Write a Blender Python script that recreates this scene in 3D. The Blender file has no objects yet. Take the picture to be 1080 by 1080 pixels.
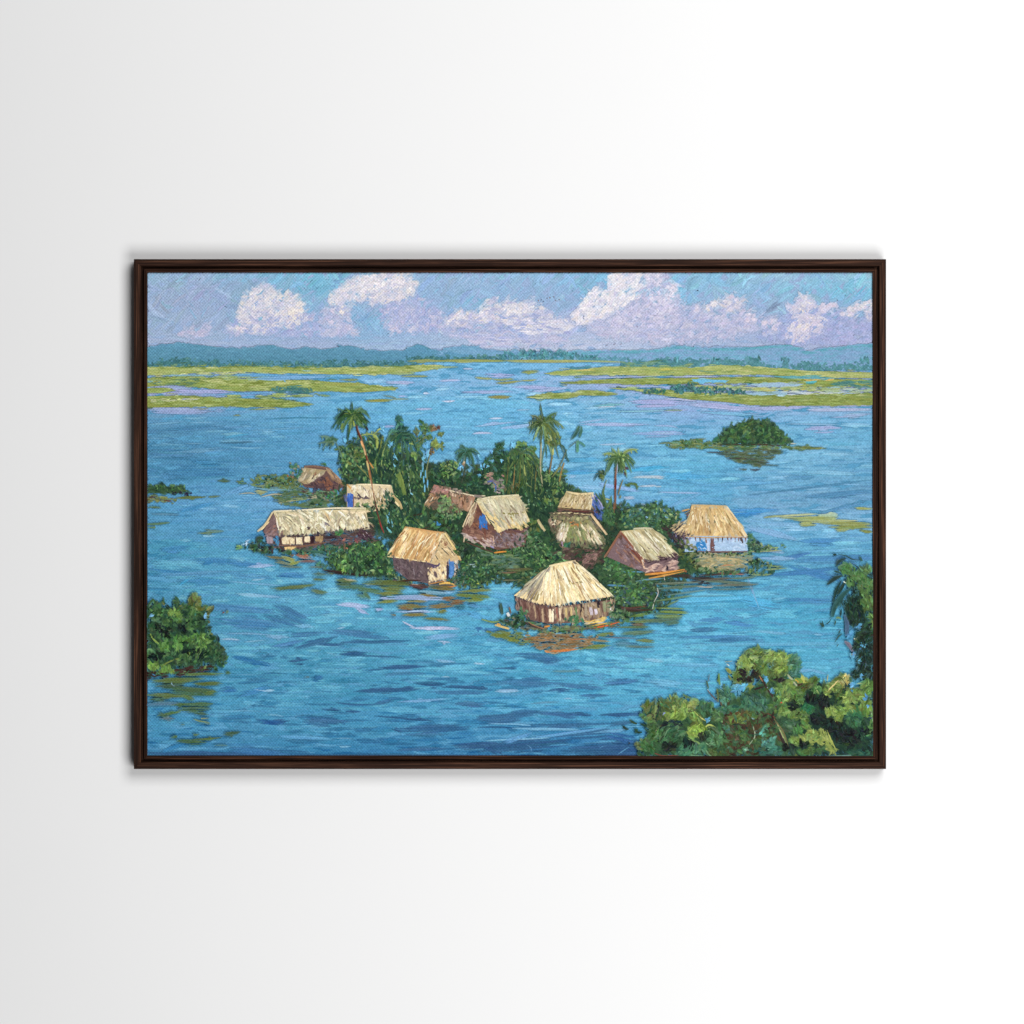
# Framed oil painting of a lake village hanging on a white wall.
import bpy, math, random
import numpy as np

random.seed(7)
RNG = np.random.default_rng(7)
SC = bpy.context.scene
COL = SC.collection

# ------------------------------------------------------------------ sizes (metres; 1 photo pixel is about 1 mm on the wall)
CAM_D = 4.0                      # camera distance from the wall
EYE_Z = 1.5
FRAME_D = 0.0225                 # how far the frame stands off the wall
CANVAS_D = 0.0170                # front of the canvas
OUT_W, OUT_H = 0.3945, 0.2674    # outer half sizes of the frame
RAIL_W = 0.0140
CX, CY = 537.85, 542.2           # centre of the picture in photo pixels
CAN_W, CAN_H = OUT_W - RAIL_W + 0.0003, OUT_H - RAIL_W + 0.0003
PX = 0.9958e-3

def lin(c):
    c = np.asarray(c, float) / 255.0
    return np.where(c <= 0.04045, c / 12.92, ((c + 0.055) / 1.055) ** 2.4)

# ------------------------------------------------------------------ node helpers
def new_mat(name):
    m = bpy.data.materials.new(name)
    m.use_nodes = True
    nt = m.node_tree
    return m, nt, nt.nodes['Principled BSDF']

def nd(nt, typ, **kw):
    n = nt.nodes.new(typ)
    for k, v in kw.items():
        if k in n.inputs:
            n.inputs[k].default_value = v
        else:
            setattr(n, k, v)
    return n

# ------------------------------------------------------------------ paint engine: every brush stroke is a thin ridged ribbon of paint
PARTS = {}
ORDER = []
CUR = [None]
ZC = [0.0]          # height of the next stroke above the canvas (metres)
DZ = 0.5e-7
RELIEF = 0.45
FRAME_FADE = 1.0

class Buf:
    def __init__(self, name, label):
        self.name, self.label = name, label
        self.v, self.c, self.f, self.n = [], [], [], 0
        self.polys = []

def part(name, label=None):
    b = Buf(name, label)
    ORDER.append(b)
    CUR[0] = b
    return b

def use(b):
    CUR[0] = b

def layer(dz=0.00003):
    ZC[0] += min(dz, 0.00003)

_BASIS = {}
# what is already on the canvas, one colour per photo pixel: every new stroke picks up some of the wet paint under it
BX, BY, BW, BH = 148, 278, 784, 528
WET = np.ones((BH, BW, 3)) * np.array((150.0, 175.0, 212.0))
def wet_index(p):
    return (np.clip(np.rint(p[..., 1] - BY).astype(int), 0, BH - 1), np.clip(np.rint(p[..., 0] - BX).astype(int), 0, BW - 1))

def catmull(p, n):
    """smooth curve of n points through p (the weights are cached: the curve is linear in p)."""
    p = np.asarray(p, float)
    m = len(p)
    B = _BASIS.get((m, n))
    if B is None:
        E = np.eye(m)
        q = np.vstack([2 * E[0] - E[1], E, 2 * E[-1] - E[-2]])
        rows = []
        for t in np.linspace(0, m - 1 - 1e-6, n):
            i = int(t); u = t - i
            a, b, c, d = q[i], q[i + 1], q[i + 2], q[i + 3]
            rows.append(0.5 * (2 * b + (c - a) * u + (2 * a - 5 * b + 4 * c - d) * u * u + (3 * b - a - 3 * c + d) * u ** 3))
        B = _BASIS[(m, n)] = np.array(rows)
    return B @ p

def st(pts, w, col, jit=9, taper=(0.35, 0.35), relief=0.22, ragged=0.5, col2=None, prof=None, seg=None, opac=0.92, soft=0.5):
    """one brush stroke along pts (photo pixels), w = full width in pixels."""
    b = CUR[0]
    p = np.asarray(pts, float)
    L = float(np.sum(np.hypot(*np.diff(p, axis=0).T))) + 1e-6
    n = seg or int(min(14, max(4, L / 3.5 + 2)))
    k = int(min(6, max(2, round(w / 1.3)))) + 1
    q = catmull(p, n)
    t = np.gradient(q, axis=0)
    t /= (np.hypot(t[:, 0], t[:, 1])[:, None] + 1e-9)
    nrm = np.stack([-t[:, 1], t[:, 0]], 1)
    s = np.linspace(0, 1, n)
    if prof is None:
        a0, a1 = taper
        wp = np.clip(np.minimum(s / max(a0, 1e-3), (1 - s) / max(a1, 1e-3)), 0, 1)
        wp = 0.32 + 0.68 * np.sqrt(wp)
        if a0 <= 0: wp[: n // 2] = 1
        if a1 <= 0: wp[n // 2:] = 1
    else:
        wp = np.interp(s, np.linspace(0, 1, len(prof)), prof)
    wp = wp * (1 + RNG.normal(0, 0.06, n))
    u = np.linspace(-1, 1, k)
    pos = q[:, None, :] + nrm[:, None, :] * (u[None, :, None] * (w * 0.5) * wp[:, None, None])
    rg = RNG.uniform(-1, 1, k) * ragged * min(w, L * 0.5) * 0.6
    rg2 = RNG.uniform(-1, 1, k) * ragged * min(w, L * 0.5) * 0.6
    e0 = np.clip(1 - s * 3, 0, 1)[:, None]; e1 = np.clip(s * 3 - 2, 0, 1)[:, None]
    pos = pos + t[:, None, :] * (e0 * rg[None] + e1 * rg2[None])[:, :, None]
    h = relief * RELIEF * 1e-3 * ((1 - u[None, :] ** 2) * 0.6 + RNG.uniform(-0.35, 0.35, k)[None, :] + RNG.uniform(-0.22, 0.22, (n, k)))
    h = h * (0.4 + 0.6 * np.minimum(1, wp))[:, None] * min(1, w / 2.5)
    c = np.asarray(col, float)[None, None, :] * np.ones((n, k, 1))
    if col2 is not None:
        m = RNG.uniform(0, 1, k)[None, :, None] * 0.8
        c = c * (1 - m) + np.asarray(col2, float) * m
    c = c + RNG.normal(0, jit * 0.55, (1, k, 1)) + RNG.normal(0, jit * 0.25, (1, k, 3)) + RNG.normal(0, jit * 0.45, (n, k, 1))
    al = opac * (1 - soft * np.abs(u[None, :]) ** 3) * (1 - soft * np.abs(2 * s[:, None] - 1) ** 5)
    if k == 3: al = opac * (1 - 0.8 * soft * np.abs(u[None, :])) * (1 - soft * np.abs(2 * s[:, None] - 1) ** 5)
    al = al[:, :, None]
    c = np.clip(c * al + WET[wet_index(pos)] * (1 - al), 4, 250)
    for t_ in (0.0, 0.34, 0.67):
        q_ = pos[:-1] * (1 - t_) + pos[1:] * t_
        WET[wet_index(q_)] = c[:-1] * (1 - t_) + c[1:] * t_
    b.v.append((pos.reshape(-1, 2), (ZC[0] + h).reshape(-1)))
    b.c.append(c.reshape(-1, 3))
    i = np.arange(n - 1)[:, None] * k + np.arange(k - 1)[None, :]
    f = np.stack([i, i + 1, i + k + 1, i + k], -1).reshape(-1, 4) + b.n
    b.f.append(f)
    b.n += n * k
    ZC[0] += DZ

def poly(pts, col, jit=0):
    """flat underpaint patch."""
    b = CUR[0]
    p = np.asarray(pts, float)
    b.v.append((p, np.full(len(p), ZC[0])))
    b.c.append(np.clip(np.asarray(col, float)[None] + RNG.normal(0, jit, (len(p), 1)), 4, 250) * np.ones((len(p), 3)))
    b.polys.append(list(range(b.n, b.n + len(p))))
    b.n += len(p)
    x0, y0 = np.maximum(np.floor(p.min(0)), (BX, BY)).astype(int); x1, y1 = np.minimum(np.ceil(p.max(0)), (BX + BW - 1, BY + BH - 1)).astype(int)
    gx, gy = np.meshgrid(np.arange(x0, x1 + 1), np.arange(y0, y1 + 1))
    mk = inside(np.stack([gx.ravel(), gy.ravel()], 1).astype(float), p).reshape(gx.shape)
    WET[gy[mk] - BY, gx[mk] - BX] = np.asarray(col, float)
    ZC[0] += 0.6e-5

def inside(pts, P):
    P = np.asarray(P, float); x, y = pts[:, 0], pts[:, 1]
    r = np.zeros(len(pts), bool)
    x0, y0 = P[:, 0], P[:, 1]; x1, y1 = np.roll(x0, -1), np.roll(y0, -1)
    for a, b_, c, d in zip(x0, y0, x1, y1):
        if b_ == d: continue
        m = ((b_ > y) != (d > y)) & (x < (c - a) * (y - b_) / (d - b_) + a)
        r ^= m
    return r

def sample(P, n):
    P = np.asarray(P, float)
    lo, hi = P.min(0), P.max(0)
    out = np.zeros((0, 2))
    for _ in range(60):
        q = RNG.uniform(lo, hi, (n * 3, 2))
        out = np.vstack([out, q[inside(q, P)]])
        if len(out) >= n: break
    return out[:n]

def pick(pal):
    return pal[int(RNG.integers(len(pal)))]

def area(P):
    P = np.asarray(P, float); x, y = P[:, 0], P[:, 1]
    return abs(np.dot(x, np.roll(y, -1)) - np.dot(y, np.roll(x, -1))) / 2

def fill(P, col, L=(8, 16), W=(2, 4), ang=(0, 8), cover=2.2, jit=9, curve=0.1, under=None, relief=0.22, n=None, mix=0.35, shrink=0.0, taper=(0.35, 0.35)):
    """cover a polygon with strokes. col: palette list or function(x, y). ang: (mean, spread) degrees, or function(x, y)."""
    Pm = np.asarray(P, float)
    if under is not None:
        loose = W[1] >= 3 and L[1] <= 16
        poly(Pm.mean(0) + (Pm - Pm.mean(0)) * 0.86 if loose else Pm, under)
    elif not callable(col) and area(P) < 200 and shrink and W[1] < 3:
        ZC[0] += 0.00002
        poly(Pm, np.mean(np.array(col, float), 0))
    if n is None:
        n = int(cover * area(P) / (0.5 * (L[0] + L[1]) * 0.5 * (W[0] + W[1]))) + 1
    for x, y in sample(Pm, n):
        l = RNG.uniform(*L); w = RNG.uniform(*W)
        if callable(ang): a = ang(x, y)
        else: a = RNG.normal(ang[0], ang[1])
        a = math.radians(a)
        dx, dy = math.cos(a) * l / 2, math.sin(a) * l / 2
        c = col(x, y) if callable(col) else pick(col)
        c2 = None
        if RNG.random() < mix:
            c2 = col(x + 14, y + 4) if callable(col) else pick(col)
        k = RNG.normal(0, curve) * l
        if shrink and RNG.random() < .75:
            e = np.array([[x - dx, y - dy], [x + dx, y + dy]])
            ins = inside(e, Pm)
            if not ins.all():
                dx *= shrink; dy *= shrink
                if not inside(np.array([[x - dx, y - dy], [x + dx, y + dy]]), Pm).all():
                    dx *= 0.6; dy *= 0.6
                    w *= 0.75
        st([(x - dx, y - dy), (x - math.sin(a) * k, y + math.cos(a) * k), (x + dx, y + dy)], w, c, jit=jit, col2=c2, relief=relief, taper=taper)

def hs(x0, y0, x1, y1, w, col, jit=7, bow=0.6, **kw):
    """a long near-horizontal stroke."""
    L = abs(x1 - x0)
    if w < 2.6 or L < 9:
        m = ((x0 + x1) / 2 + RNG.normal(0, 2), (y0 + y1) / 2 + RNG.normal(0, bow))
        st([(x0, y0), m, (x1, y1)], w, col, jit=jit, **kw)
        return
    # a loaded flat brush: many bristle trails that start and stop raggedly
    n = int(w * 1.5 + L * w / 55) + 2
    for k in range(n):
        v = float(np.clip(RNG.normal(0, .6), -1.25, 1.25))
        half = math.sqrt(max(0.05, 1 - v * v * 0.8))
        a = 0.5 - 0.5 * half + RNG.uniform(-.14, .40) * (1 if k > 1 else 0)
        b = 0.5 + 0.5 * half - RNG.uniform(-.14, .40) * (1 if k > 1 else 0)
        if b - a < .12: continue
        ya = y0 + (y1 - y0) * a + v * w * .5; yb = y0 + (y1 - y0) * b + v * w * .5
        c = np.asarray(col, float) + RNG.normal(0, jit * .7) + RNG.normal(0, jit * .3, 3)
        st([(x0 + (x1 - x0) * a, ya), (x0 + (x1 - x0) * (a + b) / 2, (ya + yb) / 2 + RNG.normal(0, bow * .6)), (x0 + (x1 - x0) * b, yb)], RNG.uniform(.8, 1.8), c, jit=jit, **kw)

def dab(x, y, r, col, a=None, jit=10, asp=1.4, relief=0.35, **kw):
    a = RNG.uniform(0, math.pi) if a is None else math.radians(a)
    dx, dy = math.cos(a) * r * asp, math.sin(a) * r * asp
    st([(x - dx, y - dy), (x + RNG.normal(0, .2 * r), y + RNG.normal(0, .2 * r)), (x + dx, y + dy)], r * 2, col, jit=jit, relief=relief, taper=(.5, .5), soft=.35 if r > 1.1 else .12, **kw)

def shade(c):
    # pigment mixed a little lighter or darker from touch to touch
    c = np.asarray(c, float)
    if c[1] > 118 and c[2] < 100: c = c * np.array((.79, .89, .96))
    return c * RNG.normal(1.0, 0.13) + RNG.normal(0, 5, 3)

def leaves(P, pal, r=(1.0, 2.2), cover=1.6, jit=12, ang=None, asp=(1.0, 2.0), n=None):
    if n is None:
        rr = 0.5 * (r[0] + r[1])
        n = int(1.5 * cover * area(P) / (4 * rr * rr * 1.4)) + 1
    for x, y in sample(P, n):
        a = None if ang is None else RNG.normal(ang[0], ang[1])
        dab(x, y, RNG.uniform(*r) * RNG.uniform(.7, 1.15), shade(pick(pal)), a=a, jit=jit, asp=RNG.uniform(*asp))

def clump(x, y, rx, ry, pal, n, r=(1.0, 2.0), jit=12, ang=None, asp=(1.0, 2.4)):
    if ang is None and rx * ry > 8:
        ang = (RNG.uniform(20, 160), 38)
    for _ in range(int(n * 1.35) + 1):
        t = RNG.uniform(0, 2 * math.pi); d = math.sqrt(RNG.random())
        dab(x + rx * d * math.cos(t), y + ry * d * math.sin(t), RNG.uniform(*r) * RNG.uniform(.65, 1.2), shade(pick(pal)), a=None if ang is None else RNG.normal(*ang), jit=jit, asp=RNG.uniform(*asp))

def grid(xs, ys, tab):
    T = np.array(tab, float)
    def f(x, y):
        i = int(np.clip(np.searchsorted(xs, x) - 1, 0, len(xs) - 2)); j = int(np.clip(np.searchsorted(ys, y) - 1, 0, len(ys) - 2))
        u = min(1, max(0, (x - xs[i]) / (xs[i + 1] - xs[i]))); v = min(1, max(0, (y - ys[j]) / (ys[j + 1] - ys[j])))
        return (T[j, i] * (1 - u) + T[j, i + 1] * u) * (1 - v) + (T[j + 1, i] * (1 - u) + T[j + 1, i + 1] * u) * v
    return f

def thatch(A, B, C, D, pal, n, W=(1.4, 2.6), under=None, lenf=(0.25, 0.6), jit=14, spill=0.05, hi=None, nhi=0):
    """thatched roof face: ridge A-B, eave D-C; strokes run from ridge to eave."""
    A, B, C, D = (np.asarray(q, float) for q in (A, B, C, D))
    if under is not None:
        poly([A, B, C, D], under)
    def at(u, v):
        return (A * (1 - u) + B * u) * (1 - v) + (D * (1 - u) + C * u) * v
    for k in range(n + nhi):
        broad = k < n * .55
        u = RNG.uniform(0.0, 1.0); l = RNG.uniform(*lenf); v = RNG.uniform(-0.02, 1 + spill - l)
        du = RNG.normal(0, 0.035)
        w = RNG.uniform(*W) * (1.9 if broad else .95)
        if broad: u = .04 + .92 * u
        c = np.asarray(pick(pal) if k < n else pick(hi), float) * np.array((.975, 1.0, 1.07)) * RNG.normal(1, .09)
        if RNG.random() < .13: c = c * np.array((.66, .58, .52)); w *= .6
        elif RNG.random() < .10: c = c * .5 + np.array((248, 240, 214)) * .5; w *= .9
        st([at(u, v), at(u + du, v + l / 2), at(u + du * 1.5, v + l)], w, c, jit=jit, relief=0.4, taper=(.2, .3))

def frond(p0, p1, droop, w, col, col2=None, nleaf=6, ll=5, jit=10, hang=80):
    """palm frond: bent rib with hanging leaflets."""
    w *= 1.25; nleaf += 1; ll *= 1.12
    p0 = np.asarray(p0, float); p1 = np.asarray(p1, float)
    m = (p0 + p1) / 2 - np.array([0, droop])
    st([p0, m, p1], w, col, jit=jit, relief=0.4, prof=[.7, 1, .8, .25], col2=col2)
    c = catmull([p0, m, p1], nleaf + 2)[1:-1]
    for q in c:
        if ll <= 0: break
        a = math.radians(RNG.normal(hang, 18)); l = ll * RNG.uniform(.6, 1.2)
        sx = np.sign(p1[0] - p0[0] + 1e-3) * 0.35
        e = q + np.array([math.cos(a) * l + sx * l, math.sin(a) * l])
        st([q, e], w * .6, col if RNG.random() < .6 or col2 is None else col2, jit=jit, relief=0.3, prof=[.8, .8, .25])

def line(pts, w, col, jit=8, relief=0.3, **kw):
    st(pts, w, col, jit=jit, relief=relief, prof=kw.pop('prof', [.8, 1, .8]), ragged=0.2, opac=.98, soft=.2, **kw)

def fringe(P, pal, r=(.8, 1.6), step=2.2, out=1.6):
    """leaf touches along an outline so that it never reads as a cut edge."""
    P = np.asarray(P, float); c = P.mean(0)
    for a, b in zip(P, np.roll(P, -1, 0)):
        n = int(np.hypot(*(b - a)) / step) + 1
        for k in range(n):
            q = a + (b - a) * RNG.random()
            if q[0] < 154 or q[0] > 921 or q[1] > 797: continue
            d = (q - c) / (np.hypot(*(q - c)) + 1e-6)
            q = q + d * RNG.normal(.3, out)
            dab(q[0], q[1], RNG.uniform(*r), shade(pick(pal)), asp=RNG.uniform(1, 2.2))

# ------------------------------------------------------------------ materials
def paint_material(name, WEAVE):
    m, nt, bs = new_mat(name)
    at = nd(nt, 'ShaderNodeAttribute', attribute_name='pigment')
    tc = nd(nt, 'ShaderNodeTexCoord')
    # bristle speckle in the pigment
    no = nd(nt, 'ShaderNodeTexNoise', Scale=520.0, Detail=2.0)
    nt.links.new(tc.outputs['Object'], no.inputs['Vector'])
    mr = nd(nt, 'ShaderNodeMapRange')
    mr.inputs['From Min'].default_value = 0.3; mr.inputs['From Max'].default_value = 0.7
    mr.inputs['To Min'].default_value = 0.86; mr.inputs['To Max'].default_value = 1.14
    nt.links.new(no.outputs['Fac'], mr.inputs['Value'])
    mx = nd(nt, 'ShaderNodeMix', data_type='RGBA', blend_type='MULTIPLY')
    mx.inputs[0].default_value = 1.0
    nt.links.new(at.outputs['Color'], mx.inputs[6]); nt.links.new(mr.outputs['Result'], mx.inputs[7])
    nt.links.new(mx.outputs[2], bs.inputs['Base Color'])
    bs.inputs['Roughness'].default_value = 0.55
    bs.inputs['Specular IOR Level'].default_value = 0.05
    # canvas weave showing through the paint
    sp = nd(nt, 'ShaderNodeSeparateXYZ')
    nt.links.new(tc.outputs['Object'], sp.inputs[0])
    def wave(ax, k):
        a = nd(nt, 'ShaderNodeMath', operation='MULTIPLY'); nt.links.new(ax, a.inputs[0]); a.inputs[1].default_value = k
        s = nd(nt, 'ShaderNodeMath', operation='SINE'); nt.links.new(a.outputs[0], s.inputs[0])
        return s.outputs[0]
    def comb(op, x, y):
        a = nd(nt, 'ShaderNodeMath', operation=op); nt.links.new(x, a.inputs[0]); nt.links.new(y, a.inputs[1]); return a.outputs[0]
    K = 2 * math.pi / 0.0034
    s1 = wave(sp.outputs[0], K)
    s2 = wave(sp.outputs[2], K)
    wv = comb('MULTIPLY', s1, s2)
    n2 = nd(nt, 'ShaderNodeTexNoise', Scale=900.0, Detail=1.0)
    nt.links.new(tc.outputs['Object'], n2.inputs['Vector'])
    sc = nd(nt, 'ShaderNodeMath', operation='MULTIPLY'); nt.links.new(wv, sc.inputs[0]); sc.inputs[1].default_value = WEAVE
    hh = comb('ADD', sc.outputs[0], n2.outputs['Fac'])
    bp = nd(nt, 'ShaderNodeBump', Strength=1.0, Distance=BUMP)
    nt.links.new(hh, bp.inputs['Height'])
    nt.links.new(bp.outputs['Normal'], bs.inputs['Normal'])
    return m
# ------------------------------------------------------------------ light and pigment settings
LAMPS = [('softbox_lamp', (1.04, -2.75, 1.5 + 1.44), 1.78, 1.85, 85), ('softbox_lamp', (1.04, -2.75, 1.5 - 1.44), 1.78, 1.85, 85)]
WORLD = 0.05
WOOD_K = 0.62

BUMP = 0.00045
def PIGMENT_DELIGHT_K(x):
    # pigment brightened to the left, darkened to the right, to cancel the lamps' falloff
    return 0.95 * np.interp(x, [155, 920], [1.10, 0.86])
# ------------------------------------------------------------------ THE PAINTING (all coordinates are photo pixels)
X0, X1, Y0, Y1 = 153, 923, 285, 799
SKYX = [155, 215, 275, 335, 395, 455, 515, 575, 635, 695, 755, 815, 875, 920]
SKYY = [288, 305, 322, 340, 355, 368]
SKY = grid(SKYX, SKYY, [
 [(142,175,205),(140,170,208),(125,175,212),(112,180,215),(135,180,218),(140,178,218),(140,178,216),(140,178,218),(125,180,222),(150,190,225),(130,185,222),(150,190,222),(140,185,222),(150,190,220)],
 [(145,168,205),(148,165,205),(140,170,208),(115,175,212),(140,175,215),(145,172,215),(145,175,218),(140,172,215),(130,175,220),(115,182,225),(140,180,220),(135,180,220),(125,185,222),(120,188,222)],
 [(148,165,205),(150,165,205),(135,168,208),(130,168,210),(150,175,215),(140,172,215),(130,175,215),(145,170,215),(140,170,215),(150,180,220),(145,175,218),(150,175,215),(140,175,218),(128,178,218)],
 [(140,165,200),(155,170,208),(140,170,210),(150,170,215),(122,170,215),(150,165,212),(160,175,218),(165,175,218),(165,175,220),(165,172,218),(160,172,215),(155,170,212),(155,168,212),(155,170,215)],
 [(155,168,208),(155,172,210),(150,172,212),(150,165,210),(135,172,215),(155,175,215),(165,182,220),(180,185,220),(175,185,222),(165,180,220),(160,175,218),(160,172,215),(165,172,215),(170,175,215)],
 [(160,172,208),(160,172,210),(155,172,212),(160,172,212),(155,178,215),(160,180,218),(170,185,220),(185,190,220),(185,190,222),(170,182,218),(165,175,215),(165,175,215),(165,172,215),(175,178,215)]])

SKY0 = SKY
def SKY(x, y):
    return SKY0(x, y) * .96 + np.array((8, 12, 5))
part('painted_sky', 'pale blue and lavender painted sky laid in with slanting strokes')
poly([(X0, Y0), (X1, Y0), (X1, 374), (X0, 374)], (150, 175, 212))
def sky_ang(x, y):
    if y > 350: return RNG.normal(0, 8)
    return RNG.choice([-48, -40, 42, -35]) + RNG.normal(0, 10)
fill([(X0, Y0), (X1, Y0), (X1, 372), (X0, 372)], SKY, L=(9, 22), W=(3, 6), ang=sky_ang, cover=1.8, jit=7, relief=0.26)
fill([(X0, Y0), (X1, Y0), (X1, 350), (X0, 350)], lambda x, y: SKY(x, y) * RNG.normal(1, .035) + RNG.normal(0, 3.5, 3), L=(12, 26), W=(4, 8), ang=sky_ang, cover=1.1, jit=8, relief=0.4, curve=.12)
fill([(X0, 350), (X1, 350), (X1, 371), (X0, 371)], SKY, L=(12, 32), W=(1.6, 3), ang=(0, 4), cover=1.2, jit=7, relief=0.26)
for _ in range(240):   # stray bluer and pinker touches
    x, y = RNG.uniform(X0, X1), RNG.uniform(Y0, 350)
    c = SKY(x, y) + np.array(random.choice([(-16, 2, 4), (14, 4, 4), (10, -2, 4), (-10, 6, 6)]))
    a = math.radians(sky_ang(x, y)); l = RNG.uniform(4, 9)
    st([(x - l * math.cos(a), y - l * math.sin(a)), (x + l * math.cos(a), y + l * math.sin(a))], RNG.uniform(1.2, 2.8), c, relief=0.3)

# ---------------- clouds
def cloud(label, shapes):
    part('painted_cloud', label)
    layer()
    for P, pal, L, W, ang, cov in shapes:
        fill(P, pal, L=L, W=(W[0] + 1.4, W[1] + 2.6), ang=ang, cover=cov * 1.5, jit=9, relief=0.26, curve=.1, mix=.6)
        # edges scumbled into the sky
        Q = np.asarray(P, float); m = np.mean(np.array(pal, float), 0)
        for a, b_ in zip(Q, np.roll(Q, -1, 0)):
            for k in range(int(np.hypot(*(b_ - a)) / 3.2) + 1):
                q = a + (b_ - a) * RNG.random() + RNG.normal(0, 1.6, 2)
                if q[1] > 366 or q[1] < 289: continue
                t = RNG.uniform(.35, .75)
                g = math.radians(an(0, 0)); l = RNG.uniform(2, 5)
                st([q - np.array([math.cos(g), math.sin(g)]) * l, q + np.array([math.cos(g), math.sin(g)]) * l], RNG.uniform(1.4, 3), m * t + SKY(*q) * (1 - t), relief=.2, jit=7)
    layer()
WHT = [(213,208,217),(220,213,217),(203,201,217),(224,217,217),(195,195,217)]
BRT = [(232,226,230),(228,222,229),(236,229,230),(219,215,228),(206,204,224)]
WRM = [(226,216,214),(230,219,212),(222,210,210)]
LAV = [(178,182,213),(187,187,214),(170,178,212),(194,191,215)]
BLV = [(160,170,214),(166,176,216),(154,170,214),(172,178,216)]
PNK = [(214,204,222),(220,208,222),(206,200,222)]
an = lambda x, y: RNG.choice([-42, -25, 35, 5, -60]) + RNG.normal(0, 14)
S, M_, Lg = ((4, 9), (2, 3.6)), ((6, 13), (2.2, 4.4)), ((9, 18), (3, 5))
cA = [(278.5,299),(291,306),(302,308),(313.7,311),(319,326),(326,333),(315.5,341),(303,347),(291,346),(280,350),(256,349),(238,347),(254,341.6),(251,327),(256,318),(263,312),(270,308)]
cloud('white heap of cloud at the left of the painted sky', [
 ([(236,345),(256,335),(300,334),(345,330),(370,345),(360,353),(300,353),(240,352)], BLV + LAV, *M_, an, 1.6),
 (cA, WHT, *M_, an, 2.6),
 ([(255,312),(278,300),(290,308),(284,322),(262,326)], WHT + BRT, *S, an, 1.0),
 ([(302,314),(314,312),(319,327),(311,337),(303,328)], WRM, *S, an, 1.6),
 ([(262,337),(275,325),(287,333),(292,344),(270,343)], LAV, *S, an, 1.7),
 ([(292,320),(300,318),(302,340),(292,338)], LAV + WHT, *S, an, 1.1),
 ([(278,345),(293,345),(296,350),(280,352)], BLV, *S, an, 1.8),
 ([(240,346),(280,346),(278,350),(250,349)], PNK + WHT, *S, (2, 8), 1.3),
 ([(188,352),(200,346),(224,345),(216,355),(196,355)], [(186,184,212),(194,190,213),(176,180,212)], *S, (-8, 12), 1.8),
])
cloud('bright white cloud with lavender underside left of centre', [
 ([(340,328),(352,318),(368,326),(372,345),(378,353),(345,351)], LAV + [(196,196,219)], *M_, an, 2.2),
 ([(395,322),(439,312),(452,318),(471,331),(463,347),(440,350),(411,348),(402,335)], BLV + LAV, *M_, an, 2.4),
 ([(405,325),(435,318),(446,335),(440,344),(412,344)], [(184,186,217),(176,181,216)], *M_, an, 1.2),
 ([(362,300),(377,292),(404,288),(429,289),(439,299),(434,312),(415,317),(395,322),(381,315),(363,326),(347,318),(354,308)], WHT, *M_, an, 2.4),
 ([(377,293),(404,288),(428,291),(425,302),(400,306),(382,314),(376,304)], BRT, *S, an, 1.8),
 ([(385,303),(410,303),(412,315),(395,321)], WHT + LAV, *S, an, 1.3),
 ([(410,295),(428,291),(438,299),(434,311),(428,308),(428,298)], WRM + BRT, *S, an, 1.5),
 ([(350,312),(362,302),(372,305),(366,320),(352,319)], [(206,206,223),(200,200,222),(215,210,222)], *S, an, 1.6),
 ([(360,322),(364,322),(362,334),(359,330)], WRM, (3, 6), (1.2, 2), (80, 12), 1.6),
 ([(342,330),(352,326),(352,338),(345,342)], PNK, *S, an, .7),
 ([(405,338),(415,343),(440,345),(438,350),(412,349)], [(204,200,220),(196,192,219)], *S, (0, 15), .9),
])
cloud('low drift of white cloud at the centre of the painted sky', [
 ([(466,346),(480,338),(510,334),(560,330),(600,345),(600,360),(500,358),(470,352)], BLV + LAV, *M_, (0, 12), 1.8),
 ([(464,345),(474,336),(485,327),(497,331),(508,326),(514,318),(522,316),(530,321),(540,315),(550,320),(560,315),(567,322),(585,333),(603,339),(598,346),(570,346),(540,340),(510,339),(480,344)], WHT + LAV, *M_, (-5, 22), 2.2),
 ([(466,344),(474,336),(486,327),(498,332),(488,337),(476,341)], BRT + WRM, *S, (-25, 14), 1.8),
 ([(500,333),(509,326),(515,319),(517,330),(508,335)], BRT, *S, (-35, 14), 1.5),
 ([(530,325),(540,316),(548,321),(562,316),(564,328),(545,334),(533,332)], WHT + BRT, *S, an, 1.5),
 ([(535,338),(598,338),(606,343),(590,351),(560,352),(540,346)], [(222,218,226),(208,208,225),(214,212,226)], (8, 18), (1.4, 2.4), (3, 5), 1.5),
 ([(470,350),(540,352),(600,358),(600,366),(500,366)], LAV + [(196,198,222)], (8, 22), (1.2, 2.4), (0, 4), 1.0),
])
for x, y in [(571,316),(573,318),(577,315),(580,314),(586,317),(590,316),(584,313),(568,317)]:
    dab(x, y, .7, random.choice([(118,124,142),(140,120,118),(96,110,132)]), a=RNG.normal(20, 30), jit=8)
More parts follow.
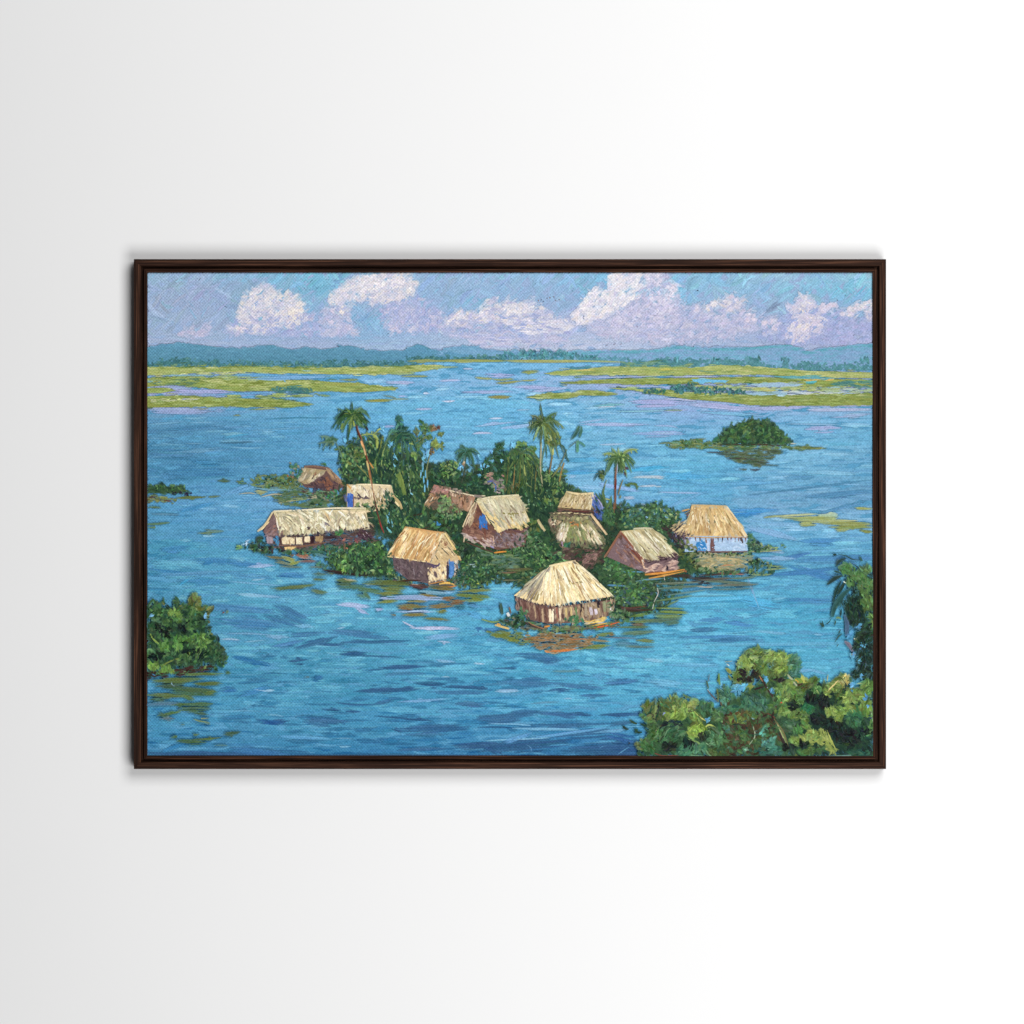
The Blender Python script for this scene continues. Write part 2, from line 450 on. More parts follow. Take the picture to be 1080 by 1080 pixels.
cloud('tallest bright cloud at the right of centre', [
 ([(680,288),(703,290),(711,298),(716,318),(726,328),(735,322),(744,330),(755,322),(770,314),(782,318),(790,332),(800,346),(770,357),(700,362),(650,358),(618,346),(650,330),(668,316)], LAV + [(196,194,219)], *M_, an, 2.4),
 ([(640,335),(672,318),(700,310),(716,322),(722,336),(690,350),(645,350)], [(202,198,222),(210,206,225),(192,190,220)], *M_, an, 1.3),
 ([(604,333),(614,319),(628,302),(638,308),(647,302),(640,294),(648,288),(682,287),(678,302),(669,315),(651,327),(622,337),(613,343)], BRT, *M_, (-38, 16), 2.8),
 ([(682,287),(701,289),(697,302),(680,306)], [(210,206,226),(220,216,230),(200,200,224)], *S, an, 1.8),
 ([(604,334),(625,331),(650,322),(648,330),(624,338),(612,342)], WRM + BRT, *S, (-20, 15), 1.4),
 ([(701,304),(710,297),(715,302),(712,314),(704,318)], [(224,218,232),(214,210,228)], *S, an, 1.6),
 ([(684,306),(700,304),(712,318),(706,330),(690,330)], [(206,202,228),(214,209,229)], *S, an, .9),
 ([(744,325),(750,317),(758,317),(757,324),(747,329)], BRT + WRM, (3, 7), (1.4, 2.4), (-40, 18), 1.8),
 ([(760,324),(766,312),(779,311),(786,318),(778,326),(768,330)], PNK + WHT, *S, an, 1.3),
 ([(784,332),(794,328),(798,338),(790,341)], PNK, *S, an, 1.0),
 ([(732,325),(742,320),(746,330),(736,336)], PNK + LAV, *S, an, 1.1),
 ([(628,340),(660,346),(720,352),(716,358),(640,356)], LAV + [(200,200,224)], (8, 20), (1.3, 2.4), (0, 6), .9),
])
for (x, y) in [(660,345),(664,347),(672,344),(690,333),(693,331),(640,364),(648,363),(655,363)]:
    dab(x, y, .6, (150,150,172), a=RNG.normal(0, 15), asp=2.4)
cloud('small warm white cloud with a pointed top at the right', [
 ([(825,334),(845,322),(880,326),(905,336),(921,332),(921,360),(830,362),(800,356)], BLV, *M_, an, 2.0),
 ([(850,309),(857,317),(860,328),(870,338),(868,350),(850,358),(832,356),(830,345),(838,333),(834,323),(843,315)], [(206,202,220),(212,206,219),(196,194,219)], *Lg, an, 3.2),
 ([(842,318),(850,310),(856,318),(853,330),(842,328)], WRM + WHT, *S, an, 1.6),
 ([(838,338),(855,332),(869,340),(862,348),(842,350)], PNK + WRM, *M_, (-35, 25), 1.3),
 ([(803,338),(812,334),(822,338),(820,350),(806,353)], PNK + LAV, *S, (-35, 20), 1.7),
])
cloud('pinkish cloud cut by the right edge of the canvas', [
 ([(864,325),(868,321),(877,319),(884,325),(876,328),(866,329)], PNK, *S, (-15, 15), 2.2),
 ([(888,331),(896,325),(902,321),(912,319),(922,318),(922,328),(908,328),(897,334)], PNK + WHT, *S, (-25, 15), 2.4),
 ([(914,328),(922,326),(922,340),(915,341)], PNK + LAV, *S, an, 1.6),
 ([(870,345),(922,342),(922,362),(870,362)], [(168,174,216),(176,176,216),(160,172,214)], *M_, (0, 14), 1.0),
])

# ---------------- water
layer()
part('painted_water', 'blue lake water painted in level strokes, darker towards the bottom')
WX = [155, 250, 350, 540, 640, 730, 830, 918]
WY = [383, 405, 425, 440, 470, 500, 530, 560, 590, 620, 650, 680, 710, 740, 770, 797]
WATER = grid(WX, WY, [
 [(125,175,215),(110,170,215),(120,178,218),(118,185,228),(118,185,225),(150,182,220),(150,180,215),(150,180,215)],
 [(165,170,210),(150,168,212),(118,175,218),(140,185,226),(160,178,220),(165,178,220),(160,180,215),(160,180,215)],
 [(158,165,206),(135,170,212),(112,178,215),(115,188,225),(135,185,222),(155,178,220),(165,178,218),(165,175,215)],
 [(96,150,188),(98,158,196),(100,168,210),(108,182,222),(120,182,220),(135,175,218),(128,180,220),(118,180,218)],
 [(76,134,172),(82,144,184),(95,160,202),(112,182,216),(116,182,218),(112,182,218),(112,182,216),(106,174,212)],
 [(74,134,174),(82,145,185),(95,158,200),(122,186,220),(124,184,218),(98,176,214),(98,168,208),(92,162,202)],
 [(88,154,198),(104,164,206),(108,165,208),(110,174,214),(118,176,220),(104,172,212),(98,158,198),(96,156,198)],
 [(80,146,182),(86,152,196),(92,156,200),(96,164,206),(100,168,208),(108,168,208),(112,176,216),(116,180,218)],
 [(76,142,182),(90,156,198),(98,164,206),(94,168,212),(100,172,212),(104,172,212),(100,164,206),(96,160,204)],
 [(80,142,184),(94,160,200),(104,172,210),(98,170,210),(96,168,208),(90,168,212),(92,164,208),(92,162,204)],
 [(78,138,178),(82,146,186),(92,162,202),(96,170,210),(90,166,208),(92,170,214),(86,166,208),(90,164,204)],
 [(80,146,188),(88,154,192),(84,152,192),(92,166,208),(96,172,212),(98,174,214),(90,168,210),(92,168,208)],
 [(80,144,186),(80,148,188),(76,144,184),(84,158,202),(92,168,210),(96,172,214),(94,172,212),(94,168,208)],
 [(74,140,186),(80,146,190),(74,142,186),(78,150,198),(86,162,206),(92,168,210),(96,172,214),(94,168,208)],
 [(72,138,184),(76,138,184),(76,144,188),(70,136,188),(74,140,192),(78,146,196),(82,150,200),(84,152,200)],
 [(62,118,168),(64,120,170),(60,122,174),(58,114,168),(56,108,162),(54,106,160),(58,112,165),(60,116,168)]])
WATER0 = WATER
def WATER(x, y):
    return WATER0(x, y) + (np.array((-6, 1, -6)) if y > 570 else np.array((-2, -2, -3))) + (np.array((16, 7, 5)) if x > 780 and 470 < y < 560 else 0)
poly([(X0,380),(X1,380),(X1,Y1),(X0,Y1)], (88,156,196))
fill([(X0,380),(X1,380),(X1,440),(X0,440)], WATER, L=(12, 34), W=(2, 4), ang=(0, 2.5), cover=2.4, jit=8, relief=0.3)
fill([(X0,436),(X1,436),(X1,Y1),(X0,Y1)], WATER, L=(14, 44), W=(2.5, 5.5), ang=(0, 4), cover=2.6, jit=8, relief=0.28, curve=.03)
# slanting scrubbed patches
for _ in range(260):
    x, y = RNG.uniform(X0, X1), RNG.uniform(450, Y1)
    c = WATER(x, y) + RNG.normal(0, 6)
    a = math.radians(RNG.choice([-35, 35, 12, -12])); l = RNG.uniform(5, 9)
    st([(x - l * math.cos(a), y - l * math.sin(a)), (x + l * math.cos(a), y + l * math.sin(a))], RNG.uniform(3, 5), c, relief=0.2, jit=7)
# thin light and dark ripples everywhere
for _ in range(900):
    x = RNG.uniform(X0, X1); y = 440 + (Y1 - 440) * RNG.random()
    l = RNG.uniform(4, 16); d = RNG.choice([-1, 1], p=[.55, .45])
    k = 0.5 + 0.9 * (y - 440) / 360
    c = WATER(x, y) + (np.array((-20, -22, -16)) * k if d < 0 else np.array((22, 20, 14)) * .9)
    hs(x - l, y, x + l, y + RNG.normal(0, .8), RNG.uniform(.9, 2.4), c, relief=0.25)
for _ in range(150):   # navy touches in the near water
    y = RNG.uniform(690, 797); x = RNG.uniform(250, 690)
    l = RNG.uniform(5, 22) * (y - 600) / 160
    hs(x - l, y, x + l, y + RNG.normal(0, 1.2), RNG.uniform(1.6, 4.2), WATER(x, y) * .62 + np.array((44, 84, 128)) * .38 - 6, relief=.25)
for _ in range(110):   # pale streaks round the island and in the far water
    x, y = random.choice([(RNG.uniform(170, 330), RNG.uniform(450, 640)), (RNG.uniform(600, 910), RNG.uniform(440, 690)), (RNG.uniform(330, 560), RNG.uniform(620, 690)), (RNG.uniform(380, 760), RNG.uniform(390, 450))])
    l = RNG.uniform(5, 18)
    hs(x - l, y, x + l, y + RNG.normal(0, .7), RNG.uniform(1.4, 3.6), WATER(x, y) + np.array((30, 24, 14)) * RNG.uniform(.5, 1.1), relief=.3)
LIGHTS = [(330,720),(480,705),(520,745),(430,750),(600,735),(640,705),(700,690),(300,740),(250,690),(560,690),(740,650),(820,640),(360,700),(200,600),(860,560)]
for x, y in LIGHTS:
    for k in range(7):
        xx, yy = x + RNG.normal(0, 22), y + RNG.normal(0, 8); l = RNG.uniform(8, 22)
        hs(xx - l, yy, xx + l, yy + RNG.normal(0, 1.5), RNG.uniform(3, 6), WATER(xx, yy) + np.array((20, 19, 15)) * RNG.uniform(.6, 1.2), relief=.25)
D1, D2, D3 = (50,92,134), (58,106,148), (66,120,162)
for _ in range(330):
    y = 560 + 238 * RNG.random() ** .8; x = RNG.uniform(X0, X1)
    l = RNG.uniform(5, 18); d = RNG.choice([-1, 1])
    hs(x - l, y, x + l, y + RNG.normal(0, 1), RNG.uniform(2.6, 5), WATER(x, y) + d * np.array((14, 15, 12)) * RNG.uniform(.5, 1.3), relief=.25)
for x0, y0, x1, y1, w, c in [
 # lower left, traced
 (313,683,352,672,7,D2),(330,679,365,680,4,D2),(352,666,408,672,8,D3),(360,677,427,676,3,D2),(358,690,385,689,6,D1),(370,691,424,693,1.6,D1),
 (304,698,326,697,6,D1),(388,707,405,706,2,D1),(403,704,447,703,4,D1),(406,711,445,710,3,D3),(327,716,342,716,6,(50,108,155)),(320,714,326,714,1.5,(90,110,110)),
 (377,729,440,727,5,D1),(422,727,438,726,5,D1),(436,721,472,722,6,D1),(470,724,515,726,4,D1),(452,730,515,731,4,D3),(355,741,395,743,2,D1),(395,742,414,739,4,D2),
 (340,748,360,749,3,D1),(364,750,381,750,3,D1),(318,757,365,761,8,D2),(322,762,350,766,5,D3),(280,762,303,760,5,D1),(395,755,455,760,2,D1),(425,758,453,759,3,D1),
 (480,742,512,744,5,D2),(505,757,530,760,7,D2),(422,770,490,768,10,D2),(430,775,470,774,5,D3),(412,768,425,772,3,D1),(418,791,470,789,4,D2),(480,787,530,785,8,D1),(155,794,300,797,5,D1),(300,797,480,797,4,D2),
 (290,640,325,655,14,D3),(280,650,320,662,8,D3),(306,670,340,668,6,D3),(285,682,312,682,4,D3),
 # lower right
 (541,690,585,694,8,D3),(566,697,592,697,6,D2),(520,705,545,705,2,D2),(525,718,600,720,8,D3),(640,722,672,718,6,D2),(590,722,640,726,6,D3),(578,728,603,726,4,D2),(500,725,515,726,4,D1),(612,734,640,733,4,D3),
 (505,757,570,752,8,D2),(512,762,550,758,6,D2),(572,752,610,755,6,D2),(600,752,625,754,3,D1),(632,754,668,752,4,D1),(560,765,640,764,5,D2),(640,764,668,761,4,D2),
 (504,767,548,768,1.5,D1),(590,776,650,772,10,D2),(510,790,600,782,12,D1),(600,790,700,786,14,D1),(640,775,672,782,9,(52,100,155)),(630,796,690,796,6,D1),(505,785,530,795,6,D1),
 (600,678,620,677,3,(70,128,170)),(582,708,615,707,2.5,(96,140,150)),(560,742,590,740,2,(90,140,170)),
 (722,672,800,671,4,(80,142,190)),(736,655,765,653,6,(76,138,186)),(728,665,760,663,5,D3),(745,676,795,675,6,D3),(765,656,796,660,5,(80,146,196)),
 (640,720,674,718,5,(72,128,178)),(650,756,700,750,3,D2),
 # right, upper
 (840,590,930,588,9,(80,140,188)),(828,588,855,583,6,(74,128,182)),(812,607,880,600,7,(72,132,186)),(835,598,885,612,10,(76,136,188)),(830,632,880,634,6,(76,140,190)),(845,571,885,569,5,(80,146,196)),(855,575,880,574,4,(86,150,198)),
 (790,522,920,506,2,(70,128,168)),(850,525,920,518,6,(84,142,184)),(868,540,915,528,4,(86,142,184)),(740,512,830,508,5,(92,160,204)),(825,504,860,503,4,(90,150,190)),(770,543,805,540,7,(64,140,200)),(768,538,820,538,4,(76,150,206)),
 (700,500,745,503,6,(84,170,216)),(660,497,705,492,5,(76,170,216)),(595,499,630,498,4,(80,166,210)),(598,486,640,485,5,(86,164,204)),(702,505,730,498,4,(90,175,220)),
 # left
 (160,455,230,450,6,(72,128,166)),(158,478,205,480,12,(72,130,168)),(175,500,240,498,14,(70,132,172)),(205,488,235,489,6,(70,138,180)),(232,467,268,466,2,(60,100,130)),(225,452,250,453,2,D3),(280,442,345,441,1,(64,130,158)),
 (285,456,330,455,5,(84,152,194)),(240,520,270,510,8,(104,160,206)),(170,580,200,578,8,(70,136,184)),(205,590,250,592,8,(70,134,182)),(212,595,228,590,5,(60,124,174)),(157,600,200,605,6,(66,130,178)),(187,540,225,531,5,(74,144,194)),
 (242,594,275,596,6,(66,128,176)),(293,606,320,608,5,(72,138,184)),(246,607,290,609,5,(84,148,192)),(186,612,245,614,7,(72,142,186)),(160,607,250,603,4,(84,142,182)),(190,616,200,610,4,(64,158,204)),
 (222,640,290,645,8,(74,132,176)),(230,655,300,660,12,(72,130,176)),(285,682,320,676,4,(84,140,190)),(244,692,270,697,5,(48,114,164)),(255,697,284,701,6,(46,108,160)),(231,729,250,728,7,(56,114,166)),(252,733,290,724,8,(66,134,182)),
 (273,760,300,763,6,(44,94,150)),(240,790,300,795,8,(66,120,170)),(170,793,200,783,6,(58,128,176)),
 (300,583,330,586,2,(64,128,170)),(292,607,320,606,4,(58,118,170)),(455,640,500,645,6,(84,160,206)),(493,648,520,655,8,(88,166,212)),(498,596,520,600,3,(70,120,160)),(505,665,535,664,3,(74,130,178)),(500,664,509,663,5,(60,112,164)),
 (545,560,555,561,2,(80,90,80)),(780,632,820,640,12,(86,176,222)),(700,635,790,630,5,(96,184,226)),(706,629,770,628,1.2,(96,140,160)),(793,639,820,638,1.2,(60,150,205)),
 ]:
    hs(x0, y0, x1, y1, w, c, jit=8, bow=.4, relief=.32)
PK = (205,196,222); PW = (218,212,230); LB = (150,196,226); LV = (166,172,216)
for x0, y0, x1, y1, w, c in [
 (408,403.5,438,404,3,(182,180,218)),(463,402,486,401,2.5,(190,186,220)),(446,415,453,415,2.4,PW),(466,423,480,422.5,1.8,PW),(438,431.5,456,431,2.4,(192,182,218)),(516,441.5,531,441,2,PW),(498,457.5,520,457,2.4,PK),
 (488,389,500,389,1.8,PK),(484,414,540,413,3,LV),(510,395,545,396,4,LV),(500,450,540,445,3,(160,180,220)),(528,452,560,448,4,(150,178,220)),(545,433,560,432,1.6,PK),
 (404,450,418,449,3,(160,170,214)),(410,462,430,461,2,(150,180,214)),(470,423,480,423,1.5,PW),(420,418,430,418,2,LV),
 (616,447,680,448,4,(170,178,220)),(610,446,640,442,2,(158,180,220)),(668,458,720,457,6,(152,170,216)),(690,456,712,456.5,1.8,PK),(632,469,660,468,2,(176,192,214)),(690,449,715,451,2,(160,176,220)),
 (668,503,702,503,4,(176,192,204)),(672,513,692,512,2.4,(182,194,204)),(656,525,672,524,4,(164,184,208)),(600,503,608,502,3,(150,186,220)),(630,510,672,518,6,(140,178,226)),(605,512,640,516,3,(140,190,226)),(694,519,740,520,2,(150,178,218)),(675,531,690,532,2,(170,190,214)),
 (667,424,726,425,5,(172,172,216)),(672,429,710,428,3,(180,176,220)),(700,433,726,432,3,(160,178,218)),(540,408,592,409,4,(168,174,216)),(560,413,600,410,3,(170,176,218)),(640,407,700,408,2.4,(170,180,216)),(660,396,715,395,1.6,(176,188,220)),
 (725,426,800,432,4,(170,174,216)),(790,431,850,429,4,(172,176,216)),(850,433,921,432,3,(178,178,214)),(830,426,921,428,3,(176,178,214)),(880,440,921,437,4,(160,178,216)),(850,432,890,431,1.8,(205,198,216)),
 (828,447,885,448,1.6,(178,186,218)),(848,452,888,451,5,(166,172,216)),(858,456,880,455,2,(176,176,220)),(690,457,706,456.5,1.6,(200,196,222)),(690,503,700,504,3,(178,194,206)),(690,513,698,513,1.6,(178,194,206)),
 (850,498,905,500,4,(130,186,218)),(810,546,830,548,3,(140,186,220)),(690,541,740,520,3,(110,170,214)),(790,556,840,570,6,(128,172,216)),(822,566,830,567,1.2,PW),
 (155,433,222,434,7,(158,166,206)),(225,434,240,433,3,(140,168,208)),(183,413,243,413,5,(166,166,210)),
 (200,474,235,472,1.6,(130,172,196)),(180,477,240,474,3,(110,160,190)),(195,468,215,468,1.2,(150,186,204)),(215,478,235,477,4,(92,160,204)),(235,462,262,458,3,(86,164,206)),(213,565,228,565,2.4,(140,186,214)),(265,454,320,451,1.2,(130,178,204)),
 (155,448,190,446,3,(118,168,198)),(258,597,288,596,4,(150,176,216)),(258,572,264,569,2,(170,190,214)),(265,612,280,610,2,(140,180,208)),(240,613,300,618,2,(116,170,206)),(250,626,296,630,3,(130,180,212)),
 (232,674,253,675,2,(150,180,210)),(258,677,280,675,1.6,(160,190,214)),(240,668,290,670,2,(116,160,200)),(268,727,288,729,2,(146,186,212)),(246,712,280,712,1,(130,176,204)),(240,750,275,750,1,(140,180,206)),(283,754,300,756,1,(140,180,206)),
 (354,637,390,640,5,(164,178,216)),(375,641,388,647,5,(160,176,214)),(334,649,358,648,1,(130,180,206)),(424,655,438,662,2,(196,196,220)),(436,662,486,663,3.4,(190,192,222)),(420,645,455,645,3,(150,180,216)),(462,677,475,678,3.4,(160,186,220)),
 (447,673,482,670,5,(120,170,212)),(460,696,480,698,4,(130,180,214)),(499,700,512,700,1.4,(150,186,212)),(465,714,475,714,1.6,(140,180,210)),(310,659,330,661,5,(110,168,206)),(282,671,305,672,5,(120,168,204)),(355,663,365,661,2,(140,184,214)),(355,690,345,688,1,(120,176,206)),
 (280,728,290,728,2,(150,190,214)),(283,753,300,755,1.4,(140,180,206)),(352,779,372,779,1,(150,180,206)),(358,787,371,787,2,(130,180,214)),(296,777,350,780,4,(92,158,202)),(418,740,470,737,3,(110,164,206)),
 (500,699,512,700,1.2,(170,200,220)),(521,729,548,728,4,(140,182,214)),(553,706,580,709,1.2,(140,180,200)),(594,737,604,737,1.6,(140,180,214)),(632,699,655,699,1.2,(150,194,220)),(515,763,560,765,2,(120,176,210)),(540,768,612,769,3,(118,178,214)),
 (512,781,580,778,2,(130,186,216)),(530,782,562,773,6,(92,152,200)),(560,778,640,767,4,(96,158,206)),(630,772,670,766,3,(120,178,214)),(680,695,700,700,3,(150,196,222)),(650,767,680,765,1.6,(150,196,222)),(682,718,720,726,6,(120,180,216)),
 (651,796,664,779,1.2,(120,184,216)),(632,790,640,782,.9,(110,170,206)),(555,785,560,793,.9,(110,160,206)),
 (740,680,900,676,3,(110,176,212)),(765,668,820,660,1.2,(140,190,214)),(800,666,830,670,3,(130,180,214)),(858,669,868,671,2,(150,190,218)),(836,708,856,704,5,(128,176,214)),(852,706,872,716,4,(124,174,214)),(710,614,770,608,2,(116,176,212)),
 (728,685,790,690,1.4,(140,184,206)),(815,632,830,629,3,(120,184,216)),(795,575,830,583,5,(140,178,212)),(800,588,838,590,6,(130,172,210)),(690,648,740,652,4,(104,184,222)),(785,600,800,640,4,(120,174,212)),
 (848,582,920,580,4,(110,178,218)),(700,700,760,705,5,(110,176,214)),(756,720,770,735,6,(118,184,222)),
 (355,584,364,590,3,(110,180,214)),(494,598,525,600,8,(92,172,212)),(520,607,545,605,6,(98,178,214)),(528,618,545,613,10,(104,178,214)),(515,625,540,630,8,(100,172,212)),(460,625,480,624,3,(130,180,216)),
 ]:
    if y0 < 480: c = np.asarray(c, float) * .82 + WATER(.5 * (x0 + x1), y0) * .18
    if w < 1.9 and x1 - x0 > 14: c = np.asarray(c, float) * .5 + WATER(.5 * (x0 + x1), y0) * .5
    if y0 > 600 and x0 > 600: c = np.asarray(c, float) * .65 + WATER(.5 * (x0 + x1), y0) * .35; y1 = y0 + (y1 - y0) * .5
    hs(x0, y0, x1, y1, w, c, jit=7, bow=.4, relief=.38)

# ---------------- far hills
layer()
part('painted_hills', 'hazy blue hills along the painted horizon')
HR = [(600,371),(640,369.5),(680,370),(700,367),(720,364.5),(735,367),(790,366.5),(815,364),(835,364),(845,369),(855,371.5),(870,367),(890,366),(905,362.5),(923,363),(923,390),(700,388),(655,384),(600,381)]
fill(HR, [(118,168,200),(128,164,202),(112,170,198),(134,166,205)], L=(6, 16), W=(2, 2.9), ang=(0, 8), cover=2.6, under=(122,165,200), jit=6, shrink=.6)
for i in range(len(HR) - 3):
    a, b = HR[i], HR[i + 1]
    n = max(1, int((b[0] - a[0]) / 7))
    for k in range(n):
        t = (k + .5) / n; x = a[0] + (b[0] - a[0]) * t; y = a[1] + (b[1] - a[1]) * t
        hs(x - 7, y + 1.6, x + 7, y + 1.6, 3, random.choice([(98,168,186),(106,172,192),(92,162,182)]), jit=5)
HM = [(462,371),(475,366),(490,365),(503,365),(510,368.5),(530,370),(560,371),(600,372),(600,381),(462,381)]
fill(HM, [(108,158,192),(116,166,198),(126,170,205)], L=(6, 14), W=(1.8, 2.9), ang=(0, 8), cover=2.6, under=(112,160,194), jit=6, shrink=.6)
HL = [(X0,366.5),(170,364),(180,362.5),(200,362.5),(220,365),(240,367.5),(262,368.5),(275,364.5),(288,364),(300,367.5),(312,369.5),(325,367.5),(342,369),(358,366),(368,364.5),(378,366.5),(385,369.5),(400,370.5),(425,370),(432,367),(440,363),(447,364.5),(455,368.5),(470,371.5),(500,375),(500,381),(440,381.5),(425,387),(X0,388)]
fill(HL, lambda x, y: np.array((96,150,180)) * (1 - min(1, max(0, (y - 364) / 16))) + np.array((86,140,166)) * min(1, max(0, (y - 364) / 16)) + RNG.normal(0, 4) + max(0, (x - 330) / 170) * np.array((6, 8, 14)), L=(6, 15), W=(2, 2.9), ang=(0, 9), cover=2.8, under=(90,146,172), jit=5, shrink=.6)
layer(.00006)
part('painted_treeline', 'blue green trees along the far shore')
TE = [(66,116,118),(76,128,132),(58,104,108),(86,136,128),(70,124,136)]
def trees(x0, x1, yb, hmin, hmax, pal, n):
    for _ in range(n):
        x = RNG.uniform(x0, x1); h = RNG.uniform(hmin, hmax)
        y = yb(x) if callable(yb) else yb
        dab(x, y - RNG.uniform(0, h), RNG.uniform(.8, 1.7), pick(pal), a=RNG.normal(0, 40), jit=7)
trees(166, 232, 386, 3, 9, TE, 170); trees(232, 350, 387, 2, 7, TE, 220); trees(340, 440, 388, 3, 9, TE, 300)
trees(155, 170, 386, 1, 4, TE, 20)
trees(425, 470, 381, 2, 6, TE, 70); trees(470, 535, 380, 1, 6, TE, 90)
trees(166, 350, 387, 0, 4, [(120,150,110),(104,136,100)], 60)
for cx_, h in [(535,8),(541,5),(552,9),(560,10),(568,6),(575,10),(582,8),(590,10),(598,7),(606,6),(616,4),(625,3)]:
    clump(cx_, 379 - h / 2, 5.5, h / 2, [(76,134,146),(68,124,138),(88,146,154)], 15, r=(1, 1.8))
trees(610, 660, 380, 1, 4, [(96,152,172),(84,144,160)], 60)
TR = [(84,140,146),(74,130,134),(92,150,156),(80,134,148)]
trees(655, 735, 387, 3, 9, TR, 230); trees(735, 800, 386, 3, 8, TR, 170); trees(800, 923, 390, 2, 9, TR, 260)
for x in (697, 703, 712, 755, 790, 799, 828, 912): clump(x, 380, 4, 3, TR, 8)

# ---------------- marsh bands
layer()
YG = [(150,168,92),(166,180,112),(138,156,82),(158,176,102),(174,186,126),(128,152,92)]
YL = [(178,184,120),(190,194,130),(168,178,112)]
OL = [(122,138,64),(110,128,58),(136,150,76)]
def band(P, pal, cover=2.6, L=(6, 18), W=(1.2, 2.6), jit=9, under=None):
    fill(P, pal, L=L, W=W, ang=(0, 3.5), cover=cover, jit=jit, under=under, relief=.3, shrink=.6, curve=.04, taper=(.5, .5))
    xs = [q[0] for q in P]
    for _ in range(int((max(xs) - min(xs)) / 9)):   # broken ends and flecks along the strip
        x, y = sample(P, 1)[0]; y += RNG.normal(0, 1.6)
        hs(x - RNG.uniform(2, 8), y, x + RNG.uniform(2, 8), y + RNG.normal(0, .4), RNG.uniform(.7, 1.3), shade(pick(pal)), jit=10)
part('painted_marsh', 'yellow green marsh strips at the upper left of the lake')
band([(X0,387),(350,388),(420,387),(440,385),(465,385),(470,388),(440,392),(400,395),(340,394.5),(240,392),(180,395),(X0,396)], YG + YL, under=(155,166,92))
band([(X0,393),(200,393),(350,393),(420,393),(420,396),(300,394),(X0,396)], YL, 1.0)
band([(X0,386),(350,387),(440,387),(440,389),(X0,388.5)], OL, .8)
band([(215,395),(235,394),(262,397),(300,399),(290,402),(230,400)], YG, 1.6)
band([(X0,399),(190,397),(240,399),(290,401),(330,401),(350,403),(380,404),(395,407),(421,409),(415,411.5),(380,414),(330,412),(290,412),(250,413),(215,409),(185,406),(X0,408)], YG + OL, under=(146,158,84))
band([(205,400),(330,402),(350,404),(290,408),(220,406)], YL, .9)
band([(160,400),(215,399),(220,404),(190,407),(158,405)], [(88,126,108),(78,118,102),(106,138,100)], 1.6)
band([(X0,401),(172,401),(170,404),(X0,403)], [(150,150,70),(110,160,190)], 1.2)
band([(X0,409),(176,409),(186,412),(170,414.5),(X0,415)], YG + OL, 2)
band([(240,416),(252,416),(256,419),(240,420)], YG, 2)
band([(268,417),(292,415),(345,416),(358,417),(320,419),(268,420)], YG + OL, 2)
band([(290,408),(300,407),(326,410),(332,415),(288,415)], [(62,114,116),(74,126,122),(56,104,110)], 2.6)
for x in range(288, 332, 4): dab(x, 409 + abs(x - 306) * .1, 1.6, random.choice([(62,114,116),(74,126,122)]))
band([(X0,418),(190,417),(240,420),(290,421),(318,424),(332,426.5),(312,429),(280,429.5),(230,428.5),(X0,430)], YG + OL, under=(140,150,76))
band([(225,423),(290,421),(318,424),(332,426.5),(312,429),(240,428)], OL, 1.6)
band([(158,420),(215,420),(200,424),(160,424)], YL + [(160,166,190)], .5)
for x0, y0, x1, y1, w, c in [(268,432,292,431,2,(150,154,90)),(246,438.5,254,438.5,1.6,(128,136,90)),(207,431,220,431,1.2,(140,146,110)),(262,397,285,395,2.4,(92,160,208)),(245,396,300,396,3,(100,166,214)),(270,399,345,398,3,(120,170,216)),(228,416,285,414,2.4,(96,160,206)),(300,400,302,403,1.6,(100,170,216)),(318,390.6,330,391,1.2,(130,180,200)),(170,396,225,396,1.6,(120,170,200)),(X0,408,160,408,1.4,(120,180,214))]:
    hs(x0, y0, x1, y1, w, c)
part('painted_marsh', 'thin olive reed strips lying in the pale water at the centre')
for x0, y0, x1, y1, w, c in [
 (430,381,470,381,3,(142,152,96)),(455,380.5,535,381,3,(150,156,90)),(480,382,500,381.5,2,(170,170,96)),(530,381,626,381,3,(164,166,96)),(600,381,660,382,2,(160,170,110)),(440,382,452,381,2,(140,156,110)),
 (358,400.5,378,400.5,2.4,(136,144,70)),(340,405.5,382,405.5,4,(158,166,90)),(423,397,451,397,2,(150,152,80)),(405,394,440,394.5,2.6,(150,168,110)),(452,388,484,387,2,(150,170,120)),(384,423,414,422.5,2.6,(142,142,66)),(410,421.5,432,421,1.2,(150,160,120)),(404,417,418,420,1.4,(120,140,120)),
 (501,398,520,399.5,2.4,(160,160,84)),(520,400,542,400,2,(150,156,80)),(523,404,545,403,2.4,(138,140,66)),(516,419,539,419,2.8,(140,138,70)),
 (549,392.5,570,391.5,3,(146,162,96)),(530,399.5,541,399.5,1.6,(150,160,80)),(549,401.5,566,400.5,1.8,(164,164,84)),(530,404,550,402,1.6,(150,150,80)),(530,419,537,419,2,(140,140,80)),
 ]:
    hs(x0, y0, x1, y1, w, c, bow=.3)
part('painted_marsh', 'green and yellow marsh spreading at the upper right of the lake')
band([(573,394),(600,390),(640,387),(690,387),(730,388),(760,385),(800,387),(850,391),(923,393),(923,399),(860,398),(800,395),(740,395.5),(690,396),(640,395.5),(590,396)], YG + YL, under=(160,170,98))
band([(602,388),(624,386.5),(622,389),(602,390)], [(76,136,152)], 2)
hs(604, 391, 628, 390.4, 1.8, (216,188,100)); hs(690, 390, 712, 390, 2.6, (196,190,96)); hs(692, 392.6, 712, 392.6, 1.4, (80,134,120)); hs(736, 391, 756, 392, 1.6, (80,140,140))
band([(656,383),(690,380),(700,383),(740,384),(720,388),(660,387)], [(120,156,120),(150,166,100),(84,140,138)], 1.3)
band([(740,388),(760,385),(800,388),(790,392),(750,391)], YL, 1.6)
band([(820,393),(860,392),(923,395),(923,398),(850,398)], YL, 1.5)
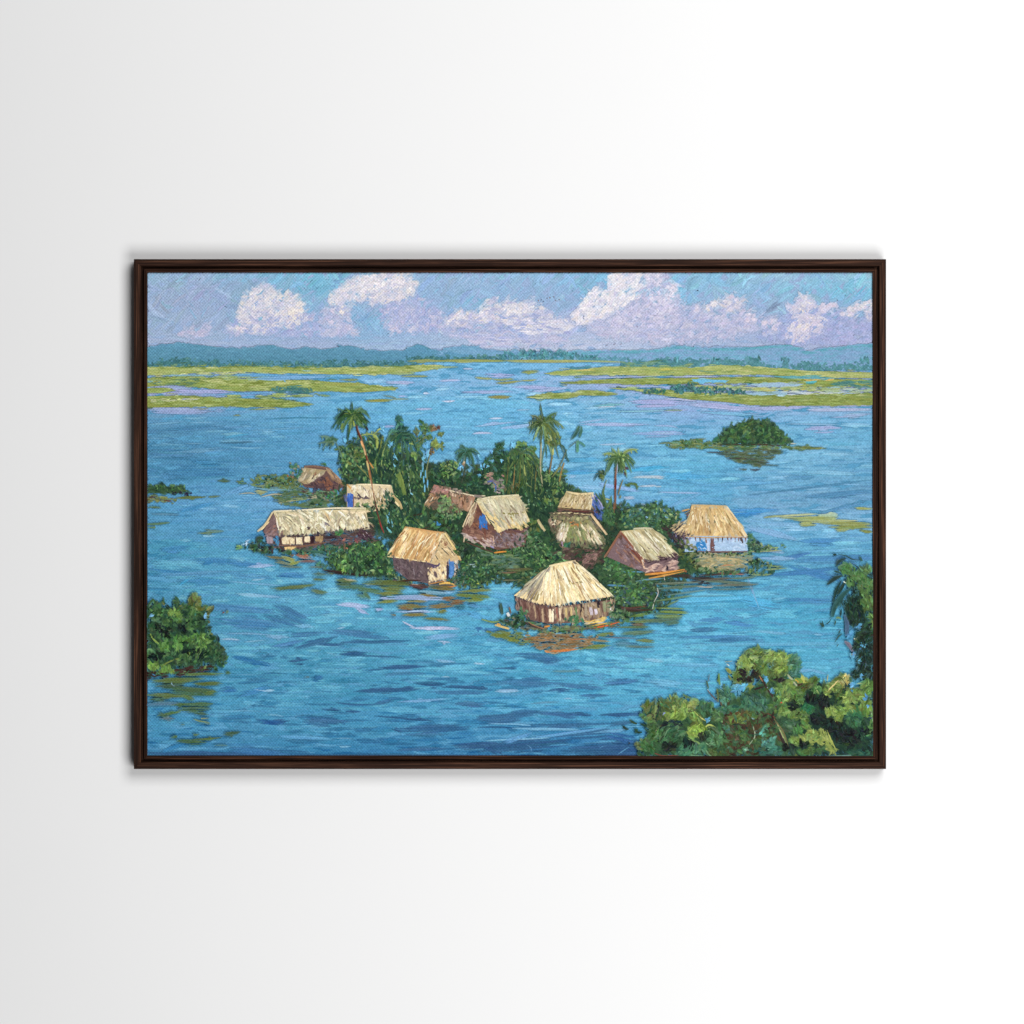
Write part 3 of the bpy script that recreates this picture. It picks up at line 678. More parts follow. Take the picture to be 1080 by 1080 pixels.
band([(590,404),(612,402),(640,400),(690,399),(726,399),(790,397.5),(850,399),(923,401),(923,408),(860,408),(800,404),(730,404),(690,405.5),(640,404.5),(600,405)], YG + OL, under=(148,158,80))
band([(640,402),(726,400),(790,399),(840,401),(790,404),(700,405)], OL, 1.0)
band([(847,399),(880,399.5),(878,402),(850,402)], [(206,176,100),(196,176,96)], 1.6)
band([(812,396.5),(860,397),(885,399),(862,400.5),(820,398)], [(92,160,170),(104,170,180)], .9)
band([(729,400),(769,401),(765,403.4),(733,403)], [(112,186,226)], 2.4)
band([(790,405.5),(815,403.5),(848,405),(840,407.5),(800,408)], [(150,186,206),(160,184,214)], 2.4)
band([(855,402),(862,401.5),(858,405),(850,404)], [(90,180,190)], 1.2)
band([(725,408),(762,406),(800,408.5),(850,408),(888,409),(880,413),(830,413),(790,413),(750,412)], YG + YL + [(186,178,84)], 2.4)
band([(879,404),(900,401),(923,400),(923,409),(885,408)], [(76,130,130),(66,118,122),(90,142,132)], 2.6)
band([(860,409),(923,409),(923,418),(870,416)], [(168,186,160),(156,176,120),(150,190,206)], 1.6)
band([(818,413.5),(860,412.5),(895,413.5),(880,417),(830,416)], [(186,202,208),(204,206,190)], 2.2)
band([(785,415),(830,412),(830,417),(795,418)], [(150,186,206)], 1.8)
band([(675,412),(692,410),(725,414),(760,415),(800,417),(860,416),(923,415),(923,427),(880,428),(820,428),(790,427),(765,424),(725,421),(700,417),(680,415)], YG + OL, under=(142,152,80))
band([(790,420),(860,418),(921,420),(921,427),(800,427)], OL, .9)
band([(640,409),(660,409.5),(690,411),(685,413),(655,411)], YG, 2)
band([(554,419),(575,415),(605,414),(612,411.5),(630,412),(645,414),(652,416),(640,417.5),(612,417),(600,420.5),(570,421)], YG + OL, under=(144,154,86))
for P, n in (([(706,408),(716,405),(735,405),(735,414),(712,415)], 60), ([(725,410),(745,408),(770,410),(786,413),(786,416),(740,416)], 80), ([(676,411),(700,410),(706,414),(680,415)], 24)):
    leaves(P, [(62,112,112),(74,126,120),(54,100,104)], r=(1, 1.8), n=n)
for x0, y0, x1, y1, w, c in [(700,397.4,760,396.6,1.4,(176,186,220)),(610,397.6,690,397,1.4,(170,182,220)),(650,434,702,433,1.6,(130,186,200)),(625,428,660,426,2.6,(120,184,196)),(700,421,735,423,2,(178,184,216)),(700,433,720,433,1.4,(120,150,110)),(630,429.5,650,428.6,1,(200,200,214)),(736,434,800,438,3,(120,182,216))]:
    hs(x0, y0, x1, y1, w, c)
# ---------------- islets, floating plants and reflections
layer()
GD = [(44,72,56),(52,84,58),(38,62,52),(60,92,60)]
GM = [(74,108,62),(86,120,64),(66,100,66),(96,128,70)]
GL = [(124,146,72),(142,160,78),(110,138,68),(132,150,84)]
OLV = [(104,114,56),(118,126,62),(92,104,56),(128,134,70)]
BRN = [(84,56,44),(104,66,48),(70,46,42)]
part('painted_islet', 'small bushy islet with its dark reflection in open water at the right')
fill([(757,473),(832,474),(812,485),(805,491),(796,493),(780,488),(765,482)], [(72,92,66),(84,104,68),(62,82,66),(90,96,62)], L=(6, 16), W=(1.6, 2.8), ang=(0, 4), cover=3.2, shrink=.6)
for s in [(755,479,775,480,1.6),(766,484,800,484,2),(782,489,812,488,2),(779,494.5,788,495,1.8),(791,495,802,495,1.8),(796,491,822,491,1.2),(745,477,770,477,1.4)]:
    hs(*s, random.choice([(60,76,70),(74,88,70),(66,60,70)]))
fill([(694,468),(720,465),(750,466),(800,469),(840,470),(872,472.5),(850,475),(800,474),(740,474),(722,474.5)], OLV + GM, L=(5, 14), W=(1.4, 2.4), ang=(0, 5), cover=2.4, shrink=.6)
leaves([(716,465),(735,463),(752,467),(745,472),(720,473)], OLV + GM, r=(.8, 1.5), cover=1.4)
for s in [(728,464,745,463,1.2),(694,468,712,467.5,1.8),(840,472,872,473,2)]: hs(*s, pick(OLV))
fill([(747,468),(763,453),(772,448),(783,444),(793,440),(799,445),(810,442),(821,451),(832,462),(839,469),(800,471)], GD, L=(3, 7), W=(2, 3.4), ang=(60, 40), cover=2.6, under=(44,76,56), shrink=.6)
leaves([(752,466),(765,453),(783,445),(793,442),(810,443),(821,452),(836,468)], GD[:2] + GM + GM + [(58,104,80)], r=(1, 2.2), cover=1.5)
leaves([(782,452),(790,443),(795,445),(794,458),(784,460)], GL, r=(1, 2), n=16)
leaves([(808,446),(820,452),(834,466),(820,466)], GM, r=(.9, 1.7), n=26)
for x, y in [(793,440),(800,443),(809,442),(763,452),(830,459),(772,446),(785,443)]: dab(x, y, 1.1, (70,110,84), a=-60)
for s in [(756,470,785,469.4,1.6),(785,469,815,469.5,2),(812,470.5,828,470,1.4)]: hs(*s, (80,58,48))
hs(830, 468, 840, 468, 1.6, (190,190,170))
part('painted_islet', 'low dark green islet touching the left edge of the canvas')
fill([(X0,512),(166,511),(172,509),(176,513),(188,513),(193,510),(196,516),(203,519),(190,521),(X0,521)], GD + [(64,96,62)], L=(3, 8), W=(1.6, 3), ang=(10, 30), cover=3, under=(54,82,58), shrink=.6)
leaves([(158,512),(175,511),(196,512),(200,518),(160,517)], GM, r=(.9, 1.6), n=26)
leaves([(182,518),(204,519),(200,522),(180,521)], [(50,44,66),(40,50,60)], r=(.8, 1.4), n=16)
fill([(X0,522),(178,523),(188,527),(184,531),(X0,530)], OLV + BRN[:1], L=(4, 10), W=(1.4, 2.4), ang=(0, 5), cover=2.2, shrink=.6)
for x0, y0, x1, y1, w, c in [(188,525,218,524,3,(98,112,52)),(220,524,233,523,2,(100,112,60)),(157,535,171,536,3,(84,108,74)),(X0,553,180,551,2.4,(92,116,66)),(155,556,162,555,2,(90,110,60)),(207,562,235,560,4,(92,122,106)),(212,563,228,561,2,(104,126,92)),(229,507,243,507,3.4,(70,96,66)),(172,528,182,529,2,(100,60,44)),(160,542,190,543,2,(80,126,150))]:
    hs(x0, y0, x1, y1, w, c)
part('painted_floating_plants', 'olive green plants floating at the right edge')
for x0, y0, x1, y1, w, c in [(805,546,830,543.5,2,(140,148,84)),(815,545,862,542,2.4,(176,176,110)),(825,547,885,545,3.4,(144,156,88)),(862,543,884,543,5,(164,186,150)),(840,549,895,549,4,(152,160,90)),(842,553,862,553,4,(148,158,86)),(866,552,921,553,4,(138,146,78)),(876,556,921,556,5,(130,142,70)),(880,559,895,559,3,(140,150,80)),(905,559,921,561,3,(120,132,64)),(902,536,921,536.5,3.4,(148,158,84)),(870,549,905,549,1.6,(196,180,110))]:
    hs(x0, y0, x1, y1, w, c, bow=.5)

# grassy land below the back hut
layer()
part('painted_grass_bank', 'grassy green bank running left from the back hut')
fill([(246,507),(262,505),(272,501),(290,500),(308,501),(316,507),(322,514),(300,516),(272,514),(258,510)], OLV + GM, L=(4, 9), W=(1.4, 2.4), ang=(5, 14), cover=2.4, shrink=.6)
leaves([(270,504),(290,500),(312,503),(318,512),(285,513)], GD + OLV, r=(.8, 1.6), cover=.9)
leaves([(300,501),(316,503),(314,508)], [(150,80,50)], r=(.8, 1.2), n=4)
fill([(286,524),(300,518),(320,515),(350,518),(362,524),(366,535),(330,536),(300,533)], [(80,108,66),(100,120,72),(92,104,66),(70,96,66)], L=(5, 11), W=(1.4, 2.4), ang=(0, 10), cover=2.2, shrink=.6)
for x0, y0, x1, y1, w, c in [(252,521,270,521,1.4,(170,160,130)),(268,519,283,520,4,(150,154,96)),(276,524,300,522,1.6,(176,160,120)),(294,531,315,527,2,(164,156,110)),(322,525,342,523,4,(164,152,124)),(300,527,325,526,3,(126,136,84)),(288,528,312,533,2,(86,112,90)),(270,515,310,517,3,(100,140,150)),(330,520,348,519,4,(112,150,110))]:
    hs(x0, y0, x1, y1, w, c)
part('painted_hut', 'small brown hut at the back left with an open gable')
fill([(318,515),(357,516),(360,523),(320,520)], [(66,50,50),(84,56,50),(56,44,50)], L=(4, 8), W=(2, 3), ang=(0, 12), cover=2, shrink=.6)
poly([(322,492),(347,494),(364,512),(357,517),(322,514),(315,507)], (96,66,62))
thatch((321,493),(345,496),(324,512),(315,507), [(168,150,110),(150,130,96),(182,164,124)], 30, under=(160,140,102))
fill([(329,503),(334,499),(343,504),(352,512),(352,517),(325,516)], [(70,50,62),(58,42,52),(90,62,66),(124,74,50)], L=(4, 9), W=(1.6, 2.6), ang=(50, 20), cover=2.4, shrink=.6)
fill([(339,508),(345,502),(352,512),(346,517)], [(132,76,48),(110,62,46)], L=(3, 6), W=(1.4, 2.2), ang=(60, 20), cover=1.6, shrink=.6)
thatch((344,494),(348,494),(364,512),(355,511), [(176,140,96),(150,112,78),(120,84,62),(190,152,104)], 26, under=(150,114,80))
line([(321,492),(333,492),(347,494)], 2.4, (112,70,50)); line([(347,495),(356,503),(364,513)], 1.6, (190,140,92)); line([(322,511),(340,514),(357,511)], 1.6, (78,54,58))
line([(352,508),(360,512)], 2, (66,46,70)); line([(362,515),(361,522),(360,527)], 2.2, (120,60,40)); line([(366,513),(369,519)], 1.6, (190,120,70))
leaves([(306,488),(314,489),(320,494),(318,502),(310,506),(304,497)], [(84,124,88),(100,134,84),(70,108,80),(150,120,80)], r=(.8, 1.6), n=34)
leaves([(333,489),(345,489),(344,491)], GM, r=(.7, 1.1), n=6)
leaves([(322,520),(362,517),(366,534),(325,533)], GD + GM + [(120,110,90)], r=(1, 2), cover=.8)
leaves([(344,520),(354,518),(356,524),(346,526)], [(84,150,92),(96,160,90)], r=(1.2, 2), n=9)

# ---------------- thickets behind the huts
layer()
part('painted_island', 'dark green planted ground under the village')
fill([(360,505),(372,480),(400,470),(446,480),(470,495),(500,490),(560,480),(600,512),(640,532),(694,537),(716,560),(732,600),(700,640),(655,655),(640,625),(600,606),(560,600),(535,616),(500,612),(470,580),(420,590),(395,570),(352,545)], [(44,72,54),(52,82,58),(38,62,50),(64,88,56),(76,84,56),(58,72,60)], L=(4, 10), W=(2, 3.4), ang=(30, 50), cover=2.6, under=(48,74,56), shrink=.6)
fringe([(600,512),(640,532),(694,537),(716,560),(732,600),(700,640),(655,655),(640,625)], GD + GM)
part('painted_thicket', 'dense dark thicket of banana leaves between the back huts')
fill([(357,474),(366,468),(376,464),(392,457),(404,462),(412,478),(418,490),(440,490),(446,505),(448,530),(452,560),(420,570),(398,562),(394,545),(386,530),(372,512),(362,507),(358,490)], GD + [(48,86,70),(36,66,60)], L=(6, 14), W=(2.4, 4), ang=(70, 25), cover=3, under=(44,74,58), shrink=.6)
fringe([(357,474),(366,468),(376,464),(392,457),(404,462),(412,478),(418,490),(440,490),(446,505)], GD + GM + OLV)
leaves([(360,478),(372,467),(384,470),(386,486),(372,492),(362,494)], OLV + GM, r=(1.2, 2.4), cover=1.3, ang=(-20, 50))
leaves([(356,494),(372,490),(388,504),(384,512),(364,508)], GD + [(60,84,60),(72,90,52)], r=(1.2, 2.2), cover=1.2)
leaves([(354,493),(360,491),(366,498),(358,501)], [(150,160,90),(110,134,80)], r=(.8, 1.4), n=8)
leaves([(358,474),(390,458),(410,476),(446,495),(450,555),(420,566),(398,555),(384,520),(362,505)], [(132,152,84),(146,164,92),(112,140,78),(120,146,96),(96,132,80)], r=(.8, 1.7), cover=.3, ang=(75, 30))
for p in [[(388,462),(391,470),(396,473)],[(394,455),(396,464),(398,472)],[(401,452),(397,456),(394,458)],[(380,460),(388,458),(398,459)],[(404,460),(402,468),(399,480)],[(407,468),(404,478),(402,492)],[(398,478),(396,490),(398,500)],[(384,478),(390,488),(394,500)],[(376,490),(384,497),(389,504)]]:
    line(p, 2.2, random.choice(GL + OLV), prof=[.5, 1, .3])
line([(394,458),(398,465),(398,473)], 4, (150,166,78)); line([(398,454),(402,452)], 2, (164,176,86))
line([(419,500),(424,512),(427,522)], 6, (104,128,62)); line([(421,496),(425,508),(427,520)], 2.4, (128,148,72))
line([(432,490),(431,505),(433,520)], 1.4, (150,180,170)); line([(433,520),(436,522)], 1.6, (120,190,210)); line([(430,488),(433,492)], 2, (150,170,200))
for _ in range(60):
    x, y = RNG.uniform(400, 446), RNG.uniform(490, 556)
    line([(x, y), (x + RNG.normal(0, 2), y + 5), (x + RNG.normal(0, 4), y + 11)], RNG.uniform(1.4, 2.8), pick(GD + [(58,100,66),(70,108,62),(34,60,60),(84,110,64)]), prof=[.4, 1, .3])
for x, y in [(446,494),(449,500),(447,506),(451,510),(444,500),(448,515)]:
    line([(x, y - 4), (x, y + 4)], 1.8, random.choice([(96,176,220),(110,184,224)]))
for p in [[(411,540),(409,548),(410,556)],[(413,548),(414,556)],[(408,543),(411,552)]]: line(p, 1.6, (104,176,200))
line([(408,556),(413,562)], 2.4, (96,170,180))
line([(424,553),(432,544),(442,552)], 1.4, (84,124,58)); line([(420,560),(432,549),(446,558)], 1.4, (70,110,58))
for s in [(430,545,450,540),(440,560,452,556)]: hs(*s, 3, (66,60,44))
part('painted_palm_tree', 'blue green drooping palm at the left of the thicket')
for p1, d, w in [((404,482),8,3),((410,486),9,2.6),((444,482),8,3),((440,494),10,2.6),((449,486),8,2.2),((416,492),8,2.4),((432,496),6,2.4),((408,472),6,2.2),((446,474),7,2.4)]:
    frond((424, 458), p1, d, w, random.choice([(36,76,72),(44,84,74),(52,94,70)]), (80,116,62), nleaf=7, ll=9)
clump(424, 459, 9, 9, [(40,78,76),(48,90,76),(60,104,78),(36,64,70)], 50, r=(1.2, 2.4))
for k in range(12):
    t = math.radians(RNG.uniform(0, 180)); frond((424, 456), (424 + 21 * math.cos(t), 468 + 22 * abs(math.sin(t))), RNG.uniform(4, 9), RNG.uniform(1.8, 2.8), random.choice([(32,62,58),(40,76,66),(52,92,70)]), (90, 122, 70), nleaf=5, ll=6)
clump(421, 444, 3.4, 5, [(62,116,96),(52,100,88)], 18, r=(1, 1.8)); clump(416, 455, 6, 2, [(58,108,88)], 10, r=(1, 1.6))
clump(422, 472, 3, 6, [(96,130,62),(112,140,64)], 9, r=(1, 1.8)); clump(438, 480, 4, 3, [(140,158,72),(116,140,66)], 10, r=(1.2, 2))
clump(434, 468, 1.5, 2, [(150,166,80)], 4, r=(.8, 1.2)); clump(429, 462, 1.6, 1.6, [(120,70,60)], 3, r=(.7, 1))
clump(417, 486, 3, 6, [(104,176,216)], 9, r=(.9, 1.5), ang=(80, 20))
clump(424, 486, 12, 6, GD + [(40,74,70)], 36, r=(1.2, 2), ang=(70, 25))
part('painted_palm_tree', 'thin tree with round olive and brown leaves right of the drooping palm')
line([(454,478),(451,490),(450,500),(452,518)], 1.4, (120,130,90))
for x, y, rx, ry, pal, n in [(439.5,456,3,3.4,[(122,130,72),(100,112,70)],10),(447,450,4,5,GM + [(84,120,84)],16),(443.5,445,1.4,1.2,[(90,128,80)],4),(452,456,5,8,OLV + GM,26),(458,452,4,3,[(112,84,54),(100,104,62),(128,92,60)],14),(465,458,3,1,OLV,6),(463,451,1,1,[(110,70,60)],2),(444,465,5,5,OLV + GM,16),(460,469,5,4,[(142,144,64),(130,136,62),(112,120,60)],18),(467,470,1.6,4,[(100,112,56)],6),(455,476,2.4,3,[(108,84,50)],6),(441,472,2,4,GM,6),(449,480,3,4,[(104,176,216)],6)]:
    clump(x, y, rx, ry, pal, n, r=(.9, 1.7))
clump(460, 468.5, 3.6, 2.6, [(158,158,70),(146,150,66)], 10, r=(1.2, 2))
part('painted_shrub', 'round yellow green shrub at the centre back')
clump(470, 501, 16, 13, GD + [(60,96,62)], 130, r=(1.2, 2.2))
clump(473, 495, 11, 8, GM + GL, 60, r=(1, 2)); clump(476, 491, 7, 4, [(146,160,80),(158,168,90)], 18, r=(1, 1.8)); clump(462, 497, 3, 3, [(40,66,62)], 10)
part('painted_palm_tree', 'small dark palm standing against the water at the centre')
line([(491,490),(489.5,500),(487,509)], 1.8, (70,80,64)); 
PG = [(38,78,66),(46,90,70),(56,98,72)]
for p1, d, w in [((480,484),3,2.6),((481,493),2,2.6),((479,478),3,2.2),((485,469),2,2.2),((499,475),2,2.4),((506,479),4,2.2),((502,498),6,3.2),((500,488),4,2.6),((488,489),1,2.4)]:
    frond((492, 476), p1, d, w, random.choice(PG), (84,116,70), nleaf=3, ll=3.4)
clump(493, 477, 3.4, 4, PG, 14, r=(1, 1.8)); clump(489, 489, 1.4, 2, [(176,140,100)], 3, r=(.8, 1.2)); hs(504, 474, 517, 473, 1, (60,120,150))
for k in range(6):
    t = math.radians(RNG.uniform(-10, 190)); frond((492, 476), (492 + 12 * math.cos(t), 480 + 10 * abs(math.sin(t))), RNG.uniform(2, 5), RNG.uniform(1.6, 2.4), random.choice([(34,58,44),(42,70,48),(50,80,50)]), (52, 90, 66), nleaf=3, ll=3.4)
part('painted_thicket', 'dark tangled trees behind the central hut')
fill([(486,515),(494,500),(505,498),(514,488),(520,480),(528,472),(532,482),(545,478),(556,482),(566,490),(570,500),(592,497),(597,510),(595,535),(588,560),(560,545),(545,524),(500,524)], GD + [(36,64,52)], L=(5, 11), W=(2, 3.6), ang=(70, 30), cover=2.8, under=(42,70,54), shrink=.6)
fringe([(486,515),(494,500),(505,498),(514,488),(520,480),(528,472),(532,482),(545,478),(556,482),(566,490),(570,500),(592,497),(597,510),(595,535)], GD + GM)
leaves([(574,500),(592,498),(596,512),(590,525),(574,515)], GD + GM + GL, r=(.9, 1.8), cover=.8)
leaves([(500,512),(520,486),(550,480),(594,500),(594,530),(560,540)], [(132,152,84),(146,164,92),(112,140,78),(120,146,96),(96,132,80)], r=(.8, 1.5), cover=.22, ang=(75, 30))
for x, y in [(578,506),(584,518),(576,527),(586,528)]: clump(x, y, 2.4, 2.4, [(140,156,76),(120,140,70)], 6, r=(1, 1.7))
for x, y in [(523,478),(528,471),(516,486),(520,492),(512,497),(524,488),(508,505),(530,495),(500,506),(496,512),(534,480),(505,511)]:
    clump(x, y, 4, 4, GD + [(58,98,80),(50,88,64)], 14, r=(.9, 1.7))
for x, y in [(519,476),(514,492),(529,486),(519,486),(506,501)]: clump(x, y, 1.2, 1.2, [(110,180,216)], 3, r=(.7, 1.2))
part('painted_hut', 'tiny pinkish hut almost hidden by the trees')
fill([(512,500),(519,498),(519,505),(510,505)], [(164,118,112),(178,134,120)], L=(3, 6), W=(1.4, 2), ang=(0, 8), cover=2.4)
line([(510,501),(514,499.5),(519,500.5)], 1.4, (186,150,120)); line([(529,501),(533,503)], 2, (160,110,100))
fill([(511,505),(528,505),(534,513),(526,518),(511,511)], [(124,104,110),(104,92,96),(112,120,80),(150,124,118)], L=(3, 6), W=(1.4, 2.4), ang=(0, 20), cover=2.2)
line([(514,508),(520,507)], 2.4, (84,96,170)); line([(521,508),(523,513),(522,519)], 3, (62,90,170)); line([(525,508),(523,513)], 1.4, (44,50,100)); line([(521,518),(528,520)], 2, (170,150,150))
leaves([(519,499),(527,500),(525,506),(520,505)], GD, r=(1, 1.6), n=12)
part('painted_palm_tree', 'broad olive palm hanging over the central hut')
for p1, d, w in [((533,482),5,3.2),((540,492),7,2.6),((567,490),6,3.2),((569,500),9,2.8),((560,505),7,2.6),((546,506),9,2.8),((553,514),5,2.6),((538,475),3,2.6),((562,474),3,2.8),((543,516),9,2),((566,480),4,2.6)]:
    frond((551, 478), p1, d, w, random.choice(GD + [(66,92,52),(80,104,54)]), (104,124,64), nleaf=8, ll=9)
clump(551, 478, 11, 8, GD + GM, 44, r=(1.2, 2.2)); clump(549, 469, 5, 3, GL, 12, r=(1.2, 2)); clump(557, 477, 4, 3, [(150,162,76),(130,148,72)], 9, r=(1.2, 2)); clump(562, 473, 4, 2, GM, 8)
for p in [[(553,490),(553,500)],[(552,494),(554,502)]]: line(p, 2.4, (150,160,84))
for x in (536, 543, 549, 556, 562, 566):
    line([(x, 490), (x - 1, 505), (x - 2 + RNG.normal(0, 1), 520)], 1.4, random.choice([(104,100,52),(120,110,60),(92,110,60),(140,110,60)]), prof=[.5, 1, .5])
for _ in range(46):
    x, y = RNG.uniform(532, 570), RNG.uniform(492, 522)
    line([(x, y), (x + RNG.normal(0, 1.4), y + 6), (x + RNG.normal(0, 2.4), y + 12)], RNG.uniform(1.4, 2.4), pick(GD + [(70,96,52),(88,108,58),(60,90,50)]), prof=[.4, 1, .3])
leaves([(532,515),(545,508),(548,520),(536,520)], [(92,88,54),(74,92,54)], r=(1, 1.8), n=20)

for x, y, rx, ry in [(505,484,3,4),(509,492,2,3),(484,494,2,4),(540,470,3,2),(449,470,2,3),(404,452,2,3),(411,468,2,4),(575,492,2,4),(586,492,2,4),(364,463,3,2),(447,486,2,5)]:
    clump(x, y, rx, ry, [(100,170,208),(110,178,214),(92,160,200)], 5, r=(.8, 1.5), ang=(80, 25))
# tall palms
part('painted_palm_tree', 'tall palm with a red brown bent trunk at the left of the village')
line([(376,449),(379,457),(383,467),(387,482),(389,492),(391,502),(393,514),(395,524),(397,536),(400,547),(404,560)], 1.8, (132,86,62), prof=[1, .9, 1, .8, .7])
for p, w, c in [([(376,448),(378,456),(381,463)],2.4,(96,48,38)),([(381,465),(384,473)],2.6,(222,160,96)),([(384,472),(386,480)],2.4,(206,170,116)),([(386,480),(389,489)],2.2,(120,50,44)),([(387,486),(389,496)],2,(206,176,110)),([(390,488),(394,494)],1.8,(206,140,70)),([(389,496),(391,506)],2,(176,120,70)),([(391,506),(393,514)],2.4,(228,190,130)),([(393,514),(395,528)],1.3,(110,74,62)),([(395,526),(398,541)],1.8,(104,52,46)),([(398,541),(401,551),(404,560)],1.5,(150,50,50))]:
    line(p, w, c)
PM = [(58,92,48),(72,106,52),(48,82,50),(88,116,58)]
for p1, d, w, c in [((355,430),0,2,(62,92,56)),((352,442),5,2.6,(40,72,52)),((349,453),6,2.8,(36,66,50)),((354,454),5,2.8,(48,82,54)),((366,468),2,3,(44,74,48)),((360,456),3,3.6,(84,112,56)),((391,441),6,2.4,(84,108,56)),((388,434),3,2.4,(72,100,52)),((382,429),1,2.4,(110,128,60)),((389,454),6,3,(40,60,46)),((371.5,423),0,2,(56,84,54)),((364,429),0,2.4,(60,90,50)),((384,452),4,3.4,(72,100,50)),((376,430),0,2.6,(80,108,56)),((369,456),2,3.4,(120,140,66))]:
    frond((372, 438), p1, d, w, c, pick(PM), nleaf=4, ll=4.5)
clump(373, 438, 9, 5, PM, 36, r=(1.2, 2.2)); clump(381, 444, 6, 5, PM, 20, r=(1.2, 2.2), ang=(60, 20))
for k in range(12):
    t = math.radians(RNG.uniform(-10, 190)); frond((372, 437), (372 + 17 * math.cos(t), 441 + 13 * abs(math.sin(t)) + RNG.normal(0, 2)), RNG.uniform(3, 7), RNG.uniform(1.8, 2.8), random.choice([(34,58,44),(42,70,48),(50,80,50)]), (64, 98, 52), nleaf=4, ll=4.5)
line([(371,441),(373,446),(374,450)], 2.6, (150,164,70)); line([(362,446),(360,453)], 3.4, (106,134,62)); line([(386,450),(388,454)], 2.4, (60,50,60))
part('painted_palm_tree', 'grey green palm fronds reaching left over the water')
for p1, d in [((337,460),2),((340,474),4),((348,471),2),((335,468),1)]:
    frond((354, 466), p1, d, 2.4, random.choice([(72,108,90),(84,118,88),(64,100,88)]), (104,128,84), nleaf=4, ll=5)
clump(350, 464, 5, 2.4, [(70,106,84),(88,120,84)], 12); line([(354,466),(358,474),(361,484)], 1.4, (90,124,110))
part('painted_palm_tree', 'pair of tall palms standing right of centre with a red spot under the fronds')
for p, w, c in [([(571,466),(570.5,480),(570,492),(572,513)],1.8,(166,160,120)),([(575,470),(572,484),(571,495)],1.6,(88,116,96)),([(582.5,480),(581,490),(579,501)],1.8,(124,100,64)),([(595,488),(592,498),(590,508)],2,(150,120,66)),([(585,498),(592,488),(598,474)],1.4,(96,110,80)),([(582,503),(588,496),(592,492)],2,(110,120,70)),([(590,468),(596,474),(598,482)],1.4,(60,96,90)),([(596,480),(600,487)],2.2,(54,96,84))]:
    line(p, w, c)
for p1, d, w, c in [((570,425),0,1.8,(66,84,60)),((556,446),3,2.2,(46,64,46)),((556,451),1,2,(84,104,50)),((562,466),3,2.6,(150,164,76)),((588,435),2,3.2,(88,108,70)),((596,452),5,2.4,(110,120,56)),((559,438),2,3,(40,52,44)),((592,444),1,1.2,(70,110,110)),((576,470),2,3.2,(120,136,62)),((586,470),4,3.4,(84,100,50)),((570,470),2,2.8,(64,86,46)),((595,478),8,2.8,(60,84,54)),((590,484),8,2.4,(70,92,52)),((583,484),3,3,(150,160,80)),((577,484),3,2.2,(62,92,70)),((586,459),2,3,(120,130,60))]:
    frond((573, 446), p1, d, w, c, pick(PM + OLV), nleaf=4, ll=4.5)
clump(572, 443, 8, 5, [(58,76,44),(84,104,50),(110,124,60),(46,62,44)], 34, r=(1, 2)); clump(583, 463, 8, 8, OLV + [(70,92,50),(58,84,52)], 44, r=(1, 2), ang=(70, 20))
for k in range(10):
    t = math.radians(RNG.uniform(-10, 190)); frond((573, 445), (573 + 16 * math.cos(t), 450 + 13 * abs(math.sin(t)) + RNG.normal(0, 2)), RNG.uniform(3, 7), RNG.uniform(1.8, 2.8), random.choice([(34,58,44),(42,70,48),(50,80,50)]), (84, 106, 54), nleaf=4, ll=4.5)
line([(577,452),(580,459),(582,466)], 2.4, (170,180,104)); line([(583,472),(583,480)], 2.6, (172,174,84)); dab(569, 446, 1.3, (190,56,40)); dab(568, 447, .8, (150,50,40))
for p1, d, w in [((602,464),-1,3.4),((608,456),2,3)]:
    frond((612, 450), p1, d, w, (62,100,60), (50,84,72), nleaf=2, ll=3)
line([(613,450),(613,455),(611,461)], 3, (64,110,92)); line([(600,472),(606,467),(611,464)], 1.2, (80,110,110))
line([(609,465),(609,471),(609,477)], 3.4, (84,140,110)); line([(609,466),(614,468),(617,471)], 2.6, (70,126,112)); dab(596, 497, 2.4, (74,112,84), a=20)
part('painted_palm_tree', 'short stout palm with a straight brown trunk right of the centre')
line([(650,488),(649,505),(649,520),(649,537)], 2.2, (134,92,70)); line([(651,489),(650.5,500)], 1, (160,176,200)); line([(649.5,505),(649,516)], 2, (110,44,40)); line([(657,506),(654,514),(652,522)], 1.4, (120,110,72)); line([(648,530),(647,542)], 2, (130,92,66))
for p1, d, w, c in [((635,479),2,3,(112,128,62)),((636,486),1,2.4,(78,104,58)),((645,472),0,2.4,(92,120,64)),((673,474),3,3,(142,152,74)),((670,488),4,2.8,(70,100,56)),((640,499),5,3,(62,92,58)),((635,508),9,2.4,(58,92,60)),((661,503),4,4,(84,112,60)),((666,498),6,3.4,(78,110,64)),((656,500),2,3.6,(72,98,56)),((652,472),0,2.2,(96,124,70)),((669,494),5,2.4,(66,96,56)),((643,490),2,2.8,(90,116,62))]:
    frond((653, 482), p1, d, w, c, pick(PM + GL), nleaf=3, ll=4)
clump(655, 482, 8, 5, PM + GL, 30, r=(1, 2)); clump(657, 482, 2.6, 2.6, [(188,196,108),(172,184,96)], 6, r=(1.2, 1.8)); clump(661, 477, 2.6, 1.6, [(110,120,150)], 4, r=(.7, 1.1)); clump(660, 497, 1.4, 4, [(84,60,66)], 6, r=(.8, 1.3))
for k in range(9):
    t = math.radians(RNG.uniform(-10, 190)); frond((653, 482), (653 + 15 * math.cos(t), 487 + 12 * abs(math.sin(t)) + RNG.normal(0, 2)), RNG.uniform(3, 7), RNG.uniform(1.8, 2.8), random.choice([(34,58,44),(42,70,48),(50,80,50)]), (84, 110, 58), nleaf=4, ll=4)
frond((635, 497), (626, 507), 2, 2.8, (48,88,90), (40,74,84), nleaf=3, ll=4); clump(634, 500, 4, 4, GD + OLV, 16, r=(1, 1.8)); line([(640,506),(637,514)], 1.2, (120,140,110))
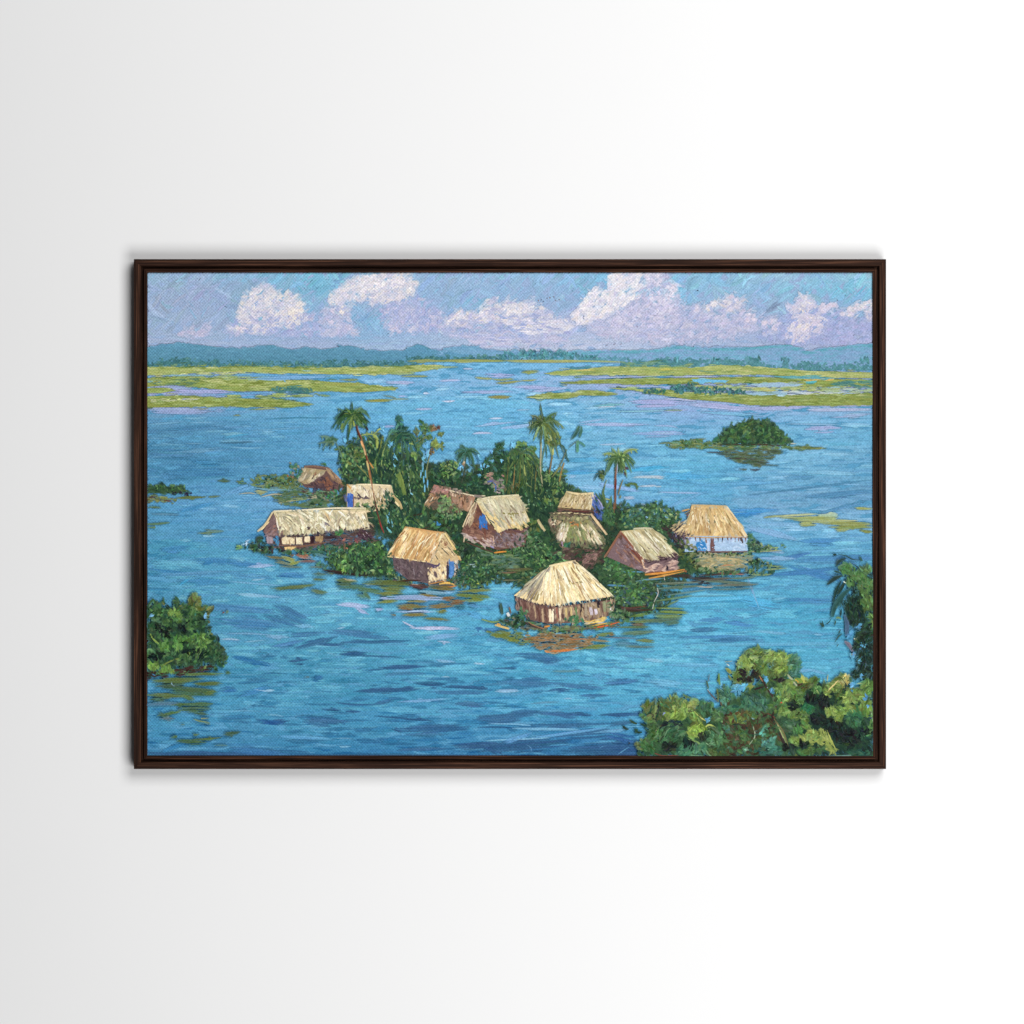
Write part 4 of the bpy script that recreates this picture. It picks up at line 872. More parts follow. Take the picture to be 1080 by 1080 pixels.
for p in [[(660,512),(667,510),(674,514)],[(666,510),(671,511),(672,517)],[(659,511),(665,513)]]: line(p, 2.8, (84,112,60), prof=[.6, 1, .3])
dab(654, 524, 1.4, (120,130,80)); dab(643, 508, 1, (90,140,180))
part('painted_shrub', 'leafy stems beside the short palm')
for p, w, c in [([(638,512),(636,520),(638,528),(640,537)],3,(84,112,66)),([(632,520),(637,530),(640,542)],3,(60,94,60)),([(645,523),(643,530),(639,538)],2.6,(88,116,66)),([(628,520),(633,528),(636,536)],3,(66,96,60)),([(645,526),(644,538),(641,548)],3,(74,108,64)),([(638,526),(643,527)],2,(150,160,90))]:
    line(p, w, c, prof=[.4, 1, .5])
clump(641, 545, 8, 9, GD + GM + [(64,112,92)], 60, r=(1, 2), ang=(70, 30))

# ---------------- back huts
layer()
part('painted_hut', 'pale thatched hut with a blue door behind the long hut')
poly([(366,511),(413,512),(416,524),(408,537),(384,541),(366,536)], (196,176,134))
thatch((367,511),(412,512),(408,530),(371,522), [(222,204,164),(206,186,144),(190,168,124),(230,214,178)], 46, under=(206,186,146))
for p in [[(373,514),(378,521),(382,525)],[(383,514),(387,519)],[(376,519),(383,526)],[(400,513),(404,518),(408,523)],[(398,518),(402,527),(403,534)],[(392,514),(395,521)],[(407,515),(411,521)],[(396,522),(399,532)]]: line(p, 1.6, random.choice([(64,54,80),(92,76,62),(80,66,60)]), prof=[.5, 1, .3])
fill([(372,522),(380,523),(389,520),(389,526),(375,527)], [(62,50,78),(84,66,78)], L=(3, 6), W=(1.2, 2), ang=(0, 20), cover=1.8)
fill([(372,527),(392,526),(394,537),(376,537)], [(206,186,150),(186,164,130),(220,204,172)], L=(3, 6), W=(1.4, 2.4), ang=(80, 20), cover=2.2)
fill([(396,522),(406,524),(407,536),(400,538)], [(214,192,150),(170,146,100),(150,130,84)], L=(4, 8), W=(1.4, 2.2), ang=(75, 12), cover=2)
fill([(363,521),(367,520),(368,529),(363,530)], [(104,116,160),(90,98,140)], L=(3, 5), W=(1.4, 2), ang=(80, 10), cover=2)
fill([(366.5,520),(372.5,521),(372.5,535),(366.5,535)], [(66,106,190),(76,118,200),(60,94,176)], L=(4, 7), W=(1.6, 2.4), ang=(88, 6), cover=2.4, shrink=.6)
line([(373,523),(373,535)], 1.2, (110,66,54)); line([(366,511),(371,516),(374,521)], 2, (210,150,84)); line([(376,511),(390,511),(412,512)], 1.6, (228,212,172))
leaves([(374,532),(392,530),(398,541),(376,538)], GD + OLV, r=(1, 1.8), n=26)
line([(414,522),(421,530),(424,537)], 3, (196,168,110)); line([(416,528),(421,534)], 2, (224,200,150))
leaves([(405,518),(416,520),(420,540),(404,546),(400,534)], GD + [(50,92,70)], r=(1.2, 2.2), cover=1.2, ang=(75, 25))
leaves([(394,527),(404,527),(402,541),(394,541)], GD + GM, r=(.8, 1.5), n=14, ang=(80, 15))
TRUNK = [b_ for b_ in ORDER if b_.label and b_.label.startswith('tall palm with a red brown')][0]
NOW = CUR[0]; use(TRUNK)     # the leaning trunk runs on in front of the pale roof
ZC[0] += 0.00012
for p, w, cc in [([(391,505),(393,514),(395,526)],1.5,(140,100,74)),([(393,512),(394,520)],1.4,(206,170,120)),([(395,525),(398,540),(401,551)],1.5,(100,62,52)),([(400,548),(402,555),(405,562)],1.4,(150,50,50))]:
    line(p, w, cc)
use(NOW)
part('painted_hut', 'pinkish brown low roofed hut left of the central hut')
fill([(457,512),(470,513),(483,516),(492,518),(500,527),(494,546),(474,540),(452,536),(447,530),(453,521)], [(96,78,62),(84,70,56),(110,80,60)], L=(4, 9), W=(2, 3), ang=(30, 30), cover=2, shrink=.6)
thatch((458,511),(476,515),(472,522),(453,520), [(168,116,104),(154,104,92),(180,128,112),(150,110,90)], 26, under=(160,112,98))
thatch((474,513),(491,517),(485,521),(474,518), [(140,112,100),(160,130,110)], 10)
thatch((470,517),(502,523),(496,541),(476,532), [(150,104,70),(132,88,60),(168,122,86),(176,136,104)], 46, under=(146,102,72))
for w in (1.8, 1.6): line([(472,517),(486,520),(500,523),(512,523)], w, (212,196,164) if w > 1.7 else (190,176,150))
line([(500,523),(509,524)], 3, (120,106,96)); line([(473,517),(479,521)], 2, (214,196,160))
fill([(454,520),(464,523),(456,534),(448,531)], [(150,104,66),(132,86,56),(176,140,96)], L=(4, 7), W=(1.4, 2.2), ang=(-45, 15), cover=2.2)
line([(456,520),(452,526),(448,532)], 1.8, (224,206,170)); line([(453,519),(462,523),(470,522)], 1.2, (60,44,44)); line([(458,523),(453,530)], 1.2, (224,210,180))
leaves([(464,524),(472,520),(478,532),(490,538),(484,548),(470,548),(462,538)], GM + GL + [(66,104,70)], r=(1, 2), cover=1.4)
leaves([(468,524),(476,526),(474,540),(466,540)], GL, r=(.9, 1.6), n=16)
part('painted_hut', 'small stilted hut with a tan roof and a blue gable end')
fill([(589,536),(628,537),(629,543),(588,543)], [(84,54,48),(66,44,44),(106,66,56)], L=(4, 9), W=(1.6, 2.6), ang=(0, 6), cover=2.2)
fill([(622,527),(628,522),(636,534),(634,548),(627,543)], [(66,104,184),(84,120,192),(130,136,190),(56,84,160)], L=(3, 7), W=(1.6, 2.6), ang=(55, 20), cover=2.4)
thatch((597,519),(626,521),(623,538),(588,535), [(196,172,120),(178,152,102),(208,186,136),(166,140,92)], 60, under=(188,164,114), hi=[(228,208,164),(222,200,150)], nhi=14)
line([(597,518.5),(611,521),(626,520)], 2.4, (216,192,142)); line([(598,520.5),(612,523),(624,522.5)], 1.2, (104,96,64)); line([(625,521),(624,530),(622,538)], 2.4, (226,204,160)); line([(627,522),(633,530),(636,536)], 1.6, (150,150,196))
for x, y in [(607,529),(613,528),(597,534),(603,536),(596,526)]: dab(x, y, .9, (96,66,50))
line([(589,536),(606,538),(623,538)], 1.4, (120,84,56)); line([(600,539),(622,540)], 1.6, (96,40,40)); line([(628,538),(633,541),(632,550)], 1.4, (50,50,80))
part('painted_hut', 'bell shaped thatch hut with olive shadows at the centre right')
fill([(580,542),(600,540),(622,543),(632,556),(640,566),(637,578),(600,582),(588,574),(581,558)], [(110,90,64),(84,70,52),(100,104,62)], L=(4, 9), W=(2, 3.4), ang=(60, 30), cover=2.2, shrink=.6)
thatch((581,543),(622,544),(618,549),(582,550), [(170,160,104),(150,140,90),(130,116,74),(186,172,116)], 30, lenf=(.5, .9))
thatch((580,545),(594,549),(590,560),(579,556), [(206,178,130),(176,144,104),(140,104,80)], 16)
line([(580,544),(592,546),(602,549)], 1.6, (90,66,56)); line([(582,542),(600,541),(622,543)], 1.8, (206,190,140))
thatch((594,549),(622,548),(637,572),(590,572), [(150,146,92),(128,128,76),(176,160,110),(110,112,66)], 50, under=(140,134,84))
thatch((592,551),(600,551),(596,572),(587,570), [(222,204,166),(206,184,144),(232,216,184)], 34); thatch((612,552),(624,554),(637,577),(622,572), [(226,206,166),(212,186,142),(196,168,120)], 44)
fill([(602,549),(614,551),(612,557),(603,556)], [(176,106,52),(190,124,66)], L=(3, 6), W=(1.4, 2.4), ang=(10, 15), cover=2)
line([(623,542),(630,551),(640,564)], 2.8, (222,190,142)); line([(624,541),(633,553),(640,563)], 1, (84,54,50)); line([(621,544),(627,552),(633,558)], 1.4, (92,80,80))
leaves([(598,552),(612,557),(622,566),(616,575),(598,568)], [(120,124,64),(104,112,60),(134,134,72)], r=(1.2, 2.2), n=40)
for x, y in [(592,575),(590,579),(634,575),(633,579),(606,574),(617,573)]: dab(x, y, 1.2, (60,36,52), a=75)
line([(592,571),(594,576)], 2.6, (170,140,170)); clump(598, 575, 2.4, 2.4, [(60,110,74),(52,96,90)], 8)

# ---------------- main huts
layer()
part('painted_thicket', 'green plants crowding between the front huts')
fill([(486,552),(505,578),(540,585),(556,560),(575,550),(590,575),(600,592),(580,600),(555,620),(530,610),(520,595),(500,590),(490,570)], GD + [(60,96,60)], L=(4, 9), W=(2, 3), ang=(20, 40), cover=2.6, under=(54,84,60), shrink=.6)
leaves([(530,572),(560,560),(585,575),(596,590),(570,600),(540,590),(520,585)], GM + GD + [(90,130,70)], r=(.9, 1.8), cover=1.4)
fill([(578,582),(600,578),(636,580),(640,592),(620,600),(600,592)], [(96,70,66),(78,58,60),(120,92,86),(74,84,60)], L=(4, 8), W=(1.6, 2.6), ang=(-15, 25), cover=2.4)
fill([(614,586),(628,580),(632,585),(622,597),(614,596)], [(150,116,108),(130,98,94)], L=(4, 7), W=(1.6, 2.4), ang=(-40, 15), cover=2)
fill([(545,600),(570,590),(580,596),(548,625),(540,620)], GD + [(96,104,60)], L=(4, 8), W=(1.6, 2.6), ang=(0, 20), cover=2, shrink=.6)
leaves([(556,545),(568,548),(572,562),(560,566)], GM + OLV, r=(1, 1.8), n=26)
leaves([(486,556),(520,584),(560,566),(590,580),(600,592),(560,612),(520,604),(494,588)], [(132,152,84),(146,164,92),(112,140,78),(120,146,96),(96,132,80)], r=(.8, 1.7), cover=.34)
line([(567,548),(571,555),(575,560)], 3.4, (200,180,130)); line([(568,552),(574,560)], 1.4, (226,206,164))
part('painted_thicket', 'bushes and bank around the right hand huts')
fill([(652,548),(662,536),(680,534),(696,531),(715,541),(716,552),(705,566),(716,580),(730,592),(760,600),(790,602),(770,606),(720,608),(690,612),(690,640),(660,645),(640,625),(625,600),(634,590),(645,570)], GD + [(58,90,62),(70,100,64)], L=(4, 10), W=(2, 3.4), ang=(20, 40), cover=2.6, under=(56,86,62), shrink=.6)
fringe([(652,548),(662,536),(680,534),(696,531),(715,541),(716,552)], GD + GM + [(60,104,96)], step=1.6)
leaves([(652,547),(662,538),(680,534),(694,532),(700,545),(690,556),(660,556)], [(60,104,96),(74,116,84),(52,92,84),(92,124,76)], r=(1, 2), cover=1.5)
for x, y in [(674,538),(690,542),(682,546),(665,543),(703,545)]: clump(x, y, 1.4, 1.2, [(120,170,206)], 3, r=(.7, 1.2))
leaves([(690,533),(716,541),(718,548),(704,548)], [(120,150,92),(104,140,96),(140,160,100)], r=(.8, 1.5), n=24)
fill([(695,552),(725,556),(728,572),(716,580),(705,566)], [(70,50,58),(56,46,52),(84,62,60)], L=(3, 6), W=(1.4, 2.2), ang=(20, 40), cover=1.6)
leaves([(712,568),(730,570),(738,585),(736,600),(722,598)], GD + OLV + [(96,120,70)], r=(1.2, 2.2), cover=1.6)
leaves([(636,590),(655,590),(672,602),(660,612),(645,606)], GM + [(96,150,70),(58,110,84)], r=(1.2, 2.2), cover=1.5)
leaves([(645,608),(690,612),(688,640),(650,640)], GD + GM + [(60,110,84),(70,100,120)], r=(1, 2), cover=1.5)
leaves([(662,622),(684,618),(684,632),(668,638)], [(120,150,70),(100,138,70)], r=(1, 1.8), n=34)
leaves([(634,592),(668,602),(690,612),(690,638),(650,640)], [(132,152,84),(146,164,92),(112,140,78),(120,146,96),(96,132,80)], r=(.8, 1.7), cover=.4)
leaves([(652,547),(664,537),(690,533),(714,542),(702,562),(660,558)], [(132,152,84),(146,164,92),(112,140,78),(120,146,96),(96,132,80)], r=(.8, 1.6), cover=.4)
for x0, y0, x1, y1, w, c in [(655,603,680,603,2,(90,150,190)),(670,613,700,610,2,(104,150,180)),(640,617,660,618,2.4,(80,140,190)),(700,607,730,607,3,(70,60,56)),(725,609,760,611,3,(60,54,50)),(690,616,740,614,3,(104,116,96)),(735,607,790,604,2,(78,50,46)),(730,618,752,619,1.4,(180,150,120)),(690,622,740,618,3,(92,116,96)),(742,612,795,616,3,(96,112,96)),(750,618,800,616,3,(104,110,92)),(728,613,750,616,2.6,(52,44,46)),(760,606,785,606,1.6,(166,84,50)),(700,628,745,622,2,(90,120,110)),(690,634,730,628,2.4,(96,126,80)),(700,640,716,633,2,(104,128,70)),(660,642,685,640,2,(110,70,50)),(655,645,690,643,2.4,(80,56,46)),(688,606,700,602,1.2,(130,150,150))]:
    hs(x0, y0, x1, y1, w, c)
for p in [[(693,620),(694,626),(690,634)],[(690,634),(688,642)],[(700,606),(701,612)]]: line(p, 1, (190,190,180))
part('painted_hut', 'long thatched hut with cream walls at the left of the village')
fill([(281,565),(298,566),(345,566),(392,562),(396,572),(345,578),(296,580),(282,574)], [(84,54,50),(66,44,46),(104,66,54)], L=(4, 10), W=(1.6, 2.6), ang=(0, 6), cover=2.4, shrink=.6)
fill([(290,556),(392,553),(393,567),(298,569)], [(76,52,48),(60,44,44),(90,64,52)], L=(5, 10), W=(1.8, 2.8), ang=(0, 8), cover=2.4)
poly([(288,540),(278,561),(282,566),(299,566),(298,552)], (106,78,78))
fill([(289,545),(296,552),(298,566),(281,564)], [(110,78,84),(130,100,104),(90,62,66),(140,92,72)], L=(4, 8), W=(1.4, 2.4), ang=(-50, 25), cover=2.2)
thatch((288,539),(386,537),(390,558),(299,565), [(206,190,146),(190,174,128),(176,162,120),(218,204,164),(160,150,112)], 150, under=(200,184,140), hi=[(238,226,190),(230,214,172)], nhi=60)
fill([(290,540),(330,537),(336,545),(326,552),(302,550)], [(150,146,118),(130,128,104),(166,160,128)], L=(4, 9), W=(1.4, 2.2), ang=(25, 18), cover=1.2)
fill([(294,553),(304,549),(313,553),(312,558),(299,559)], [(240,226,190),(232,216,176)], L=(4, 7), W=(1.8, 2.8), ang=(20, 15), cover=2)
for x, y in [(318,553),(325,547),(338,541),(329,550)]: fill([(x-3,y-3),(x+4,y-2),(x+5,y+3),(x-2,y+3)], [(240,228,194)], L=(4, 6), W=(1.6, 2.4), ang=(50, 12), cover=2)
thatch((298,560),(346,555),(346,563),(299,565.5), [(176,166,118),(164,154,108),(188,176,128)], 34, lenf=(.6, .95))
fill([(343,549),(349,551),(354,558),(346,561),(341,556)], [(112,104,124),(126,118,134),(100,92,110)], L=(4, 8), W=(1.6, 2.6), ang=(45, 12), cover=2)
for p in [[(342,541),(346,549),(352,557)],[(320,539),(328,546)],[(362,548),(366,556)],[(304,552),(312,547)],[(308,549),(303,553)],[(372,541),(366,545)]]: line(p, 1.3, (96,86,72), prof=[.4, 1, .3])
line([(289,539),(320,538),(352,536),(386,536)], 2, (226,212,174)); line([(352,544),(366,543),(380,546),(394,546)], 1.2, (120,108,84)); line([(360,538),(374,541),(386,540)], 2.6, (226,206,164)); line([(343,541),(348,548),(352,554)], 1.6, (216,178,116))
thatch((365,545),(388,546),(388,559),(370,560), [(216,192,138),(200,178,124),(224,206,160)], 22)
line([(288,540),(281,552),(272,560.5)], 2.4, (206,178,126)); line([(284,550),(278,557),(272,560)], 1.6, (226,200,144)); line([(289,541),(280,556),(278,560)], 1, (60,44,48)); line([(291,543),(298,555),(299,565)], 1.4, (150,120,90))
for P, pal in [([(298,567),(311,566.5),(311,574),(298,574)], [(222,200,158),(206,184,142),(232,214,176)]), ([(312,567),(319,566.5),(319,574),(312,574)], [(226,212,176),(214,194,152)]), ([(321.5,566),(327,565.5),(327,572),(321.5,572)], [(224,206,166)]), ([(333,566),(341,565),(340,571),(333,571)], [(170,142,98),(156,128,88)]), ([(281,566),(287,566),(288,573),(282,573)], [(166,148,156),(150,130,140)]), ([(300,577),(312,576),(311,579),(301,579.5)], [(216,180,116)])]:
    fill(P, pal, L=(3, 6), W=(1.6, 2.4), ang=(80, 14), cover=2.6, shrink=.5)
fill([(288.5,567),(294,566),(294,575),(290,575)], [(58,134,186),(72,150,196)], L=(3, 6), W=(1.6, 2.2), ang=(80, 10), cover=2.4)
for p, w, c in [([(296,566),(297,575)],1.8,(70,38,36)),([(311.6,566),(312,574)],1.4,(70,44,42)),([(320.2,565),(320.4,573)],1.6,(80,48,42)),([(328,565),(328,573)],1.2,(80,44,40)),([(330,565),(330,573)],4,(52,28,36)),([(343,567),(355,566)],3.4,(54,36,40)),([(297,575.5),(320,576),(344,572)],1.6,(120,76,52)),([(296,577),(300,580)],2,(70,44,40)),([(305,569),(306,574)],1,(150,110,70))]:
    line(p, w, c)
leaves([(258,577),(268,570),(276,565),(282,575),(296,579),(300,583),(275,583)], GD + [(60,92,58),(44,58,46)], r=(1, 2), cover=1.6)
leaves([(270,576),(290,578),(300,582),(280,584)], [(60,40,40),(46,42,40)], r=(1, 1.6), n=20)
clump(258, 574, 3, 1.6, [(150,180,206)], 4, r=(.8, 1.3)); clump(253, 577, 3, 2, [(130,160,90),(150,176,110)], 8, r=(.8, 1.3)); hs(262, 579, 285, 581, 2, (130,150,84)); dab(261, 574, 1.4, (30,60,60))
leaves([(300,580),(330,578),(352,574),(380,570),(392,566),(396,576),(360,584),(330,586),(304,586)], GD + GM + [(58,110,96),(110,66,50)], r=(1, 1.9), cover=1.3)
for x, y in [(366,578),(369,574),(377,572),(375,570),(363,569)]: dab(x, y, 1.5, random.choice([(170,76,56),(150,62,60),(120,50,56)]))
fill([(373,562),(384,559),(394,566),(388,572),(376,570)], [(66,40,56),(54,34,50),(84,56,66)], L=(4, 8), W=(1.4, 2.4), ang=(50, 20), cover=2)
for p in [[(383,563),(388,570)],[(386,561),(390,566)]]: line(p, .9, (190,176,180))
clump(358, 562, 4, 3, [(80,140,70),(60,110,60)], 12, r=(.9, 1.5))

part('painted_shrub', 'rounded bright green shrub between the long hut and the orange thatched hut')
fill([(344,590),(352,580),(366,576),(384,573),(398,572),(408,576),(412,588),(418,600),(420,610),(396,610),(370,607),(352,604)], GD, L=(3, 8), W=(2, 3.2), ang=(70, 35), cover=2.8, under=(40,68,50), shrink=.6)
fringe([(344,590),(352,580),(366,576),(384,573),(398,572),(408,576)], GM + GD, step=1.8)
leaves([(346,592),(356,580),(372,576),(398,571),(412,582),(414,600),(398,606),(362,604)], GM + GD + [(70,112,62)], r=(1.2, 2.4), cover=1.3, ang=(80, 35))
leaves([(346,592),(356,580),(372,576),(398,571),(412,582),(414,600),(398,606),(362,604)], [(132,152,84),(146,164,92),(112,140,78),(120,146,96),(96,132,80)], r=(.9, 1.8), cover=.35, ang=(80, 35))
leaves([(352,592),(360,582),(368,586),(366,600),(356,602)], [(120,158,72),(104,142,68),(134,166,80)], r=(1.2, 2.2), n=26)
leaves([(378,580),(398,573),(408,582),(402,592),(384,590)], [(100,140,66),(116,150,70),(84,128,60)], r=(1.2, 2.2), n=30, ang=(85, 25))
for x, y in [(384,602),(369,599),(411,603),(396,596),(376,590),(363,603)]: clump(x, y, 2.2, 2.4, [(96,142,70),(84,132,70)], 6, r=(1.2, 1.8))
clump(363, 601, 1.8, 1.8, [(170,190,80)], 4, r=(1, 1.4)); clump(412, 601, 2, 4, [(134,160,76)], 6, r=(1, 1.6))
leaves([(378,588),(392,584),(398,596),(384,600)], [(34,56,44),(40,62,44)], r=(1.2, 2), n=22)
leaves([(335,575),(350,574),(348,584),(336,584)], [(60,116,100),(76,124,90)], r=(1, 1.8), n=16)
leaves([(332,591),(345,596),(346,602),(334,598)], [(66,104,80)], r=(1, 1.8), n=14)
hs(345, 604, 400, 607, 2.6, (50,40,40)); hs(340, 601, 372, 605, 2.4, (66,46,44))
part('painted_hut', 'orange thatched hut with a blue door at the front left')
poly([(414,587),(452,592),(471,596),(472,611),(452,615.5),(430,611),(416,600)], (92,72,74))
fill([(412,586),(452,591),(451,615),(430,611),(416,601)], [(92,72,76),(80,62,68),(104,84,86),(70,52,60)], L=(4, 9), W=(1.8, 3), ang=(60, 20), cover=2.6, shrink=.6)
for p in [[(436,600),(437,606)],[(420,594),(420,600)]]: line(p, 1.8, (130,110,120))
thatch((427,556),(469,562),(453,593),(409,587), [(222,178,110),(206,158,92),(232,194,130),(190,138,78),(214,166,100)], 120, under=(216,170,104), hi=[(244,222,170),(240,208,150)], nhi=40, lenf=(.3, .6), W=(1.6, 3))
thatch((458,562),(469,563),(455,592),(446,590), [(170,108,56),(190,132,72),(206,152,92)], 18)
for p in [[(436,562),(431,576),(428,588)],[(446,560),(438,578),(434,591)],[(455,562),(450,578),(444,590)],[(462,563),(456,578),(450,591)],[(421,574),(416,586)]]: line(p, 1.3, random.choice([(150,96,48),(166,112,60),(140,84,44)]), prof=[.4, 1, .5])
line([(427,556),(440,558),(458,561),(469,562)], 2.2, (200,148,88)); dab(429, 577, 1.3, (84,100,116)); dab(433, 573, .8, (130,130,130)); dab(422, 587, 1.4, (110,66,40))
line([(409,587),(425,588.5),(440,591),(452,593)], 1.4, (240,208,150))
poly([(468,563),(485,590),(471,598),(452,594)], (196,170,124))
fill([(467,568),(480,588),(470,595),(455,592)], [(214,184,132),(196,166,116),(176,144,98),(226,200,152)], L=(4, 8), W=(1.4, 2.4), ang=(30, 25), cover=2.4, shrink=.5)
fill([(466,567),(472,573),(469,578),(464,574)], [(150,94,56),(120,74,50)], L=(3, 5), W=(1.4, 2), ang=(50, 15), cover=1.8)
for p in [[(463,575),(470,582),(476,588)],[(461,580),(467,586)],[(472,576),(480,586)],[(459,585),(463,592)]]: line(p, 1.2, (54,58,54), prof=[.4, 1, .3])
line([(469,562),(462,574),(454,591)], 1.6, (226,204,164)); line([(466,568),(460,580),(456,589)], 1.2, (60,60,60)); line([(469,562),(478,576),(486,591)], 2.6, (226,190,122)); line([(470,561),(480,575),(486,588)], 1, (170,150,110))
line([(478,576),(486,592)], 1.6, (206,150,76))
fill([(451,599),(459,597),(470,595),(471,611),(460,613),(452,615)], [(232,206,154),(222,190,134),(240,220,176)], L=(4, 8), W=(2, 3), ang=(75, 18), cover=2.8, shrink=.5)
line([(451,594),(461,597),(464,594)], 2.4, (92,74,104)); line([(455,597),(460,599)], 2, (84,68,110)); line([(463,592),(472,592),(484,590)], 1.8, (200,170,130))
line([(472,592),(472,602),(472,612)], 2.6, (62,44,60)); line([(470,600),(470,611)], 1.2, (206,150,84))
fill([(474,592),(479,592),(478.5,609),(474,609)], [(76,128,194),(90,140,204),(66,114,180)], L=(4, 8), W=(1.8, 2.4), ang=(88, 6), cover=2.6, shrink=.5)
fill([(479.5,593),(484,592),(483,607),(479,608)], [(150,110,90),(120,84,76),(206,190,170)], L=(3, 5), W=(1.4, 2), ang=(85, 10), cover=2)
line([(414,612),(430,616),(444,619),(452,619)], 3, (92,50,44)); line([(424,614),(436,616.5),(446,617)], 1.2, (206,160,120)); line([(452,616),(462,614),(471,612)], 1.6, (180,120,66)); line([(436,619),(446,621)], 2.4, (70,44,44))
leaves([(408,604),(420,606),(436,613),(432,618),(410,614)], GD + OLV, r=(.8, 1.6), cover=1.3)
leaves([(479,602),(490,598),(494,614),(482,618),(474,612)], GD + [(60,96,70),(96,84,60)], r=(.9, 1.7), cover=1.6)
for s in [(452,617,484,616,2.4),(446,619,470,620,2),(468,611,486,611,2)]: hs(*s, random.choice([(84,60,46),(70,84,54),(96,70,50)]))
part('painted_boat', 'yellow orange boat pulled up by the orange thatched hut')
line([(463,616),(472,614.6),(480,617)], 3, (222,170,70), prof=[.5, 1, .5]); line([(464,618.5),(474,619),(482,617.5)], 1.6, (200,120,50))
part('painted_shrub', 'dark green shrub right of the orange thatched hut')
fill([(486,592),(494,588),(505,586),(518,594),(522,604),(518,614),(500,620),(484,614)], GD + [(52,92,76)], L=(3, 7), W=(2, 3), ang=(60, 40), cover=2.8, under=(42,72,60), shrink=.6)
fringe([(486,592),(494,588),(505,586),(518,594),(522,604),(518,614)], GM + GD, step=1.8)
leaves([(486,594),(496,588),(508,587),(520,598),(520,612),(496,618)], GD + GM + [(70,116,96),(84,126,70)], r=(1, 2), cover=1.3)
leaves([(486,594),(496,588),(508,587),(520,598),(520,612),(496,618)], [(132,152,84),(146,164,92),(112,140,78),(120,146,96),(96,132,80)], r=(.8, 1.6), cover=.35)
clump(499, 596, 3, 3, [(150,180,190),(120,160,140)], 8, r=(.7, 1.3)); clump(504, 615, 3, 1, [(210,190,70)], 4, r=(.7, 1.1)); leaves([(484,612),(520,612),(510,622),(482,620)], GM + OLV, r=(1, 1.7), n=30)
leaves([(476,580),(486,572),(496,582),(490,590)], GD, r=(1.2, 2), n=22)
leaves([(455,540),(470,545),(488,560),(486,575),(470,560),(452,556)], GD + GM, r=(1.2, 2.2), cover=1.4)
clump(462, 552, 2.4, 1.6, [(54,130,190)], 5, r=(.9, 1.4))
fill([(500,575),(520,585),(545,584),(548,598),(530,604),(515,592)], [(84,116,104),(96,130,120),(70,100,84),(110,130,90)], L=(5, 10), W=(1.4, 2.4), ang=(5, 12), cover=1.8)
part('painted_hut', 'pale grey thatched hut with a deep blue door at the centre of the village')
poly([(503,528),(518,553),(525,561),(556,557),(554,576),(525,580),(506,574),(487,560)], (104,66,54))
thatch((501,529),(504,528),(496,557),(487,555), [(206,182,140),(186,158,116),(216,196,156),(150,116,88)], 24)
fill([(503,533),(516,553),(518,560),(494,558)], [(126,72,46),(108,60,44),(90,50,44),(140,84,50)], L=(4, 8), W=(1.6, 2.6), ang=(60, 25), cover=2.6, shrink=.5)
thatch((503,527),(547,521.5),(559,550),(525,562), [(196,184,144),(184,174,138),(206,192,150)], 90, under=(198,182,136), lenf=(.2, .45), W=(1.6, 3))
fill([(508,534),(520,541),(545,540),(559,546),(556,555),(548,559),(536,557),(525,562),(517,550)], [(226,196,128),(216,184,118),(234,208,146),(204,172,108)], L=(5, 11), W=(1.6, 2.8), ang=(55, 14), cover=2.4, shrink=.6)
fill([(503,527),(547,522),(557,536),(530,541),(516,540)], [(190,182,148),(178,170,138),(206,196,158),(196,184,140)], L=(5, 10), W=(1.8, 3), ang=(15, 35), cover=1.8, shrink=.6)
fill([(530,541),(556,537),(554,541),(542,548),(534,545)], [(132,124,66),(150,138,78),(120,112,60)], L=(4, 8), W=(1.4, 2.2), ang=(45, 18), cover=1.8)
line([(534,541),(538,549)], 1.2, (228,200,130)); line([(540,540),(545,548)], 1.2, (226,196,126)); line([(530,538),(545,538),(558,536)], 1.2, (140,132,104)); dab(514, 532, .9, (60,50,60)); line([(516,548),(522,552)], 1.4, (70,90,110)); line([(520,547),(523,550)], 1.2, (84,100,110))
line([(503,527),(520,524),(547,522)], 1.8, (216,206,170)); line([(503,528),(509,539),(517,553)], 2, (222,196,138)); line([(501,530),(494,543),(488,556)], 1.8, (220,200,156)); line([(500,533),(494,546)], 1.2, (110,66,50))
line([(519,560),(527,562.5),(537,558),(548,561),(558,556)], 1.6, (92,60,64))
fill([(506,544),(511,543),(514,551),(514,557),(505,556)], [(50,112,190),(66,130,206),(42,98,172)], L=(4, 7), W=(1.8, 2.6), ang=(80, 12), cover=2.6, shrink=.5)
fill([(488,558),(505,558),(520,562),(522,570),(505,568),(490,563)], [(122,76,60),(100,60,54),(146,98,74)], L=(4, 8), W=(1.6, 2.4), ang=(20, 20), cover=2.2)
fill([(488,563),(505,566),(522,570),(521,579),(508,575),(492,569)], [(196,172,160),(180,156,158),(210,188,168),(160,132,130)], L=(4, 8), W=(1.8, 2.6), ang=(25, 18), cover=2.4)
fill([(520,563),(545,562),(556,560),(552,574),(534,578),(522,576)], [(112,98,108),(92,78,88),(136,118,128),(92,70,68),(150,128,122)], L=(4, 8), W=(1.6, 2.4), ang=(20, 40), cover=2.4)
line([(520,565),(521,574)], 2.2, (206,170,140)); line([(511,559),(512,567)], 2, (110,54,40)); line([(491,571),(505,577),(520,582)], 1.6, (84,54,46)); line([(514,574),(521,578)], 1.6, (150,150,200))
line([(490,566),(489,572)], 1.6, (200,176,140)); leaves([(540,566),(556,560),(570,566),(566,580),(545,582)], GD + GM, r=(1, 1.9), n=40)
part('painted_boat', 'thin orange boat below the central hut')
line([(521,583),(528,582),(534,581.6)], 1.8, (226,140,50)); 
